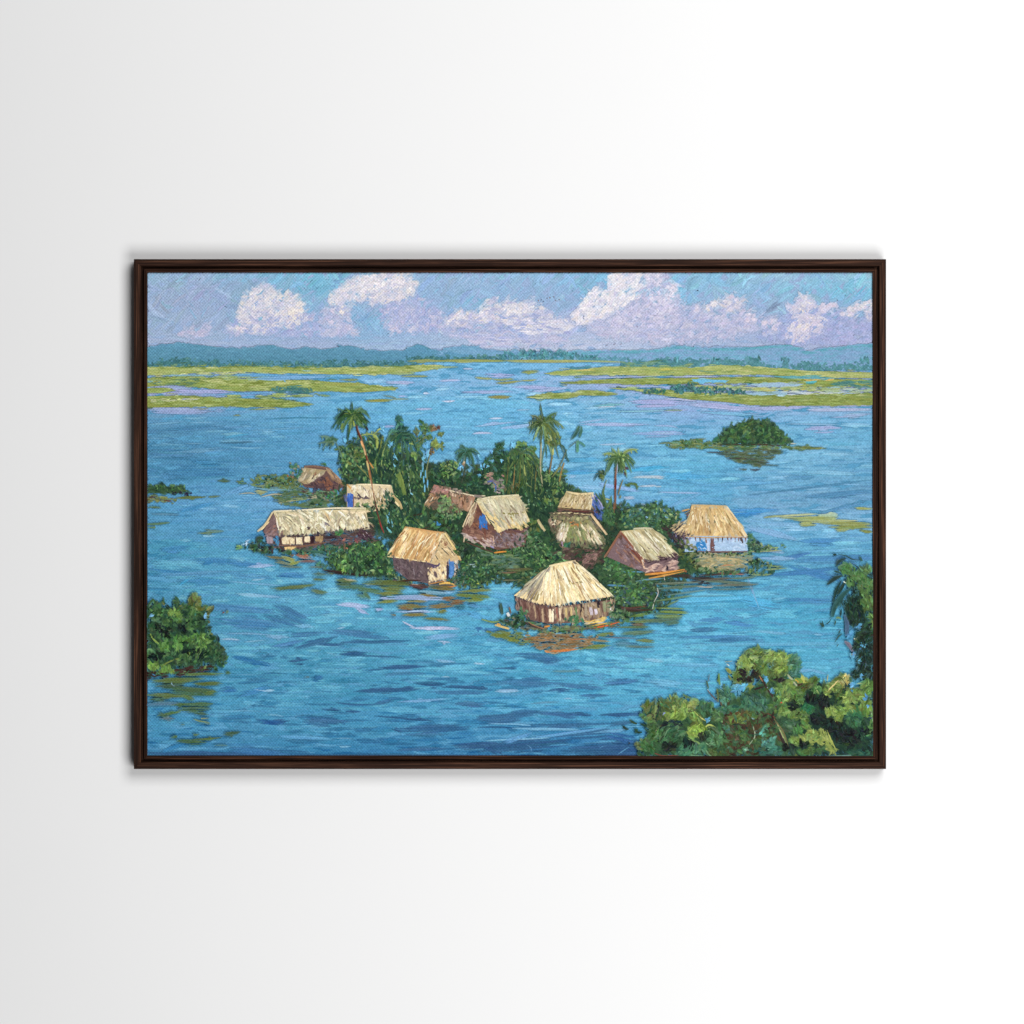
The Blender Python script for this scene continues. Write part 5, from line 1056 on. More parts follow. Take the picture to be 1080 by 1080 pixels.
for p, w, cc in [([(530,541),(540,542),(552,540)],3,(128,120,62)),([(536,543),(541,549)],2.4,(140,130,70)),([(522,536),(528,544)],1.6,(160,146,108)),([(544,528),(550,536)],1.4,(150,140,108)),([(514,530),(522,528)],1.6,(150,142,112)),([(534,524),(538,531)],1.4,(160,150,116))]:
    line(p, w, cc, prof=[.5, 1, .4])
part('painted_hut', 'open gabled hut with a red brown end right of centre')
poly([(655,560),(687,557),(715,585),(714,601),(684,605),(660,596),(640,587)], (110,82,86))
fill([(656,564),(668,580),(680,598),(672,602),(646,586)], [(128,104,112),(142,118,122),(110,84,90),(92,66,68),(136,86,64),(104,64,54)], L=(4, 9), W=(1.8, 2.8), ang=(50, 25), cover=2.4, shrink=.5)
thatch((655,560),(688,557),(715,585),(681,593), [(190,178,130),(176,162,112),(206,190,142),(160,146,100),(214,200,156)], 100, under=(188,172,124), hi=[(228,218,184),(222,206,164)], nhi=26, W=(1.4, 2.6))
fill([(684,558),(694,563),(712,580),(700,588),(690,574)], [(176,160,104),(190,170,112),(160,144,92)], L=(5, 9), W=(1.6, 2.4), ang=(45, 10), cover=1.4, shrink=.6)
for p in [[(658,561),(667,575),(679,590)],[(664,561),(674,576)],[(670,560),(683,576)]]: line(p, 1.6, (226,216,184), prof=[.5, 1, .4])
for p, c in [([(681,565),(687,569)],(84,62,60)),([(680,578),(686,579)],(70,56,64)),([(673,563),(676,566)],(110,84,70)),([(664,565),(672,578)],(140,120,84)),([(683,583),(690,587)],(140,110,84))]: line(p, 2, c, prof=[.5, 1, .4])
line([(668,557.6),(680,557),(688,557.5)], 2, (206,196,160)); line([(655,560),(647,573),(638,587)], 2.6, (132,70,44)); line([(655,562),(668,577),(680,593)], 2.8, (136,66,40)); line([(654,561),(646,574),(637,588)], 1, (196,160,110)); line([(659,575),(668,582),(678,594)], 2.4, (120,54,36)); line([(664,582),(676,594)], 1.6, (190,140,100)); line([(676,590),(680,600)], 2.2, (216,180,140))
fill([(654,563),(658,565),(656,570),(652,568)], [(90,60,44)], L=(3, 5), W=(1.6, 2.2), ang=(60, 20), cover=2)
fill([(680,590),(700,585),(714,582),(715,589),(700,594),(682,598)], [(74,50,60),(92,66,74),(60,40,50)], L=(4, 8), W=(1.6, 2.4), ang=(-10, 14), cover=2.2)
fill([(681,597),(700,594),(714,590),(714,600),(690,604),(682,604)], [(206,170,152),(186,148,134),(216,186,166),(150,116,110)], L=(4, 8), W=(1.6, 2.4), ang=(-8, 14), cover=2.4)
line([(703,596),(703.6,601)], 2.6, (40,34,50)); line([(682,590),(688,592)], 2.6, (60,40,54)); line([(707,586),(713,590)], 2, (50,36,46))
part('painted_boat', 'orange boat lying beside the open gabled hut')
line([(680,606),(700,604),(722,600.5)], 2.6, (218,136,50), prof=[.7, 1, .4]); line([(684,610),(700,607),(724,602)], 2.2, (206,140,60), prof=[.6, 1, .3]); line([(681,604),(700,602.6)], 1.2, (110,60,44)); line([(684,608),(700,605.6)], 1, (90,56,44)); line([(720,601),(724,603)], 2, (150,90,60))
part('painted_hut', 'tan thatched hut with pale blue walls at the right of the village')
poly([(722,565),(788,566),(788,581),(722,582)], (150,180,212))
fill([(734,582),(790,583),(792,594),(776,602),(738,600)], [(150,138,96),(128,124,84),(108,116,76)], L=(6, 12), W=(2, 3), ang=(0, 6), cover=2)
fill([(738,583),(760,584),(785,584),(788,592),(778,600),(752,603),(738,594)], [(176,160,110),(160,146,100),(150,140,92),(186,168,122),(140,130,90)], L=(5, 11), W=(1.6, 2.6), ang=(0, 14), cover=2.4, shrink=.6)
leaves([(780,598),(800,590),(822,598),(812,606),(790,606)], GM + OLV + GD, r=(.9, 1.7), n=60)
for s in [(806,601,830,599,2),(790,606,815,605,2),(800,596,826,597,1.4)]: hs(*s, (112,130,66))
clump(796, 593, 5, 3, GD, 18, r=(1, 1.7))
fill([(707,556),(722,548),(730,552),(732,566),(716,564)], [(196,170,120),(176,150,106),(84,70,62),(216,190,140)], L=(4, 8), W=(1.4, 2.4), ang=(-30, 25), cover=2.2)
fill([(706,562),(728,562),(729,580),(712,572)], [(66,46,60),(90,66,72),(130,130,170),(50,44,54)], L=(3, 7), W=(1.4, 2.2), ang=(70, 25), cover=1.8)
thatch((729,533.5),(766,534.5),(788,566),(722,565), [(206,168,104),(190,152,92),(218,184,122),(196,164,108),(178,140,84)], 150, under=(204,168,108), hi=[(234,206,154),(228,198,142)], nhi=44, W=(1.6, 3), lenf=(.2, .5))
fill([(714,558),(730,545),(738,548),(732,560),(722,564)], [(222,194,144),(206,172,116),(190,156,104)], L=(5, 9), W=(1.6, 2.6), ang=(-50, 15), cover=2)
line([(729,533),(745,533.5),(766,534)], 2.4, (196,160,104)); line([(730,538),(745,541),(762,540)], 1.8, (150,112,66)); line([(732,536),(740,539)], 3, (226,204,160)); line([(766,534),(777,549),(788,566)], 2, (224,194,140)); line([(719,539),(727,537)], 1.8, (206,150,70)); line([(722,542),(728,539)], 1.4, (110,84,50))
for x, y in [(745,547),(747,550),(755,543),(758,544),(754,550)]: clump(x, y, 2, 1.2, [(84,100,70),(110,116,84)], 4, r=(.8, 1.3))
for p in [[(771,554),(775,556)],[(724,544),(727,542)],[(745,561),(748,564)]]: line(p, 2, (110,66,50))
line([(722,565.5),(745,567),(770,566.5),(788,567)], 1.4, (190,150,96))
fill([(727,568),(745,568),(788,568),(788,581),(727,580)], [(160,190,222),(150,180,214),(176,200,226)], L=(4, 9), W=(1.8, 2.6), ang=(0, 30), cover=2.4, shrink=.5)
fill([(734,571),(744.5,571),(744.5,580.5),(735,581)], [(44,124,192),(60,140,204)], L=(4, 7), W=(1.8, 2.6), ang=(80, 14), cover=2.6, shrink=.5)
line([(746.5,570),(746.5,581)], 2.4, (186,196,222)); line([(751,568),(751,582)], 4.6, (104,60,58)); line([(753.5,571),(753.5,581)], 1, (70,40,44)); line([(744,567.5),(745,573)], 2, (120,84,76))
for x in (757, 762, 767, 771, 775, 779, 782, 786, 733, 738): line([(x, 566.5), (x + RNG.normal(0, .4), 570 + RNG.uniform(0, 2.5))], 1.7, random.choice([(84,50,52),(66,44,50),(110,66,60)]), prof=[1, .7, .3])
line([(781,567),(783,573)], 3, (70,50,50)); line([(722,569),(726,575),(734,580)], 2, (160,160,190)); line([(736,581.5),(760,582),(788,581.5)], 1.6, (104,62,54))
leaves([(789,562),(798,570),(808,578),(800,582),(790,581)], GD + GM, r=(1, 1.9), n=44)
leaves([(800,574),(825,574),(830,578),(804,582)], [(130,150,84),(150,166,90),(110,136,80)], r=(.7, 1.2), n=24)
leaves([(728,582),(790,582),(790,586),(728,587)], GD + OLV, r=(.7, 1.3), cover=.7)
leaves([(786,570),(800,574),(815,580),(790,584)], GD + GM, r=(.9, 1.6), n=30)
hs(788, 582, 825, 580.5, 1.8, (140,140,84)); hs(800, 580, 822, 577, 1.2, (170,180,110))
leaves([(724,570),(734,575),(738,592),(728,596),(722,584)], GD + OLV, r=(1.2, 2), n=30)
leaves([(736,595),(752,601),(780,602),(776,606),(738,604)], GD + GM, r=(1, 1.8), n=40)
for s in [(760,597,775,596,1.2,(190,120,90)),(765,604,780,603,2,(90,50,46)),(756,604,764,604.6,2,(120,64,50)),(752,588,780,590,2,(196,176,130))]: hs(*s)
part('painted_hut', 'large cream thatched hut with posts standing nearest at the front')
fill([(524,657),(540,650),(560,655),(600,662),(640,655),(662,652),(655,660),(620,664),(580,667),(540,662)], [(76,60,42),(96,80,48),(84,104,54),(60,50,40)], L=(5, 10), W=(1.6, 2.8), ang=(0, 10), cover=2.4, shrink=.6)
poly([(543,630),(567,636),(586,640),(647,632),(648,646),(630,655),(580,658),(556,653)], (104,70,60))
fill([(543,630),(586,639),(586,657),(566,654),(546,645)], [(96,58,50),(120,80,66),(84,50,48),(140,110,90)], L=(5, 10), W=(1.6, 2.4), ang=(82, 10), cover=2.4, shrink=.5)
fill([(586,640),(648,632),(648,650),(620,656),(586,657)], [(176,152,112),(150,124,92),(196,172,136),(130,108,84)], L=(5, 10), W=(1.6, 2.4), ang=(86, 10), cover=2.4, shrink=.5)
for p, w, c in [([(551,635),(553,646)],2,(110,64,58)),([(558,636),(560,648)],2,(150,120,96)),([(563,638),(565,652)],2.6,(172,146,116)),([(568,640),(569,655)],2,(92,48,44)),([(572,642),(573,656)],3,(186,160,124)),([(576,641),(577,657)],1.8,(120,74,56)),([(580,642),(580.5,656)],4,(238,218,178)),([(583,642),(583,656)],2.6,(246,228,190)),([(587,641),(588,655)],2,(150,70,56)),([(590,641),(591,654)],2.6,(228,204,166)),([(593,640),(594,654)],2.4,(74,44,46)),([(597,641),(597,650)],3,(206,180,120)),([(602,640),(603,651)],3,(216,190,130)),([(607,638),(607,650)],2,(110,96,70)),([(613.5,635),(613.5,650)],4,(52,34,42)),([(618,636),(618,650)],2.6,(164,148,124)),([(623,640),(624,649)],4.4,(190,178,192)),([(628,642),(629,648)],4,(206,196,214)),([(624,635),(628,639)],4,(176,152,124)),([(631,633),(631,641)],3.6,(50,40,46)),([(637,634),(638,645)],4,(140,146,110)),([(642,636),(642,646)],4,(150,140,112)),([(643,641),(646,644)],4,(226,220,214)),([(610,638),(610,648)],1.2,(190,60,40)),([(547,632),(549,641)],2,(70,44,44))]:
    line(p, w, c)
poly([(580,597),(607,592),(622,604),(646,629),(625,632),(600,635),(585,639),(567,637),(542,628)], (226,200,144))
thatch((580,597),(608,592),(646,629),(586,639), [(234,208,150),(226,198,138),(240,218,166),(216,184,124)], 170, hi=[(246,228,180)], nhi=40, lenf=(.25, .6), W=(1.6, 3))
thatch((575,601),(583,597),(584,639),(566,637), [(226,200,144),(236,214,162),(206,176,120)], 34)
thatch((573,601),(582,597),(566,637),(542,628), [(156,146,124),(140,128,106),(180,164,128),(206,186,138),(120,110,94)], 46, W=(1.2, 2.2))
for p in [[(576,602),(560,618),(546,628)],[(578,602),(564,622),(556,632)],[(580,604),(570,624),(562,634)]]: line(p, 1.2, (226,204,158), prof=[.5, 1, .5])
fill([(560,624),(572,618),(574,622),(566,634),(558,630)], [(150,130,80),(166,146,94),(130,112,70)], L=(5, 9), W=(1.4, 2.2), ang=(-55, 12), cover=1.5, shrink=.6)
line([(579,597),(593,594),(607,591.5)], 2.4, (236,214,160)); line([(580,598),(576,604)], 2, (110,96,90)); line([(604,592),(608,595)], 2.6, (96,80,64)); line([(604,594),(606,602)], 2.4, (186,146,84)); line([(604,596),(606,602)], 1.4, (150,100,54))
for x, y in [(600,613),(604,615),(608,614),(595,610),(612,614)]: dab(x, y, 1.7, random.choice([(130,112,62),(110,92,56),(150,128,70)]), a=20)
for p in [[(590,605),(596,613)],[(610,612),(614,620)],[(618,612),(624,620),(630,626)],[(627,614),(632,622)],[(634,620),(640,627)],[(620,620),(628,628)],[(600,598),(606,606)]]: line(p, 1.6, random.choice([(140,120,74),(120,104,70),(160,140,90)]), prof=[.4, 1, .3])
for p in [[(584,602),(584,618),(580,634)],[(612,598),(626,612),(642,628)],[(592,598),(600,612)],[(586,612),(590,636)]]: line(p, 1.6, (248,232,190), prof=[.4, 1, .4])
for x in range(544, 646, 4):
    yb = 628.5 + (x - 542) * .36 if x < 567 else (637.5 if x < 588 else 639 - (x - 588) * .165)
    line([(x, yb - 1), (x + RNG.normal(0, .8), yb + RNG.uniform(.6, 2.4))], 1.8, (62,42,48), prof=[1, .8, .3], relief=.1)
fill([(615,655),(640,651),(638,656),(622,659)], [(226,186,80),(210,166,84),(190,180,170)], L=(5, 10), W=(1.4, 2.2), ang=(-10, 8), cover=2.2)
leaves([(527,655),(540,647),(556,650),(562,658),(545,662)], GD + [(58,104,74),(44,60,46)], r=(1, 1.9), cover=1.5)
for p, w, c in [([(528,636),(529,642),(530,648)],3.4,(58,84,70)),([(537,640),(539,647)],1.8,(110,76,56)),([(535,646),(537,650)],3.4,(206,206,200)),([(522,659),(530,661),(537,663)],2.4,(222,176,92)),([(524,658),(528,659)],2.4,(220,150,60)),([(508,653),(520,656),(530,654)],1.8,(116,140,70)),([(557,656),(566,661),(574,663)],1.8,(150,90,50)),([(574,661),(580,660)],2,(220,140,50)),([(550,655),(562,660),(572,664)],2.4,(60,40,38)),([(650,638),(660,641),(676,640)],1.4,(90,50,44)),([(655,642),(676,643)],2.4,(70,48,46))]:
    line(p, w, c)
leaves([(548,640),(556,642),(558,652),(548,654)], [(60,104,66),(80,124,70)], r=(.9, 1.6), n=16, ang=(80, 20)); leaves([(596,652),(608,648),(616,654),(606,660),(594,658)], [(64,116,74),(84,130,74),(52,96,72)], r=(1, 1.8), n=30); line([(607,640),(608,650)], 2.2, (84,124,66))
leaves([(640,632),(650,636),(664,646),(664,656),(644,654)], GD + GM + [(90,124,66)], r=(1, 1.9), n=60)
leaves([(560,662),(600,660),(640,658),(655,656),(640,664),(600,668),(570,668)], GM + OLV, r=(1, 1.8), n=50)
part('painted_boat', 'orange red boat at the front of the large thatched hut')
line([(626,662),(638,660),(653,656)], 2, (226,96,40), prof=[.5, 1, .3]); line([(624,660),(640,657)], 1.4, (216,170,70)); line([(620,657.5),(636,654.6)], 1.4, (236,200,96))

# ---------------- reflections round the village
layer()
part('painted_reflection', 'olive and orange reflection below the large front hut')
RO = [(110,122,50),(96,110,52),(122,130,60)]
RB = [(150,112,66),(130,96,62),(164,124,80),(120,100,64)]
fill([(517,668),(530,665),(556,667),(562,674),(556,682),(545,679),(530,673)], RO, L=(5, 12), W=(1.4, 2.4), ang=(4, 6), cover=2.2, shrink=.6)
fill([(552,672),(570,668),(610,667),(632,670),(630,677),(612,685),(585,688),(565,684)], RB, L=(5, 13), W=(1.4, 2.4), ang=(-3, 6), cover=2.2, shrink=.6)
for x0, y0, x1, y1, w, c in [(518,669,535,672,4,RO[0]),(575,687,612,684,3,(204,120,62)),(574,686,580,688,2.4,(214,140,80)),(596,675,622,674,1.6,(176,110,66)),(612,684,641,681,4,(114,128,66)),(622,681,640,680,2,(124,136,62)),(640,668,650,670,3,(130,104,66)),(620,674,642,676,3,(150,124,80)),(634,672,672,673,1.2,(104,96,104)),(560,672,580,670,2,(110,80,56)),(585,670,605,673,2,(116,76,50)),(628,670,648,668,3.4,(112,124,64)),(512,666,520,667,2,(120,130,60)),(513,666,517,666,2.4,(106,120,56)),(552,670,556,671,2.4,(100,176,216)),(582,668,596,667,1.2,(110,170,200)),(590,680,600,679,1.2,(110,160,180)),(603,684,610,682,1.4,(110,170,200)),(576,675,590,675,1.6,(170,150,120)),
]:
    hs(x0, y0, x1, y1, w, c, jit=8, bow=.4)
part('painted_reflection', 'green reflections right of the large front hut')
for x0, y0, x1, y1, w, c in [
 (657,668,690,666,5,(92,120,96)),(672,675,691,677,4,(112,122,72)),(660,682,691,682.5,3.4,(88,116,110)),(645,679,672,680,4,(84,132,150)),(650,662,684,661,3,(96,116,76)),(660,656,690,654,4,(104,124,70)),(662,650,686,647,3,(104,130,66)),(690,650,720,650,3,(112,130,70)),(694,645,726,646,3.4,(120,138,62)),(680,655,722,653,4,(86,110,84)),(700,658,716,656,4,(80,112,92)),(664,658,684,659,3,(104,84,60)),(690,641,722,642,2,(118,136,70)),(684,647,716,648,2,(84,120,110)),
]:
    hs(x0, y0, x1, y1, w, c, jit=8, bow=.4)
part('painted_reflection', 'olive and brown reflections below the orange thatched hut')
for x0, y0, x1, y1, w, c in [
 (354,611,378,613,3.4,(92,106,56)),(330,611,346,612,2.6,(92,110,66)),(345,604,352,605,2,(84,104,80)),(362,610,376,612,2,(180,170,140)),(354,616,372,615,3,(70,92,64)),(358,619,386,619,5,(78,112,88)),(290,621,332,617,4,(96,110,68)),(292,620,320,619.5,3,(92,104,62)),(328,623,346,625,4,(92,110,76)),(295,597,320,598,2,(104,110,84)),(325,598,342,598,1.6,(96,104,80)),(328,605,345,606,3,(88,118,104)),
 (385,614,430,616,6,(92,106,58)),(400,620,430,622,7,(104,118,60)),(378,621,402,624,6,(84,116,82)),(386,617,400,616,1.6,(150,180,180)),(396,626,426,626,3,(114,124,64)),(374,628,390,629,4,(84,128,116)),(383,624,391,632,4,(78,106,72)),(398,635,420,634,4,(118,124,56)),(417,638,450,639,5,(126,114,64)),(420,641,436,642,4,(134,96,54)),(424,649,450,648,4,(126,118,66)),(412,648,418,649,2,(120,100,70)),(448,652,470,653,3,(120,118,70)),(430,634,450,634,3,(132,122,66)),(441,627,462,630,5,(134,116,66)),(455,620,480,621,5,(118,108,62)),(440,624,470,626,4,(120,160,180)),(452,640,480,638,4,(126,104,60)),(465,632,480,631,6,(132,98,60)),(472,636,490,634,6,(130,92,54)),(480,628,505,629,5,(110,124,60)),(488,633,512,632,4,(116,130,58)),(484,624,520,622,4,(120,130,66)),(497,628,518,630,3,(104,122,60)),(460,645,472,645,4,(120,124,56)),(478,639,492,640,5,(62,116,130)),(494,638,505,640,4,(80,140,180)),(468,653,476,654,1.6,(110,104,80)),(440,616,452,619,3,(70,50,44)),(420,613,444,612,2,(70,44,40)),
 (411,630,470,631,5,(150,168,206)),(400,631,415,632,3,(150,166,206)),(430,645,452,644,2,(166,184,216)),(395,642,405,643,2.6,(160,170,212)),
]:
    hs(x0, y0, x1, y1, w, c, jit=8, bow=.4)
part('painted_reflection', 'coloured reflections below the long hut')
for x0, y0, x1, y1, w, c in [
 (279,586,300,589,3,(118,108,74)),(296,587,312,591,4,(140,142,80)),(303,590,314,594,3,(150,160,90)),(312,586,330,588,4,(170,112,90)),(314,592,335,592,3,(126,90,84)),(330,584,346,588,3,(84,128,140)),(290,592,310,596,3,(120,124,96)),(304,595,318,592,3,(140,150,84)),(322,581,344,583,3,(66,110,96)),(318,580,330,580,4,(84,90,80)),
 (533,602,560,600,4,(96,96,66)),(530,612,545,612,2,(110,110,84)),(528,604,545,603,2,(120,90,66)),
 (738,612,775,610,3,(96,96,84)),(745,622,795,620,2,(92,112,104)),(770,610,798,608,2.4,(100,116,84))]:
    hs(x0, y0, x1, y1, w, c, jit=8, bow=.4)

# ---------------- foreground plants
layer()
part('painted_shrub', 'big dark green shrub at the left edge of the canvas')
SH = [(X0,641),(157,641),(163,632),(168,638),(174,636),(181,642),(187,632),(192,640),(200,634),(206,629),(209,634),(214,637),(218,643),(223,643),(218,650),(219,660),(222,668),(228,672),(232,680),(241,694),(238,699),(229,704),(205,707),(183,710),(X0,712)]
fill(SH, GD + [(54,88,56),(46,74,46)], L=(4, 10), W=(2.4, 4.4), ang=(70, 40), cover=3, under=(46,76,52), shrink=.6)
fringe(SH, GM + GD + OLV[:1], r=(1, 2), step=2.6)
leaves([(156,646),(166,637),(180,644),(200,638),(212,640),(218,660),(226,676),(232,690),(210,700),(160,700)], GD + GM, r=(1.4, 2.8), cover=1.0)
for x, y, rx, ry, pal, n in [(183,646,7,3,[(142,158,74),(128,148,68)],14),(167,645,6,3,GM,10),(206,634,6,4,OLV,12),(210,640,6,4,OLV,12),(222,642,2,2,OLV,4),(205,629,3,2,OLV,5),(209,675,11,7,[(104,136,62),(116,148,66),(92,126,60)],44),(215,677,6,6,[(120,150,66)],16),(188,678,6,6,[(96,136,60),(110,146,64)],18),(174,681,5,5,[(110,146,62),(98,136,58)],16),(193,673,5,4,[(104,140,60)],10),(190,652,3,6,[(110,140,64)],10),(176,657,3,4,GM,8),(162,702,6,4,[(140,166,66),(124,152,62)],14),(176,706,7,4,[(118,148,62),(134,160,66)],16),(156,690,3,9,GM,14),(204,692,14,3,GM,18),(205,688,8,2,[(120,150,70)],8),(232,690,6,8,GD,16),(203,652,7,10,GM + GD,24)]:
    clump(x, y, rx, ry, pal, n, r=(1.3, 2.6))
line([(159,668),(162,674),(168,679)], 2.4, (132,156,72)); line([(170,703),(180,697),(190,694)], 2, (110,130,62)); line([(156,640),(162,632),(165,640)], 2.4, (58,92,54)); line([(173,638),(173,630)], 2, (58,94,64)); line([(187,640),(188,631)], 2.2, (60,98,62))
for x, y, rx, ry, n in [(166,691,8,4,26),(202,687,9,2.4,22),(170,663,7,4,22),(178,668,3,6,12),(213,690,6,2,10),(194,664,3,5,10)]:
    clump(x, y, rx, ry, [(26,42,38),(34,50,42),(22,36,40)], n, r=(1.3, 2.2))
clump(160, 649, 1.6, 1, [(110,160,210)], 3, r=(.8, 1.2)); clump(217, 650, 1, 3, [(96,160,210)], 4, r=(.8, 1.3)); dab(236, 646, 1, (120,70,60)); dab(240, 645, 1.6, (96,124,100))
fill([(183,706),(205,702),(226,702),(222,706),(205,710),(185,713)], [(64,40,40),(78,46,42)], L=(6, 12), W=(2, 3), ang=(-5, 6), cover=2); fill([(X0,709),(175,708),(181,712),(165,716),(X0,716)], [(64,38,38),(54,36,36)], L=(5, 10), W=(2, 3), ang=(3, 6), cover=2)
part('painted_reflection', 'broken green reflection of the shrub at the left edge')
for x0, y0, x1, y1, w in [(160,718,218,716,6),(190,710,237,710,4),(204,721,234,721,4),(176,727,228,731,9),(X0,732,200,734,5),(165,724,196,722,6),(192,742,226,742,5),(180,743,200,743,4),(188,748,222,748,6),(166,754,192,750,3),(168,753,178,755,4),(206,752,220,753,3),(236,774,253,772,5),(180,778,187,778,3.4),(188,781,212,782,5),(206,779,236,777,3.4),(196,784,218,783,4),(204,774,211,774,2.4),(158,738,176,737,4),(238,710,244,710,4),(192,733,206,738,4),(214,731,228,730,5)]:
    hs(x0, y0, x1, y1, w, random.choice([(72,100,66),(84,110,62),(66,92,70),(92,110,60)]), jit=9)
for x0, y0, x1, y1, w, c in [(170,758,185,758,4,(92,112,120)),(X0,743,190,742,5,(84,120,140)),(204,758,222,762,1.8,(130,140,84)),(216,762,222,764,3,(104,130,120)),(226,786,241,786,2,(84,120,120)),(212,757,222,757,1.6,(150,150,90)),(182,718,186,724,2,(150,190,220)),(190,764,196,764,1.4,(90,120,110)),(160,710,165,712,1.6,(80,140,190))]: hs(x0, y0, x1, y1, w, c)

part('painted_tree', 'leafy bush rising from the bottom edge with round leaves')
BU = [(678,801),(676,790),(672,784),(679,780),(688,776),(694,768),(690,762),(680,757),(676,757),(681,748),(679,744),(690,741),(696,746),(700,740),(707,739),(713,735),(722,738),(732,742),(736,748),(742,741),(750,743),(754,752),(762,750),(770,765),(770,801)]
fill(BU, [(52,84,56),(60,94,62),(46,74,56),(66,98,58)], L=(6, 13), W=(3, 5), ang=(60, 40), cover=3, under=(50,80,56), shrink=.6, curve=.2)
fringe(BU, GM + OLV, r=(1.2, 2.4), step=2.8)
for x, y, rx, ry, pal, n in [(683,745,4,3,OLV,12),(689,753,7,6,OLV + GD,22),(702,743,6,5,OLV + GM,20),(712,740,6,4,OLV + GM,18),(744,747,8,6,[(66,104,72),(56,92,66)],30),(720,748,9,5,[(150,166,72),(136,154,68),(162,170,80)],34),(715,755,7,4,[(140,160,66)],18),(727,742,7,5,[(176,172,88),(160,160,80)],20),(733,758,6,6,[(140,154,68),(126,142,66)],20),(735,769,8,5,[(168,184,68),(156,174,66),(146,166,62)],34),(729,774,4,4,[(160,176,70)],10),(703,756,4,4,[(128,146,66)],10),(688,764,4,4,[(98,124,64)],10),(754,780,6,10,[(104,140,92),(116,150,96),(92,126,80)],50),(683,786,7,6,[(70,108,62),(58,92,58)],24),(690,775,6,6,[(70,106,62)],20),(736,788,9,4,[(96,138,92),(84,126,84)],26),(755,794,7,4,[(74,90,50),(84,100,54)],20),(722,792,8,4,[(78,124,86)],20)]:
    clump(x, y, rx, ry, pal, n, r=(1.6, 3.2), jit=13)
clump(708, 772, 12, 10, [(60,96,64),(70,106,70),(50,84,62)], 50, r=(1.6, 3), ang=(-35, 20)); clump(709, 763, 10, 3, [(34,52,58),(44,64,62)], 18, r=(1.4, 2.4), ang=(10, 20))
for r_ in np.arange(3.5, 14, 1.5):    # round leaf painted in arcs
    for q in range(3):
        t0 = math.radians(RNG.uniform(150, 300)); t1 = t0 + math.radians(RNG.uniform(40, 80))
        line([(709 + r_ * math.cos(t) * 1.1, 778 + r_ * math.sin(t)) for t in np.linspace(t0, t1, 4)], RNG.uniform(1.4, 2.6), random.choice([(58,98,64),(44,80,60),(84,122,86),(64,108,74),(40,66,56)]), prof=[.5, 1, .5])
for q in range(16):                    # fan shaped leaf
    t = math.radians(RNG.uniform(70, 170)); l = RNG.uniform(10, 20)
    line([(760, 768), (760 + l * .5 * math.cos(t), 768 + l * .55 * math.sin(t)), (760 + l * math.cos(t), 768 + l * math.sin(t))], RNG.uniform(1.2, 2.4), random.choice([(104,144,98),(86,126,80),(120,158,110),(74,112,74)]), prof=[.5, 1, .4])
for p in [[(695,783),(694,772),(700,764),(708,759)],[(699,784),(698,774),(704,766)]]: line(p, 2, (32,54,54))
clump(706, 786, 7, 5, [(40,52,46),(34,44,44),(52,60,46)], 24, r=(1.6, 2.6)); clump(726, 785, 6, 5, [(30,40,44),(36,48,46)], 22, r=(1.4, 2.4)); clump(740, 776, 4, 5, [(50,60,50),(44,50,46)], 14, r=(1.4, 2.2)); clump(690, 754, 2.4, 5, [(50,48,54)], 10, r=(1, 1.6), ang=(70, 15)); clump(695, 750, 2, 6, [(56,70,66)], 8, r=(1, 1.6), ang=(80, 15))
for p, c in [([(716,790),(722,795),(732,796)],(112,156,110)),([(725,779),(736,783),(742,790)],(124,156,90)),([(744,783),(752,788),(758,783)],(140,180,130)),([(712,778),(716,770),(722,776)],(92,140,110)),([(756,770),(760,778),(757,786)],(140,170,110)),([(700,778),(704,770),(710,766)],(96,136,96)),([(716,798),(730,797),(742,797)],(110,160,120)),([(742,788),(748,796),(752,799)],(110,150,110)),([(732,750),(738,756),(744,760)],(190,190,100)),([(742,768),(748,764),(756,768)],(180,190,90)),([(756,760),(764,765),(768,762)],(140,170,110))]:
    line(p, 2.2, c, prof=[.4, 1, .3])
for p, c in [([(705,742),(704,735)],(110,130,80)),([(692,744),(691,736)],(84,120,120)),([(708,738),(706,732)],(130,150,80)),([(720,732),(725,735),(729,736)],(90,120,74)),([(664,759),(668,762),(672,763)],(50,76,52)),([(657,765),(659,768),(663,769)],(44,62,50)),([(669,768),(672,772),(677,772)],(44,70,52)),([(675,763),(680,765),(686,768)],(46,72,50)),([(680,768),(684,772),(688,770)],(50,80,54)),([(664,784),(663,783)],(50,60,60)),([(672,768),(670,773)],(50,80,54))]:
    line(p, 2.8, c, prof=[.6, 1, .5])
clump(688, 766, 6, 4, [(50,78,50),(60,88,54)], 16, r=(1.2, 2)); clump(746, 759, 2.6, 1.8, [(88,160,204)], 5, r=(1, 1.6)); line([(690,794),(700,797),(716,796)], 1.6, (120,70,60)); clump(700, 753, 1.2, 1.4, [(120,130,190)], 3, r=(.7, 1)); clump(728, 750, 1.6, 1.6, [(60,50,70)], 4, r=(.8, 1.2))
part('painted_tree', 'spreading yellow green tree with a dark leaning trunk at the bottom right')
fill([(752,760),(760,745),(766,735),(776,734),(790,725),(805,715),(830,705),(838,716),(850,722),(862,740),(858,801),(748,801),(756,780)], [(58,92,62),(66,100,60),(48,78,58),(72,104,64)], L=(5, 12), W=(2.6, 4.4), ang=(60, 40), cover=2.8, under=(54,84,60), shrink=.6, curve=.2)
fill([(762,752),(775,748),(800,750),(815,758),(825,775),(812,797),(765,797),(760,775)], [(72,52,44),(84,64,46),(62,46,42),(74,74,46)], L=(4, 10), W=(2.4, 4), ang=(60, 50), cover=2.4, shrink=.6)
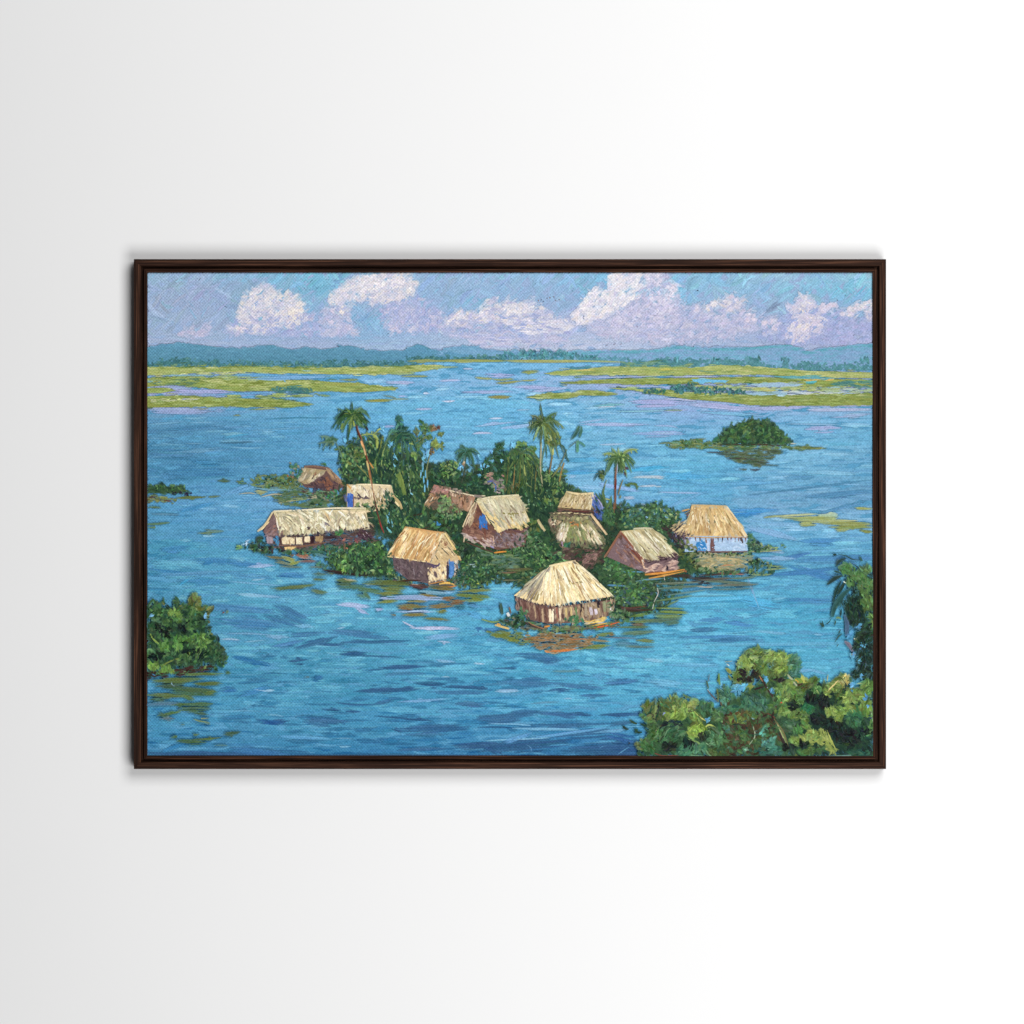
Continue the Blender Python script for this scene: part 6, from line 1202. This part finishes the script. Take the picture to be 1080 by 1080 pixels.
clump(796, 741, 14, 9, [(62,104,84),(54,92,78),(72,116,88)], 70, r=(1.6, 2.8)); clump(766, 731, 9, 8, [(72,118,88),(84,124,80),(62,104,78)], 40, r=(1.2, 2.4), ang=(70, 30)); clump(768, 748, 12, 4, [(58,100,80),(66,110,80)], 30, r=(1.4, 2.4), ang=(-15, 15)); clump(764, 739, 3, 5, [(96,150,130),(84,140,120)], 8, r=(1.2, 2), ang=(80, 15))
clump(778, 759, 9, 5, [(132,142,60),(120,132,58),(112,124,56)], 30, r=(1.4, 2.6)); clump(784, 774, 3.4, 4, [(100,124,56)], 10, r=(1.2, 2)); clump(774, 752, 8, 2, [(96,66,46)], 12, r=(1.2, 2)); clump(790, 752, 5, 3, [(96,104,54)], 12, r=(1.2, 2))
clump(758, 755, 6, 6, GM + [(120,150,84)], 22, r=(1.4, 2.4)); clump(766, 768, 4, 4, [(84,130,96)], 10, r=(1.2, 2)); clump(758, 776, 7, 9, [(96,132,80),(108,144,88),(84,120,74)], 40, r=(1.6, 3), ang=(60, 25))
CR = [(773,716),(776,708),(781,700),(786,690),(794,684),(800,686),(806,688),(813,689),(822,688),(828,692),(832,699),(832,707),(826,712),(810,712),(800,714),(792,716),(784,720),(776,720)]
fill(CR, [(84,104,54),(96,114,58),(72,92,52),(62,74,48)], L=(4, 9), W=(2.4, 4), ang=(50, 50), cover=2.6, shrink=.6, curve=.2)
fringe(CR, GM + OLV + GL, r=(1.2, 2.4), step=2.4)
for x, y, rx, ry, pal, n in [(786,699,6,6,[(150,164,72),(160,172,78),(138,152,66)],30),(796,688,7,4,[(130,148,66),(144,158,70)],20),(813,693,8,5,[(158,170,76),(148,162,70),(166,176,84)],34),(825,695,6,6,[(150,164,70),(140,156,66)],26),(824,704,8,4,[(146,156,64),(134,146,60)],22),(801,703,7,8,[(100,122,58),(90,112,56)],30),(776,711,4,5,[(110,124,56)],12),(815,712,8,5,[(70,90,50),(84,104,54)],22),(795,694,5,3,[(170,180,96)],8),(826,731,7,10,[(136,156,72),(124,146,68),(148,164,76)],44),(835,722,3,4,[(156,164,72)],10),(820,738,6,8,[(74,112,66),(64,100,60)],22),(836,700,6,8,[(72,116,84),(62,104,78)],30),(840,710,5,4,[(60,110,96)],12),(846,718,5,4,[(176,172,66),(150,158,66)],14)]:
    clump(x, y, rx, ry, pal, n, r=(1.4, 2.8), jit=13)
for x, y, rx, ry, n in [(783,708,4,4,16),(787,716,6,3,16),(780,717,4,2,8),(796,712,4,4,10),(822,716,4,3,12),(795,706,3,5,8)]:
    clump(x, y, rx, ry, [(48,44,46),(56,52,44),(40,40,46)], n, r=(1.2, 2))
for x, y, rx, ry, n in [(781,724,8,3.4,18),(808,716,2,2.4,6),(815,728,2,3,6),(776,728,4,2,6),(820,733,2,1.4,3)]:
    clump(x, y, rx, ry, [(88,160,200),(80,150,192)], n, r=(1.2, 1.9))
clump(791, 723, 3, 2, [(150,150,60)], 6, r=(1.2, 1.8))
for p, w, c in [([(796,703),(803,715),(808,725),(814,733),(817,740),(818,750)],2.4,(66,48,46)),([(800,712),(805,719)],2,(170,110,70)),([(812,728),(816,738),(818,746)],1.8,(120,56,60)),([(806,722),(812,729)],1.2,(150,180,200)),([(818,748),(814,755),(816,760)],2.6,(60,42,42)),([(809,752),(816,756),(818,759)],1.3,(120,60,50)),([(817,758),(823,770),(829,783)],2,(124,138,84)),([(818,760),(826,778)],1.4,(190,190,130)),([(822,772),(827,784),(834,790)],3,(56,44,44)),([(838,728),(842,722),(850,723)],2.6,(70,46,42)),([(824,741),(834,737),(842,728)],2,(84,104,52)),([(795,727),(805,724)],2,(66,48,50)),([(830,711),(836,718),(841,724)],2.6,(170,176,140)),([(838,716),(842,719)],3,(226,170,60)),([(770,710),(766,706)],2.4,(130,134,56)),([(765,705),(769,706),(771,710)],2.2,(140,140,60)),([(779,694),(783,692)],2.2,(150,160,70)),([(768,712),(771,717)],2.4,(110,118,56)),([(758,710),(758,716),(759,722)],2.4,(96,128,62)),([(756,717),(758,718)],2.8,(100,120,66)),([(756,726),(757,733),(757,740)],2.2,(96,110,60)),([(764,721),(763,723)],2,(80,110,64)),([(748,711),(747,718)],1,(96,110,116)),([(745,718),(747,726)],1.8,(74,96,66)),([(746,728),(752,735),(757,740)],1.8,(90,86,92)),([(746,727),(749,731)],1,(190,200,200)),([(760,740),(761,744)],2,(96,70,50)),([(768,738),(768,744)],2.4,(70,60,44)),([(764,698),(772,697)],.8,(150,160,130)),([(766,700),(769,702)],1.2,(190,200,190))]:
    line(p, w, c)
clump(824, 741, 1.2, 1.2, [(200,60,50)], 3, r=(1, 1.4)); clump(804, 773, 2, 2.4, [(84,156,136)], 5, r=(1.2, 1.8)); clump(808, 767, 2, 3, [(74,136,110)], 6, r=(1, 1.6)); clump(806, 783, 4, 3, [(80,150,134),(70,130,116)], 9, r=(1.2, 2)); clump(814, 781, 3, 4, [(74,140,122)], 8, r=(1.2, 2), ang=(-50, 12)); clump(786, 790, 2.4, 1.6, [(110,170,140)], 5, r=(1, 1.4)); clump(811, 791, 14, 5, [(52,104,88),(66,120,100),(44,84,72)], 40, r=(1.6, 2.8), ang=(0, 20))
for p in [[(804,786),(812,791),(822,792)],[(806,784),(810,790)]]: line(p, 1.6, (110,170,150))
clump(795, 757, 1.4, 1.4, [(140,180,190)], 4, r=(.8, 1.2)); line([(790,785),(796,776),(794,766)], 1.4, (150,170,140))
leaves([(764,748),(812,750),(826,770),(812,794),(768,795)], [(62,96,64),(74,108,70),(92,120,64),(52,84,66),(84,76,52)], r=(1.4, 2.6), cover=.55)
leaves([(800,728),(836,716),(850,730),(848,760),(826,770),(812,745)], [(74,108,58),(96,126,64),(60,92,56),(120,142,72)], r=(1.4, 2.6), cover=.6)
part('painted_tree', 'dense dark bushes with light leaves in the bottom right corner')
RB_ = [(838,801),(836,770),(840,745),(846,730),(855,720),(861,716),(866,722),(872,728),(880,720),(888,712),(895,716),(894,726),(905,728),(918,720),(923,718),(923,801)]
fill(RB_, [(42,70,56),(36,60,52),(50,82,58),(34,54,50)], L=(6, 13), W=(3, 5), ang=(50, 45), cover=3, under=(38,64,52), shrink=.6, curve=.2)
fringe(RB_, GM + OLV, r=(1.2, 2.4), step=2.8)
for x, y, rx, ry, pal, n in [(842,735,5,8,[(110,134,64),(98,124,60)],26),(847,724,5,4,[(70,52,44),(110,124,56)],12),(857,720,4,4,[(84,104,60),(96,118,62)],14),(861,729,4,6,[(110,144,74),(96,130,70)],16),(871,729,4,7,[(150,162,72),(138,152,66)],22),(881,722,5,7,[(140,150,66),(128,140,62)],24),(890,718,5,6,[(196,172,88),(176,164,80),(206,180,100)],24),(893,735,5,5,[(176,178,84),(160,166,76)],20),(885,735,4,8,[(96,120,58)],18),(904,733,10,6,[(138,156,70),(126,146,66)],44),(915,724,6,8,[(116,146,66),(104,136,62)],34),(912,745,6,7,[(140,160,68),(126,150,64)],30),(893,748,9,4,[(146,160,72),(134,150,66)],30),(876,750,6,4,[(150,164,70)],18),(884,756,4,6,[(140,154,66)],18),(843,753,9,4,[(120,140,64),(104,128,60)],26),(830,750,8,5,[(120,146,68),(134,154,70)],24),(850,762,5,5,[(108,130,60)],14),(919,758,3,10,[(120,150,74)],16),(901,757,9,8,[(58,104,70),(66,116,76),(48,88,66)],44),(851,748,7,5,[(60,120,76),(52,100,70)],18),(833,765,7,6,[(70,104,74),(60,92,70)],24),(841,768,4,4,[(96,140,70)],12),(838,782,4,4,[(130,150,66)],12),(850,791,8,4,[(96,128,62),(84,116,60)],18),(905,775,6,4,[(44,78,60)],14)]:
    clump(x, y, rx, ry, pal, n, r=(1.6, 3), jit=13)
fill([(842,780),(848,770),(856,768),(862,770),(868,767),(874,776),(880,788),(884,797),(870,792),(860,784),(854,788)], [(146,158,76),(134,150,70),(156,168,84),(118,138,64),(104,126,60)], L=(5, 11), W=(2, 3.6), ang=(40, 45), cover=2.6, under=(128,144,70), shrink=.6, curve=.2)
clump(858, 776, 9, 5, [(160,172,86),(126,146,66),(142,156,74)], 16, r=(1.2, 2.2))
for x, y, rx, ry, n in [(897,778,10,8,70),(875,765,8,7,36),(866,740,8,6,30),(858,736,7,5,20),(836,745,5,5,18),(884,772,6,8,24),(912,772,5,4,12),(848,785,4,3,10),(862,758,7,5,18),(832,788,6,4,16)]:
    clump(x, y, rx, ry, [(32,42,42),(38,50,46),(30,36,40),(40,60,50)], n, r=(1.6, 2.8))
leaves([(906,756),(923,756),(923,801),(906,801)], [(42,72,54),(52,90,64),(36,58,50),(72,108,66)], r=(1.6, 2.8), cover=.9)
clump(866, 790, 4, 5, [(66,100,60),(50,84,58)], 14, r=(1.4, 2.2)); clump(905, 794, 14, 3, [(56,100,80),(48,84,70)], 26, r=(1.4, 2.2), ang=(0, 15))
for p, w, c in [([(857,722),(861,728),(865,735)],1.8,(150,166,100)),([(873,728),(878,723),(884,717)],2.2,(214,190,120)),([(872,718),(873,711)],1.2,(170,160,90)),([(868,722),(869,715)],1,(120,140,80)),([(900,763),(907,758),(914,752)],1.6,(70,120,64)),([(836,757),(846,758),(856,770)],2.6,(120,140,68)),([(872,770),(876,780),(882,792)],2,(166,176,80)),([(816,758),(826,772),(832,790)],1.4,(120,110,70)),([(880,726),(881,738),(878,746)],1.6,(60,80,50)),([(868,733),(876,738)],3,(46,60,56)),([(886,714),(892,722),(890,728)],1.4,(60,70,60)),([(912,762),(909,772)],1.6,(64,110,70)),([(917,745),(920,760),(921,770)],1.4,(150,180,150)),([(872,797),(900,796),(915,792)],1.4,(100,140,130))]:
    line(p, w, c, prof=[.5, 1, .4])
clump(913, 736, 3, 3, [(70,140,190),(60,110,150)], 7, r=(1, 1.6)); clump(915, 744, 1.4, 1.4, [(90,150,200)], 3, r=(.8, 1.2)); clump(900, 722, 3, 2, [(84,154,196)], 5, r=(1, 1.6)); clump(918, 756, 1.2, 1.6, [(60,70,130)], 3, r=(.8, 1.2)); clump(899, 729, 3, 1.4, [(60,120,150)], 4, r=(.8, 1.2)); hs(902, 721.5, 910, 721, 1.4, (150,170,110))
part('painted_branch', 'hanging leafy branch entering from the right edge of the canvas')
DG = [(34,56,46),(40,64,50),(46,72,54),(30,48,44)]
fill([(886,601),(894,597),(903,601),(912,600),(923,604),(923,720),(915,716),(902,714),(906,700),(900,690),(900,674),(905,660),(894,652),(889,636),(895,620)], DG, L=(5, 12), W=(2.4, 4.4), ang=(70, 25), cover=2.2, shrink=.6, curve=.15)
for x, y, rx, ry, pal, n in [(893,600,8,5,[(96,134,68),(84,120,62)],30),(905,608,9,6,[(92,128,66),(104,140,72),(78,112,60)],40),(913,620,8,10,[(90,128,64),(80,116,60),(104,138,70)],46),(915,636,6,8,[(84,118,60),(72,104,58)],28),(909,638,4,4,[(104,136,60)],8),(918,655,3,8,[(112,144,68)],14),(897,614,5,4,[(104,138,72)],14),(913,600,5,3,[(100,132,70)],12)]:
    clump(x, y, rx, ry, pal, n, r=(1.4, 2.6), ang=(60, 30), jit=13)
clump(901, 645, 8, 14, DG, 70, r=(1.6, 2.8), ang=(75, 20)); clump(913, 668, 7, 10, DG + [(48,78,54)], 44, r=(1.6, 2.6), ang=(-40, 30))
for p, w, c in [([(878,585),(882,585)],2.6,(40,64,56)),([(883,584.5),(891,586),(899,590),(908,590.5)],1.4,(52,80,74)),([(906,587),(909,592)],3,(56,92,84)),([(898,594),(904,598),(908,603)],1.6,(50,76,80)),([(892,589),(886,591),(881,597)],3.4,(46,70,64)),([(884,589),(881,594)],1.6,(60,90,90)),([(879,602),(885,604)],2.4,(44,74,64)),
 ([(888,607),(880,610),(872,616.5)],4.6,(44,64,60)),([(886,608),(878,612)],2,(64,90,84)),([(887,612),(882,622),(878,636)],3.4,(40,66,58)),([(892,612),(887,620),(883,627)],4,(40,62,52)),([(897,620),(888,628),(880,640),(877,651)],7,(48,88,84)),([(892,626),(884,636),(879,646)],2.4,(74,110,100)),([(880,640),(884,634),(886,640)],3,(52,92,86)),([(887,642),(886,650)],2.4,(44,66,60)),([(890,648),(893,658),(892,671)],5.4,(72,98,128)),([(894,652),(892,662)],2.4,(84,108,140)),([(876,653),(873,657),(870,658)],1.2,(44,72,66)),([(864,657),(867,659),(869,661)],2.8,(46,72,60)),([(867,655),(868,660)],1.6,(46,72,60)),([(866,661),(869,659)],1.6,(46,72,60)),([(881,652),(884,651),(887,653)],2.8,(104,132,80)),([(881,654),(880,659)],2,(64,94,84)),([(884,668),(886,664)],1.8,(50,80,70)),([(880,677),(884,671),(888,668)],1.8,(56,84,80)),([(882,682),(884,679)],1.4,(70,96,100)),([(890,676),(895,680),(899,687)],5,(112,104,120)),([(896,690),(902,690)],3,(120,140,140)),([(889,613),(892,615)],2,(210,220,200)),([(900,673.4),(902,673.6)],1.6,(220,220,200))]:
    line(p, w, c, prof=[.35, 1, .45])
clump(906, 660, 2.4, 3, [(90,162,202),(82,152,196)], 7, r=(1, 1.7)); clump(908, 682, 3.4, 3, [(86,158,200)], 8, r=(1.2, 1.8)); clump(896, 668, 3, 4, [(84,150,194)], 6, r=(1.2, 1.8), ang=(-50, 15)); clump(899, 690, 3, 3, [(84,154,196)], 4, r=(1.2, 1.8)); clump(905, 698, 2, 3, [(84,154,196)], 4, r=(1, 1.6)); clump(908, 712, 2.4, 2, [(82,150,194)], 4, r=(1, 1.6))
leaves([(904,655),(921,650),(921,716),(906,716),(902,690)], [(34,56,46),(42,66,52),(50,80,58),(46,74,74)], r=(1.6, 2.8), cover=.8, ang=(-50, 35))
for x, y in [(906,678),(904,683),(913,688),(910,692),(918,695),(907,702),(904,708),(913,708),(919,712),(901,712),(912,700),(918,682)]: clump(x, y, 3.6, 3, DG + [(52,84,84)], 10, r=(1.4, 2.2))
# ------------------------------------------------------------------ build: wall, frame, canvas, paint, lamps, camera
def mesh_obj(name, verts, faces, mat, parent=None, smooth=False):
    me = bpy.data.meshes.new(name)
    me.from_pydata([tuple(v) for v in verts], [], [tuple(f) for f in faces])
    me.update()
    if smooth:
        for p in me.polygons: p.use_smooth = True
    me.materials.append(mat)
    o = bpy.data.objects.new(name, me)
    COL.objects.link(o)
    if parent: o.parent = parent
    return o

def box_data(x0, x1, y0, y1, z0, z1):
    v = [(x0,y0,z0),(x1,y0,z0),(x1,y1,z0),(x0,y1,z0),(x0,y0,z1),(x1,y0,z1),(x1,y1,z1),(x0,y1,z1)]
    f = [(0,3,2,1),(4,5,6,7),(0,1,5,4),(1,2,6,5),(2,3,7,6),(3,0,4,7)]
    return v, f

# wall
m, nt, bs = new_mat('wall_paint')
tc = nd(nt, 'ShaderNodeTexCoord')
no = nd(nt, 'ShaderNodeTexNoise', Scale=3.0, Detail=3.0)
nt.links.new(tc.outputs['Object'], no.inputs['Vector'])
cr = nd(nt, 'ShaderNodeMix', data_type='RGBA')
cr.inputs[6].default_value = (0.80, 0.80, 0.803, 1); cr.inputs[7].default_value = (0.815, 0.815, 0.818, 1)
nt.links.new(no.outputs['Fac'], cr.inputs[0]); nt.links.new(cr.outputs[2], bs.inputs['Base Color'])
bs.inputs['Roughness'].default_value = 0.9; bs.inputs['Specular IOR Level'].default_value = 0.1
wall = mesh_obj('wall', *box_data(-2.5, 2.5, 0.0, 0.12, -0.6, 3.6), m)
wall['kind'] = 'structure'; wall['label'] = 'plain white wall behind the framed painting'

# picture root
root = bpy.data.objects.new('framed_painting', None)
COL.objects.link(root)
root.location = ((CX - 540) * PX, 0, EYE_Z + (540 - CY) * PX)
root['label'] = 'oil painting of a lake village in a dark brown wooden frame on the white wall'
root['category'] = 'painting'

# frame wood
def wood(name, horizontal):
    m, nt, bs = new_mat(name)
    tc = nd(nt, 'ShaderNodeTexCoord')
    mp = nd(nt, 'ShaderNodeMapping')
    mp.inputs['Scale'].default_value = (10, 760, 760) if horizontal else (760, 760, 10)
    nt.links.new(tc.outputs['Object'], mp.inputs['Vector'])
    n1 = nd(nt, 'ShaderNodeTexNoise', Scale=1.0, Detail=5.0, Roughness=0.65)
    nt.links.new(mp.outputs[0], n1.inputs['Vector'])
    ramp = nd(nt, 'ShaderNodeValToRGB')
    e = ramp.color_ramp.elements
    e[0].position = 0.36; e[0].color = (*(WOOD_K * lin((34, 20, 13))), 1)
    e[1].position = 0.70; e[1].color = (*(WOOD_K * lin((130, 88, 66))), 1)
    x = e.new(0.52); x.color = (*(WOOD_K * lin((58, 35, 25))), 1)
    nt.links.new(n1.outputs['Fac'], ramp.inputs[0])
    nt.links.new(ramp.outputs[0], bs.inputs['Base Color'])
    bs.inputs['Roughness'].default_value = 0.7; bs.inputs['Specular IOR Level'].default_value = 0.1
    bp = nd(nt, 'ShaderNodeBump', Strength=0.5, Distance=0.0004)
    nt.links.new(n1.outputs['Fac'], bp.inputs['Height']); nt.links.new(bp.outputs['Normal'], bs.inputs['Normal'])
    return m
WH, WV = wood('walnut_level', True), wood('walnut_upright', False)
mm = 0.001
def rail_mesh(side, prof, name, mat, parent, gap=0.0001):
    """mitred moulding along one side; prof = [(inset, height above wall)]."""
    hw, hh = OUT_W, OUT_H
    horiz = side in ('top', 'bottom')
    v, f = [], []
    NS = 2
    n = len(prof)
    for e in (-1, 1):
        for u, d in prof:
            if horiz:
                x = e * (hw - u - gap); z = (hh - u) * (1 if side == 'top' else -1)
            else:
                z = e * (hh - u - gap); x = (hw - u) * (1 if side == 'right' else -1)
            v.append((x, -d, z))
    for i in range(n):
        j = (i + 1) % n
        f.append((i, j, n + j, n + i))
    f.append(tuple(range(n))); f.append(tuple(range(2 * n - 1, n - 1, -1)))
    o = mesh_obj(name, v, f, mat, parent)
    import bmesh
    bm = bmesh.new(); bm.from_mesh(o.data); bmesh.ops.recalc_face_normals(bm, faces=bm.faces); bm.to_mesh(o.data); bm.free()
    return o
D = FRAME_D
RAIL = [(0, 0.0005), (0, D - .5*mm), (.5*mm, D), (6.7*mm, D), (7.4*mm, D - .9*mm), (7.5*mm, D - 8*mm), (10.2*mm, D - 8*mm), (10.2*mm, D - 14*mm), (10.2*mm, 0.0005)]
LIP = [(10.25*mm, D - 14*mm), (10.3*mm, D - 2.6*mm), (10.6*mm, D - 2.2*mm), (11.3*mm, D - 2.2*mm), (11.7*mm, D - 2.7*mm), (12.1*mm, D - 2.2*mm), (13.5*mm, D - 2.2*mm), (14.0*mm, D - 2.8*mm), (14.0*mm, D - 14*mm)]
for side in ('top', 'bottom', 'left', 'right'):
    r = rail_mesh(side, RAIL, 'frame_rail', WH if side in ('top', 'bottom') else WV, root)
    rail_mesh(side, LIP, 'inner_lip', WH if side in ('top', 'bottom') else WV, r)

# canvas
m, nt, bs = new_mat('canvas_cloth')
no = nd(nt, 'ShaderNodeTexNoise', Scale=400.0)
cr = nd(nt, 'ShaderNodeMix', data_type='RGBA'); cr.inputs[6].default_value = (.3, .38, .45, 1); cr.inputs[7].default_value = (.36, .43, .5, 1)
nt.links.new(no.outputs['Fac'], cr.inputs[0]); nt.links.new(cr.outputs[2], bs.inputs['Base Color']); bs.inputs['Roughness'].default_value = .8
canvas = mesh_obj('canvas', *box_data(-CAN_W, CAN_W, -CANVAS_D, -(D - 13.9*mm), -CAN_H, CAN_H), m, root)
canvas['label'] = 'stretched canvas painted with thatched huts, palms and blue lake water'

THIN = paint_material('thin_oil_paint', 0.46)      # canvas weave shows through
THICK = paint_material('thick_oil_paint', 0.16)    # impasto hides most of it
THIN_PARTS = ('painted_sky', 'painted_cloud', 'painted_hills', 'painted_water', 'painted_marsh', 'painted_treeline', 'painted_reflection')
print('paint height mm', ZC[0] * 1000)
for b in ORDER:
    if not b.n: continue
    xy = np.vstack([a for a, _ in b.v]); h = np.concatenate([q for _, q in b.v])
    X = np.clip((xy[:, 0] - CX) * PX, -CAN_W, CAN_W)
    Z = np.clip((CY - xy[:, 1]) * PX, -CAN_H, CAN_H)
    Y = -CANVAS_D - 0.00004 - h
    co = np.stack([X, Y, Z], 1).astype(np.float32)
    quads = np.vstack(b.f) if b.f else np.zeros((0, 4), int)
    # faces look towards the viewer (-Y)
    loops = list(quads.reshape(-1)); starts = list(range(0, 4 * len(quads), 4)); tot = [4] * len(quads)
    for p in b.polys:
        starts.append(len(loops)); tot.append(len(p)); loops.extend(p)
    me = bpy.data.meshes.new(b.name)
    me.vertices.add(len(co)); me.vertices.foreach_set('co', co.ravel())
    me.loops.add(len(loops)); me.loops.foreach_set('vertex_index', np.array(loops, np.int32))
    me.polygons.add(len(starts)); me.polygons.foreach_set('loop_start', np.array(starts, np.int32))
    me.update(calc_edges=True)
    me.polygons.foreach_set('use_smooth', np.ones(len(starts), bool))
    thin = b.name in THIN_PARTS
    cc = np.vstack(b.c)
    k_ = 1.05 if thin else 1.17          # strength of the mixed pigments
    lum = (cc @ np.array((.3, .59, .11)))[:, None]
    nl = 116 + (lum - 116) * k_ + (0 if thin else 2)
    cc = np.clip(nl + (cc - lum) * (.97 if thin else .93), 6, 252)
    if b.name == 'painted_hut':          # walls mixed creamier
        warm = (cc[:, :1] > cc[:, 2:3] + 4) & (nl < 122)
        cc = np.where(warm, nl * 1.12 + 9 + (cc - nl) * .86, cc)
    col = lin(cc) * PIGMENT_DELIGHT_K(xy[:, 0])[:, None]
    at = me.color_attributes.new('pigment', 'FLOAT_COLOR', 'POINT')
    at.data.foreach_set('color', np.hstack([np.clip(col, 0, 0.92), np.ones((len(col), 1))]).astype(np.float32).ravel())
    me.materials.append(THIN if thin else THICK)
    me.validate()
    o = bpy.data.objects.new(b.name, me); COL.objects.link(o); o.parent = canvas
    if b.label: o['label'] = b.label

# lamps: a tall soft box standing to the right of the camera and a weak room fill from the world
def area_lamp(name, loc, target, sx, sy, power, col=(1, 1, 1)):
    L = bpy.data.lights.new(name, 'AREA'); L.shape = 'RECTANGLE'; L.size = sx; L.size_y = sy; L.energy = power; L.color = col
    o = bpy.data.objects.new(name, L); COL.objects.link(o); o.location = loc
    from mathutils import Vector
    o.rotation_euler = (Vector(target) - Vector(loc)).to_track_quat('-Z', 'Y').to_euler()
    return o
for nm, loc, sx, sy, pw in LAMPS:
    area_lamp(nm, loc, (loc[0], 0, loc[2]), sx, sy, pw, (1.0, 0.998, 0.992))
w = bpy.data.worlds.new('World'); SC.world = w; w.use_nodes = True
bg = w.node_tree.nodes['Background']; bg.inputs[0].default_value = (0.95, 0.98, 1.0, 1); bg.inputs[1].default_value = WORLD

cam = bpy.data.cameras.new('camera'); co_ = bpy.data.objects.new('camera', cam); COL.objects.link(co_)
co_.location = (0, -CAM_D, EYE_Z); co_.rotation_euler = (math.pi / 2, 0, 0)
cam.sensor_width = 36; cam.lens = 36 * CAM_D / 1.08; cam.clip_end = 50
SC.camera = co_
vs = SC.view_settings; vs.view_transform = 'Standard'; vs.look = 'None'; vs.exposure = 0; vs.gamma = 1; vs.use_curve_mapping = False
SC.render.resolution_x = SC.render.resolution_y = 1024
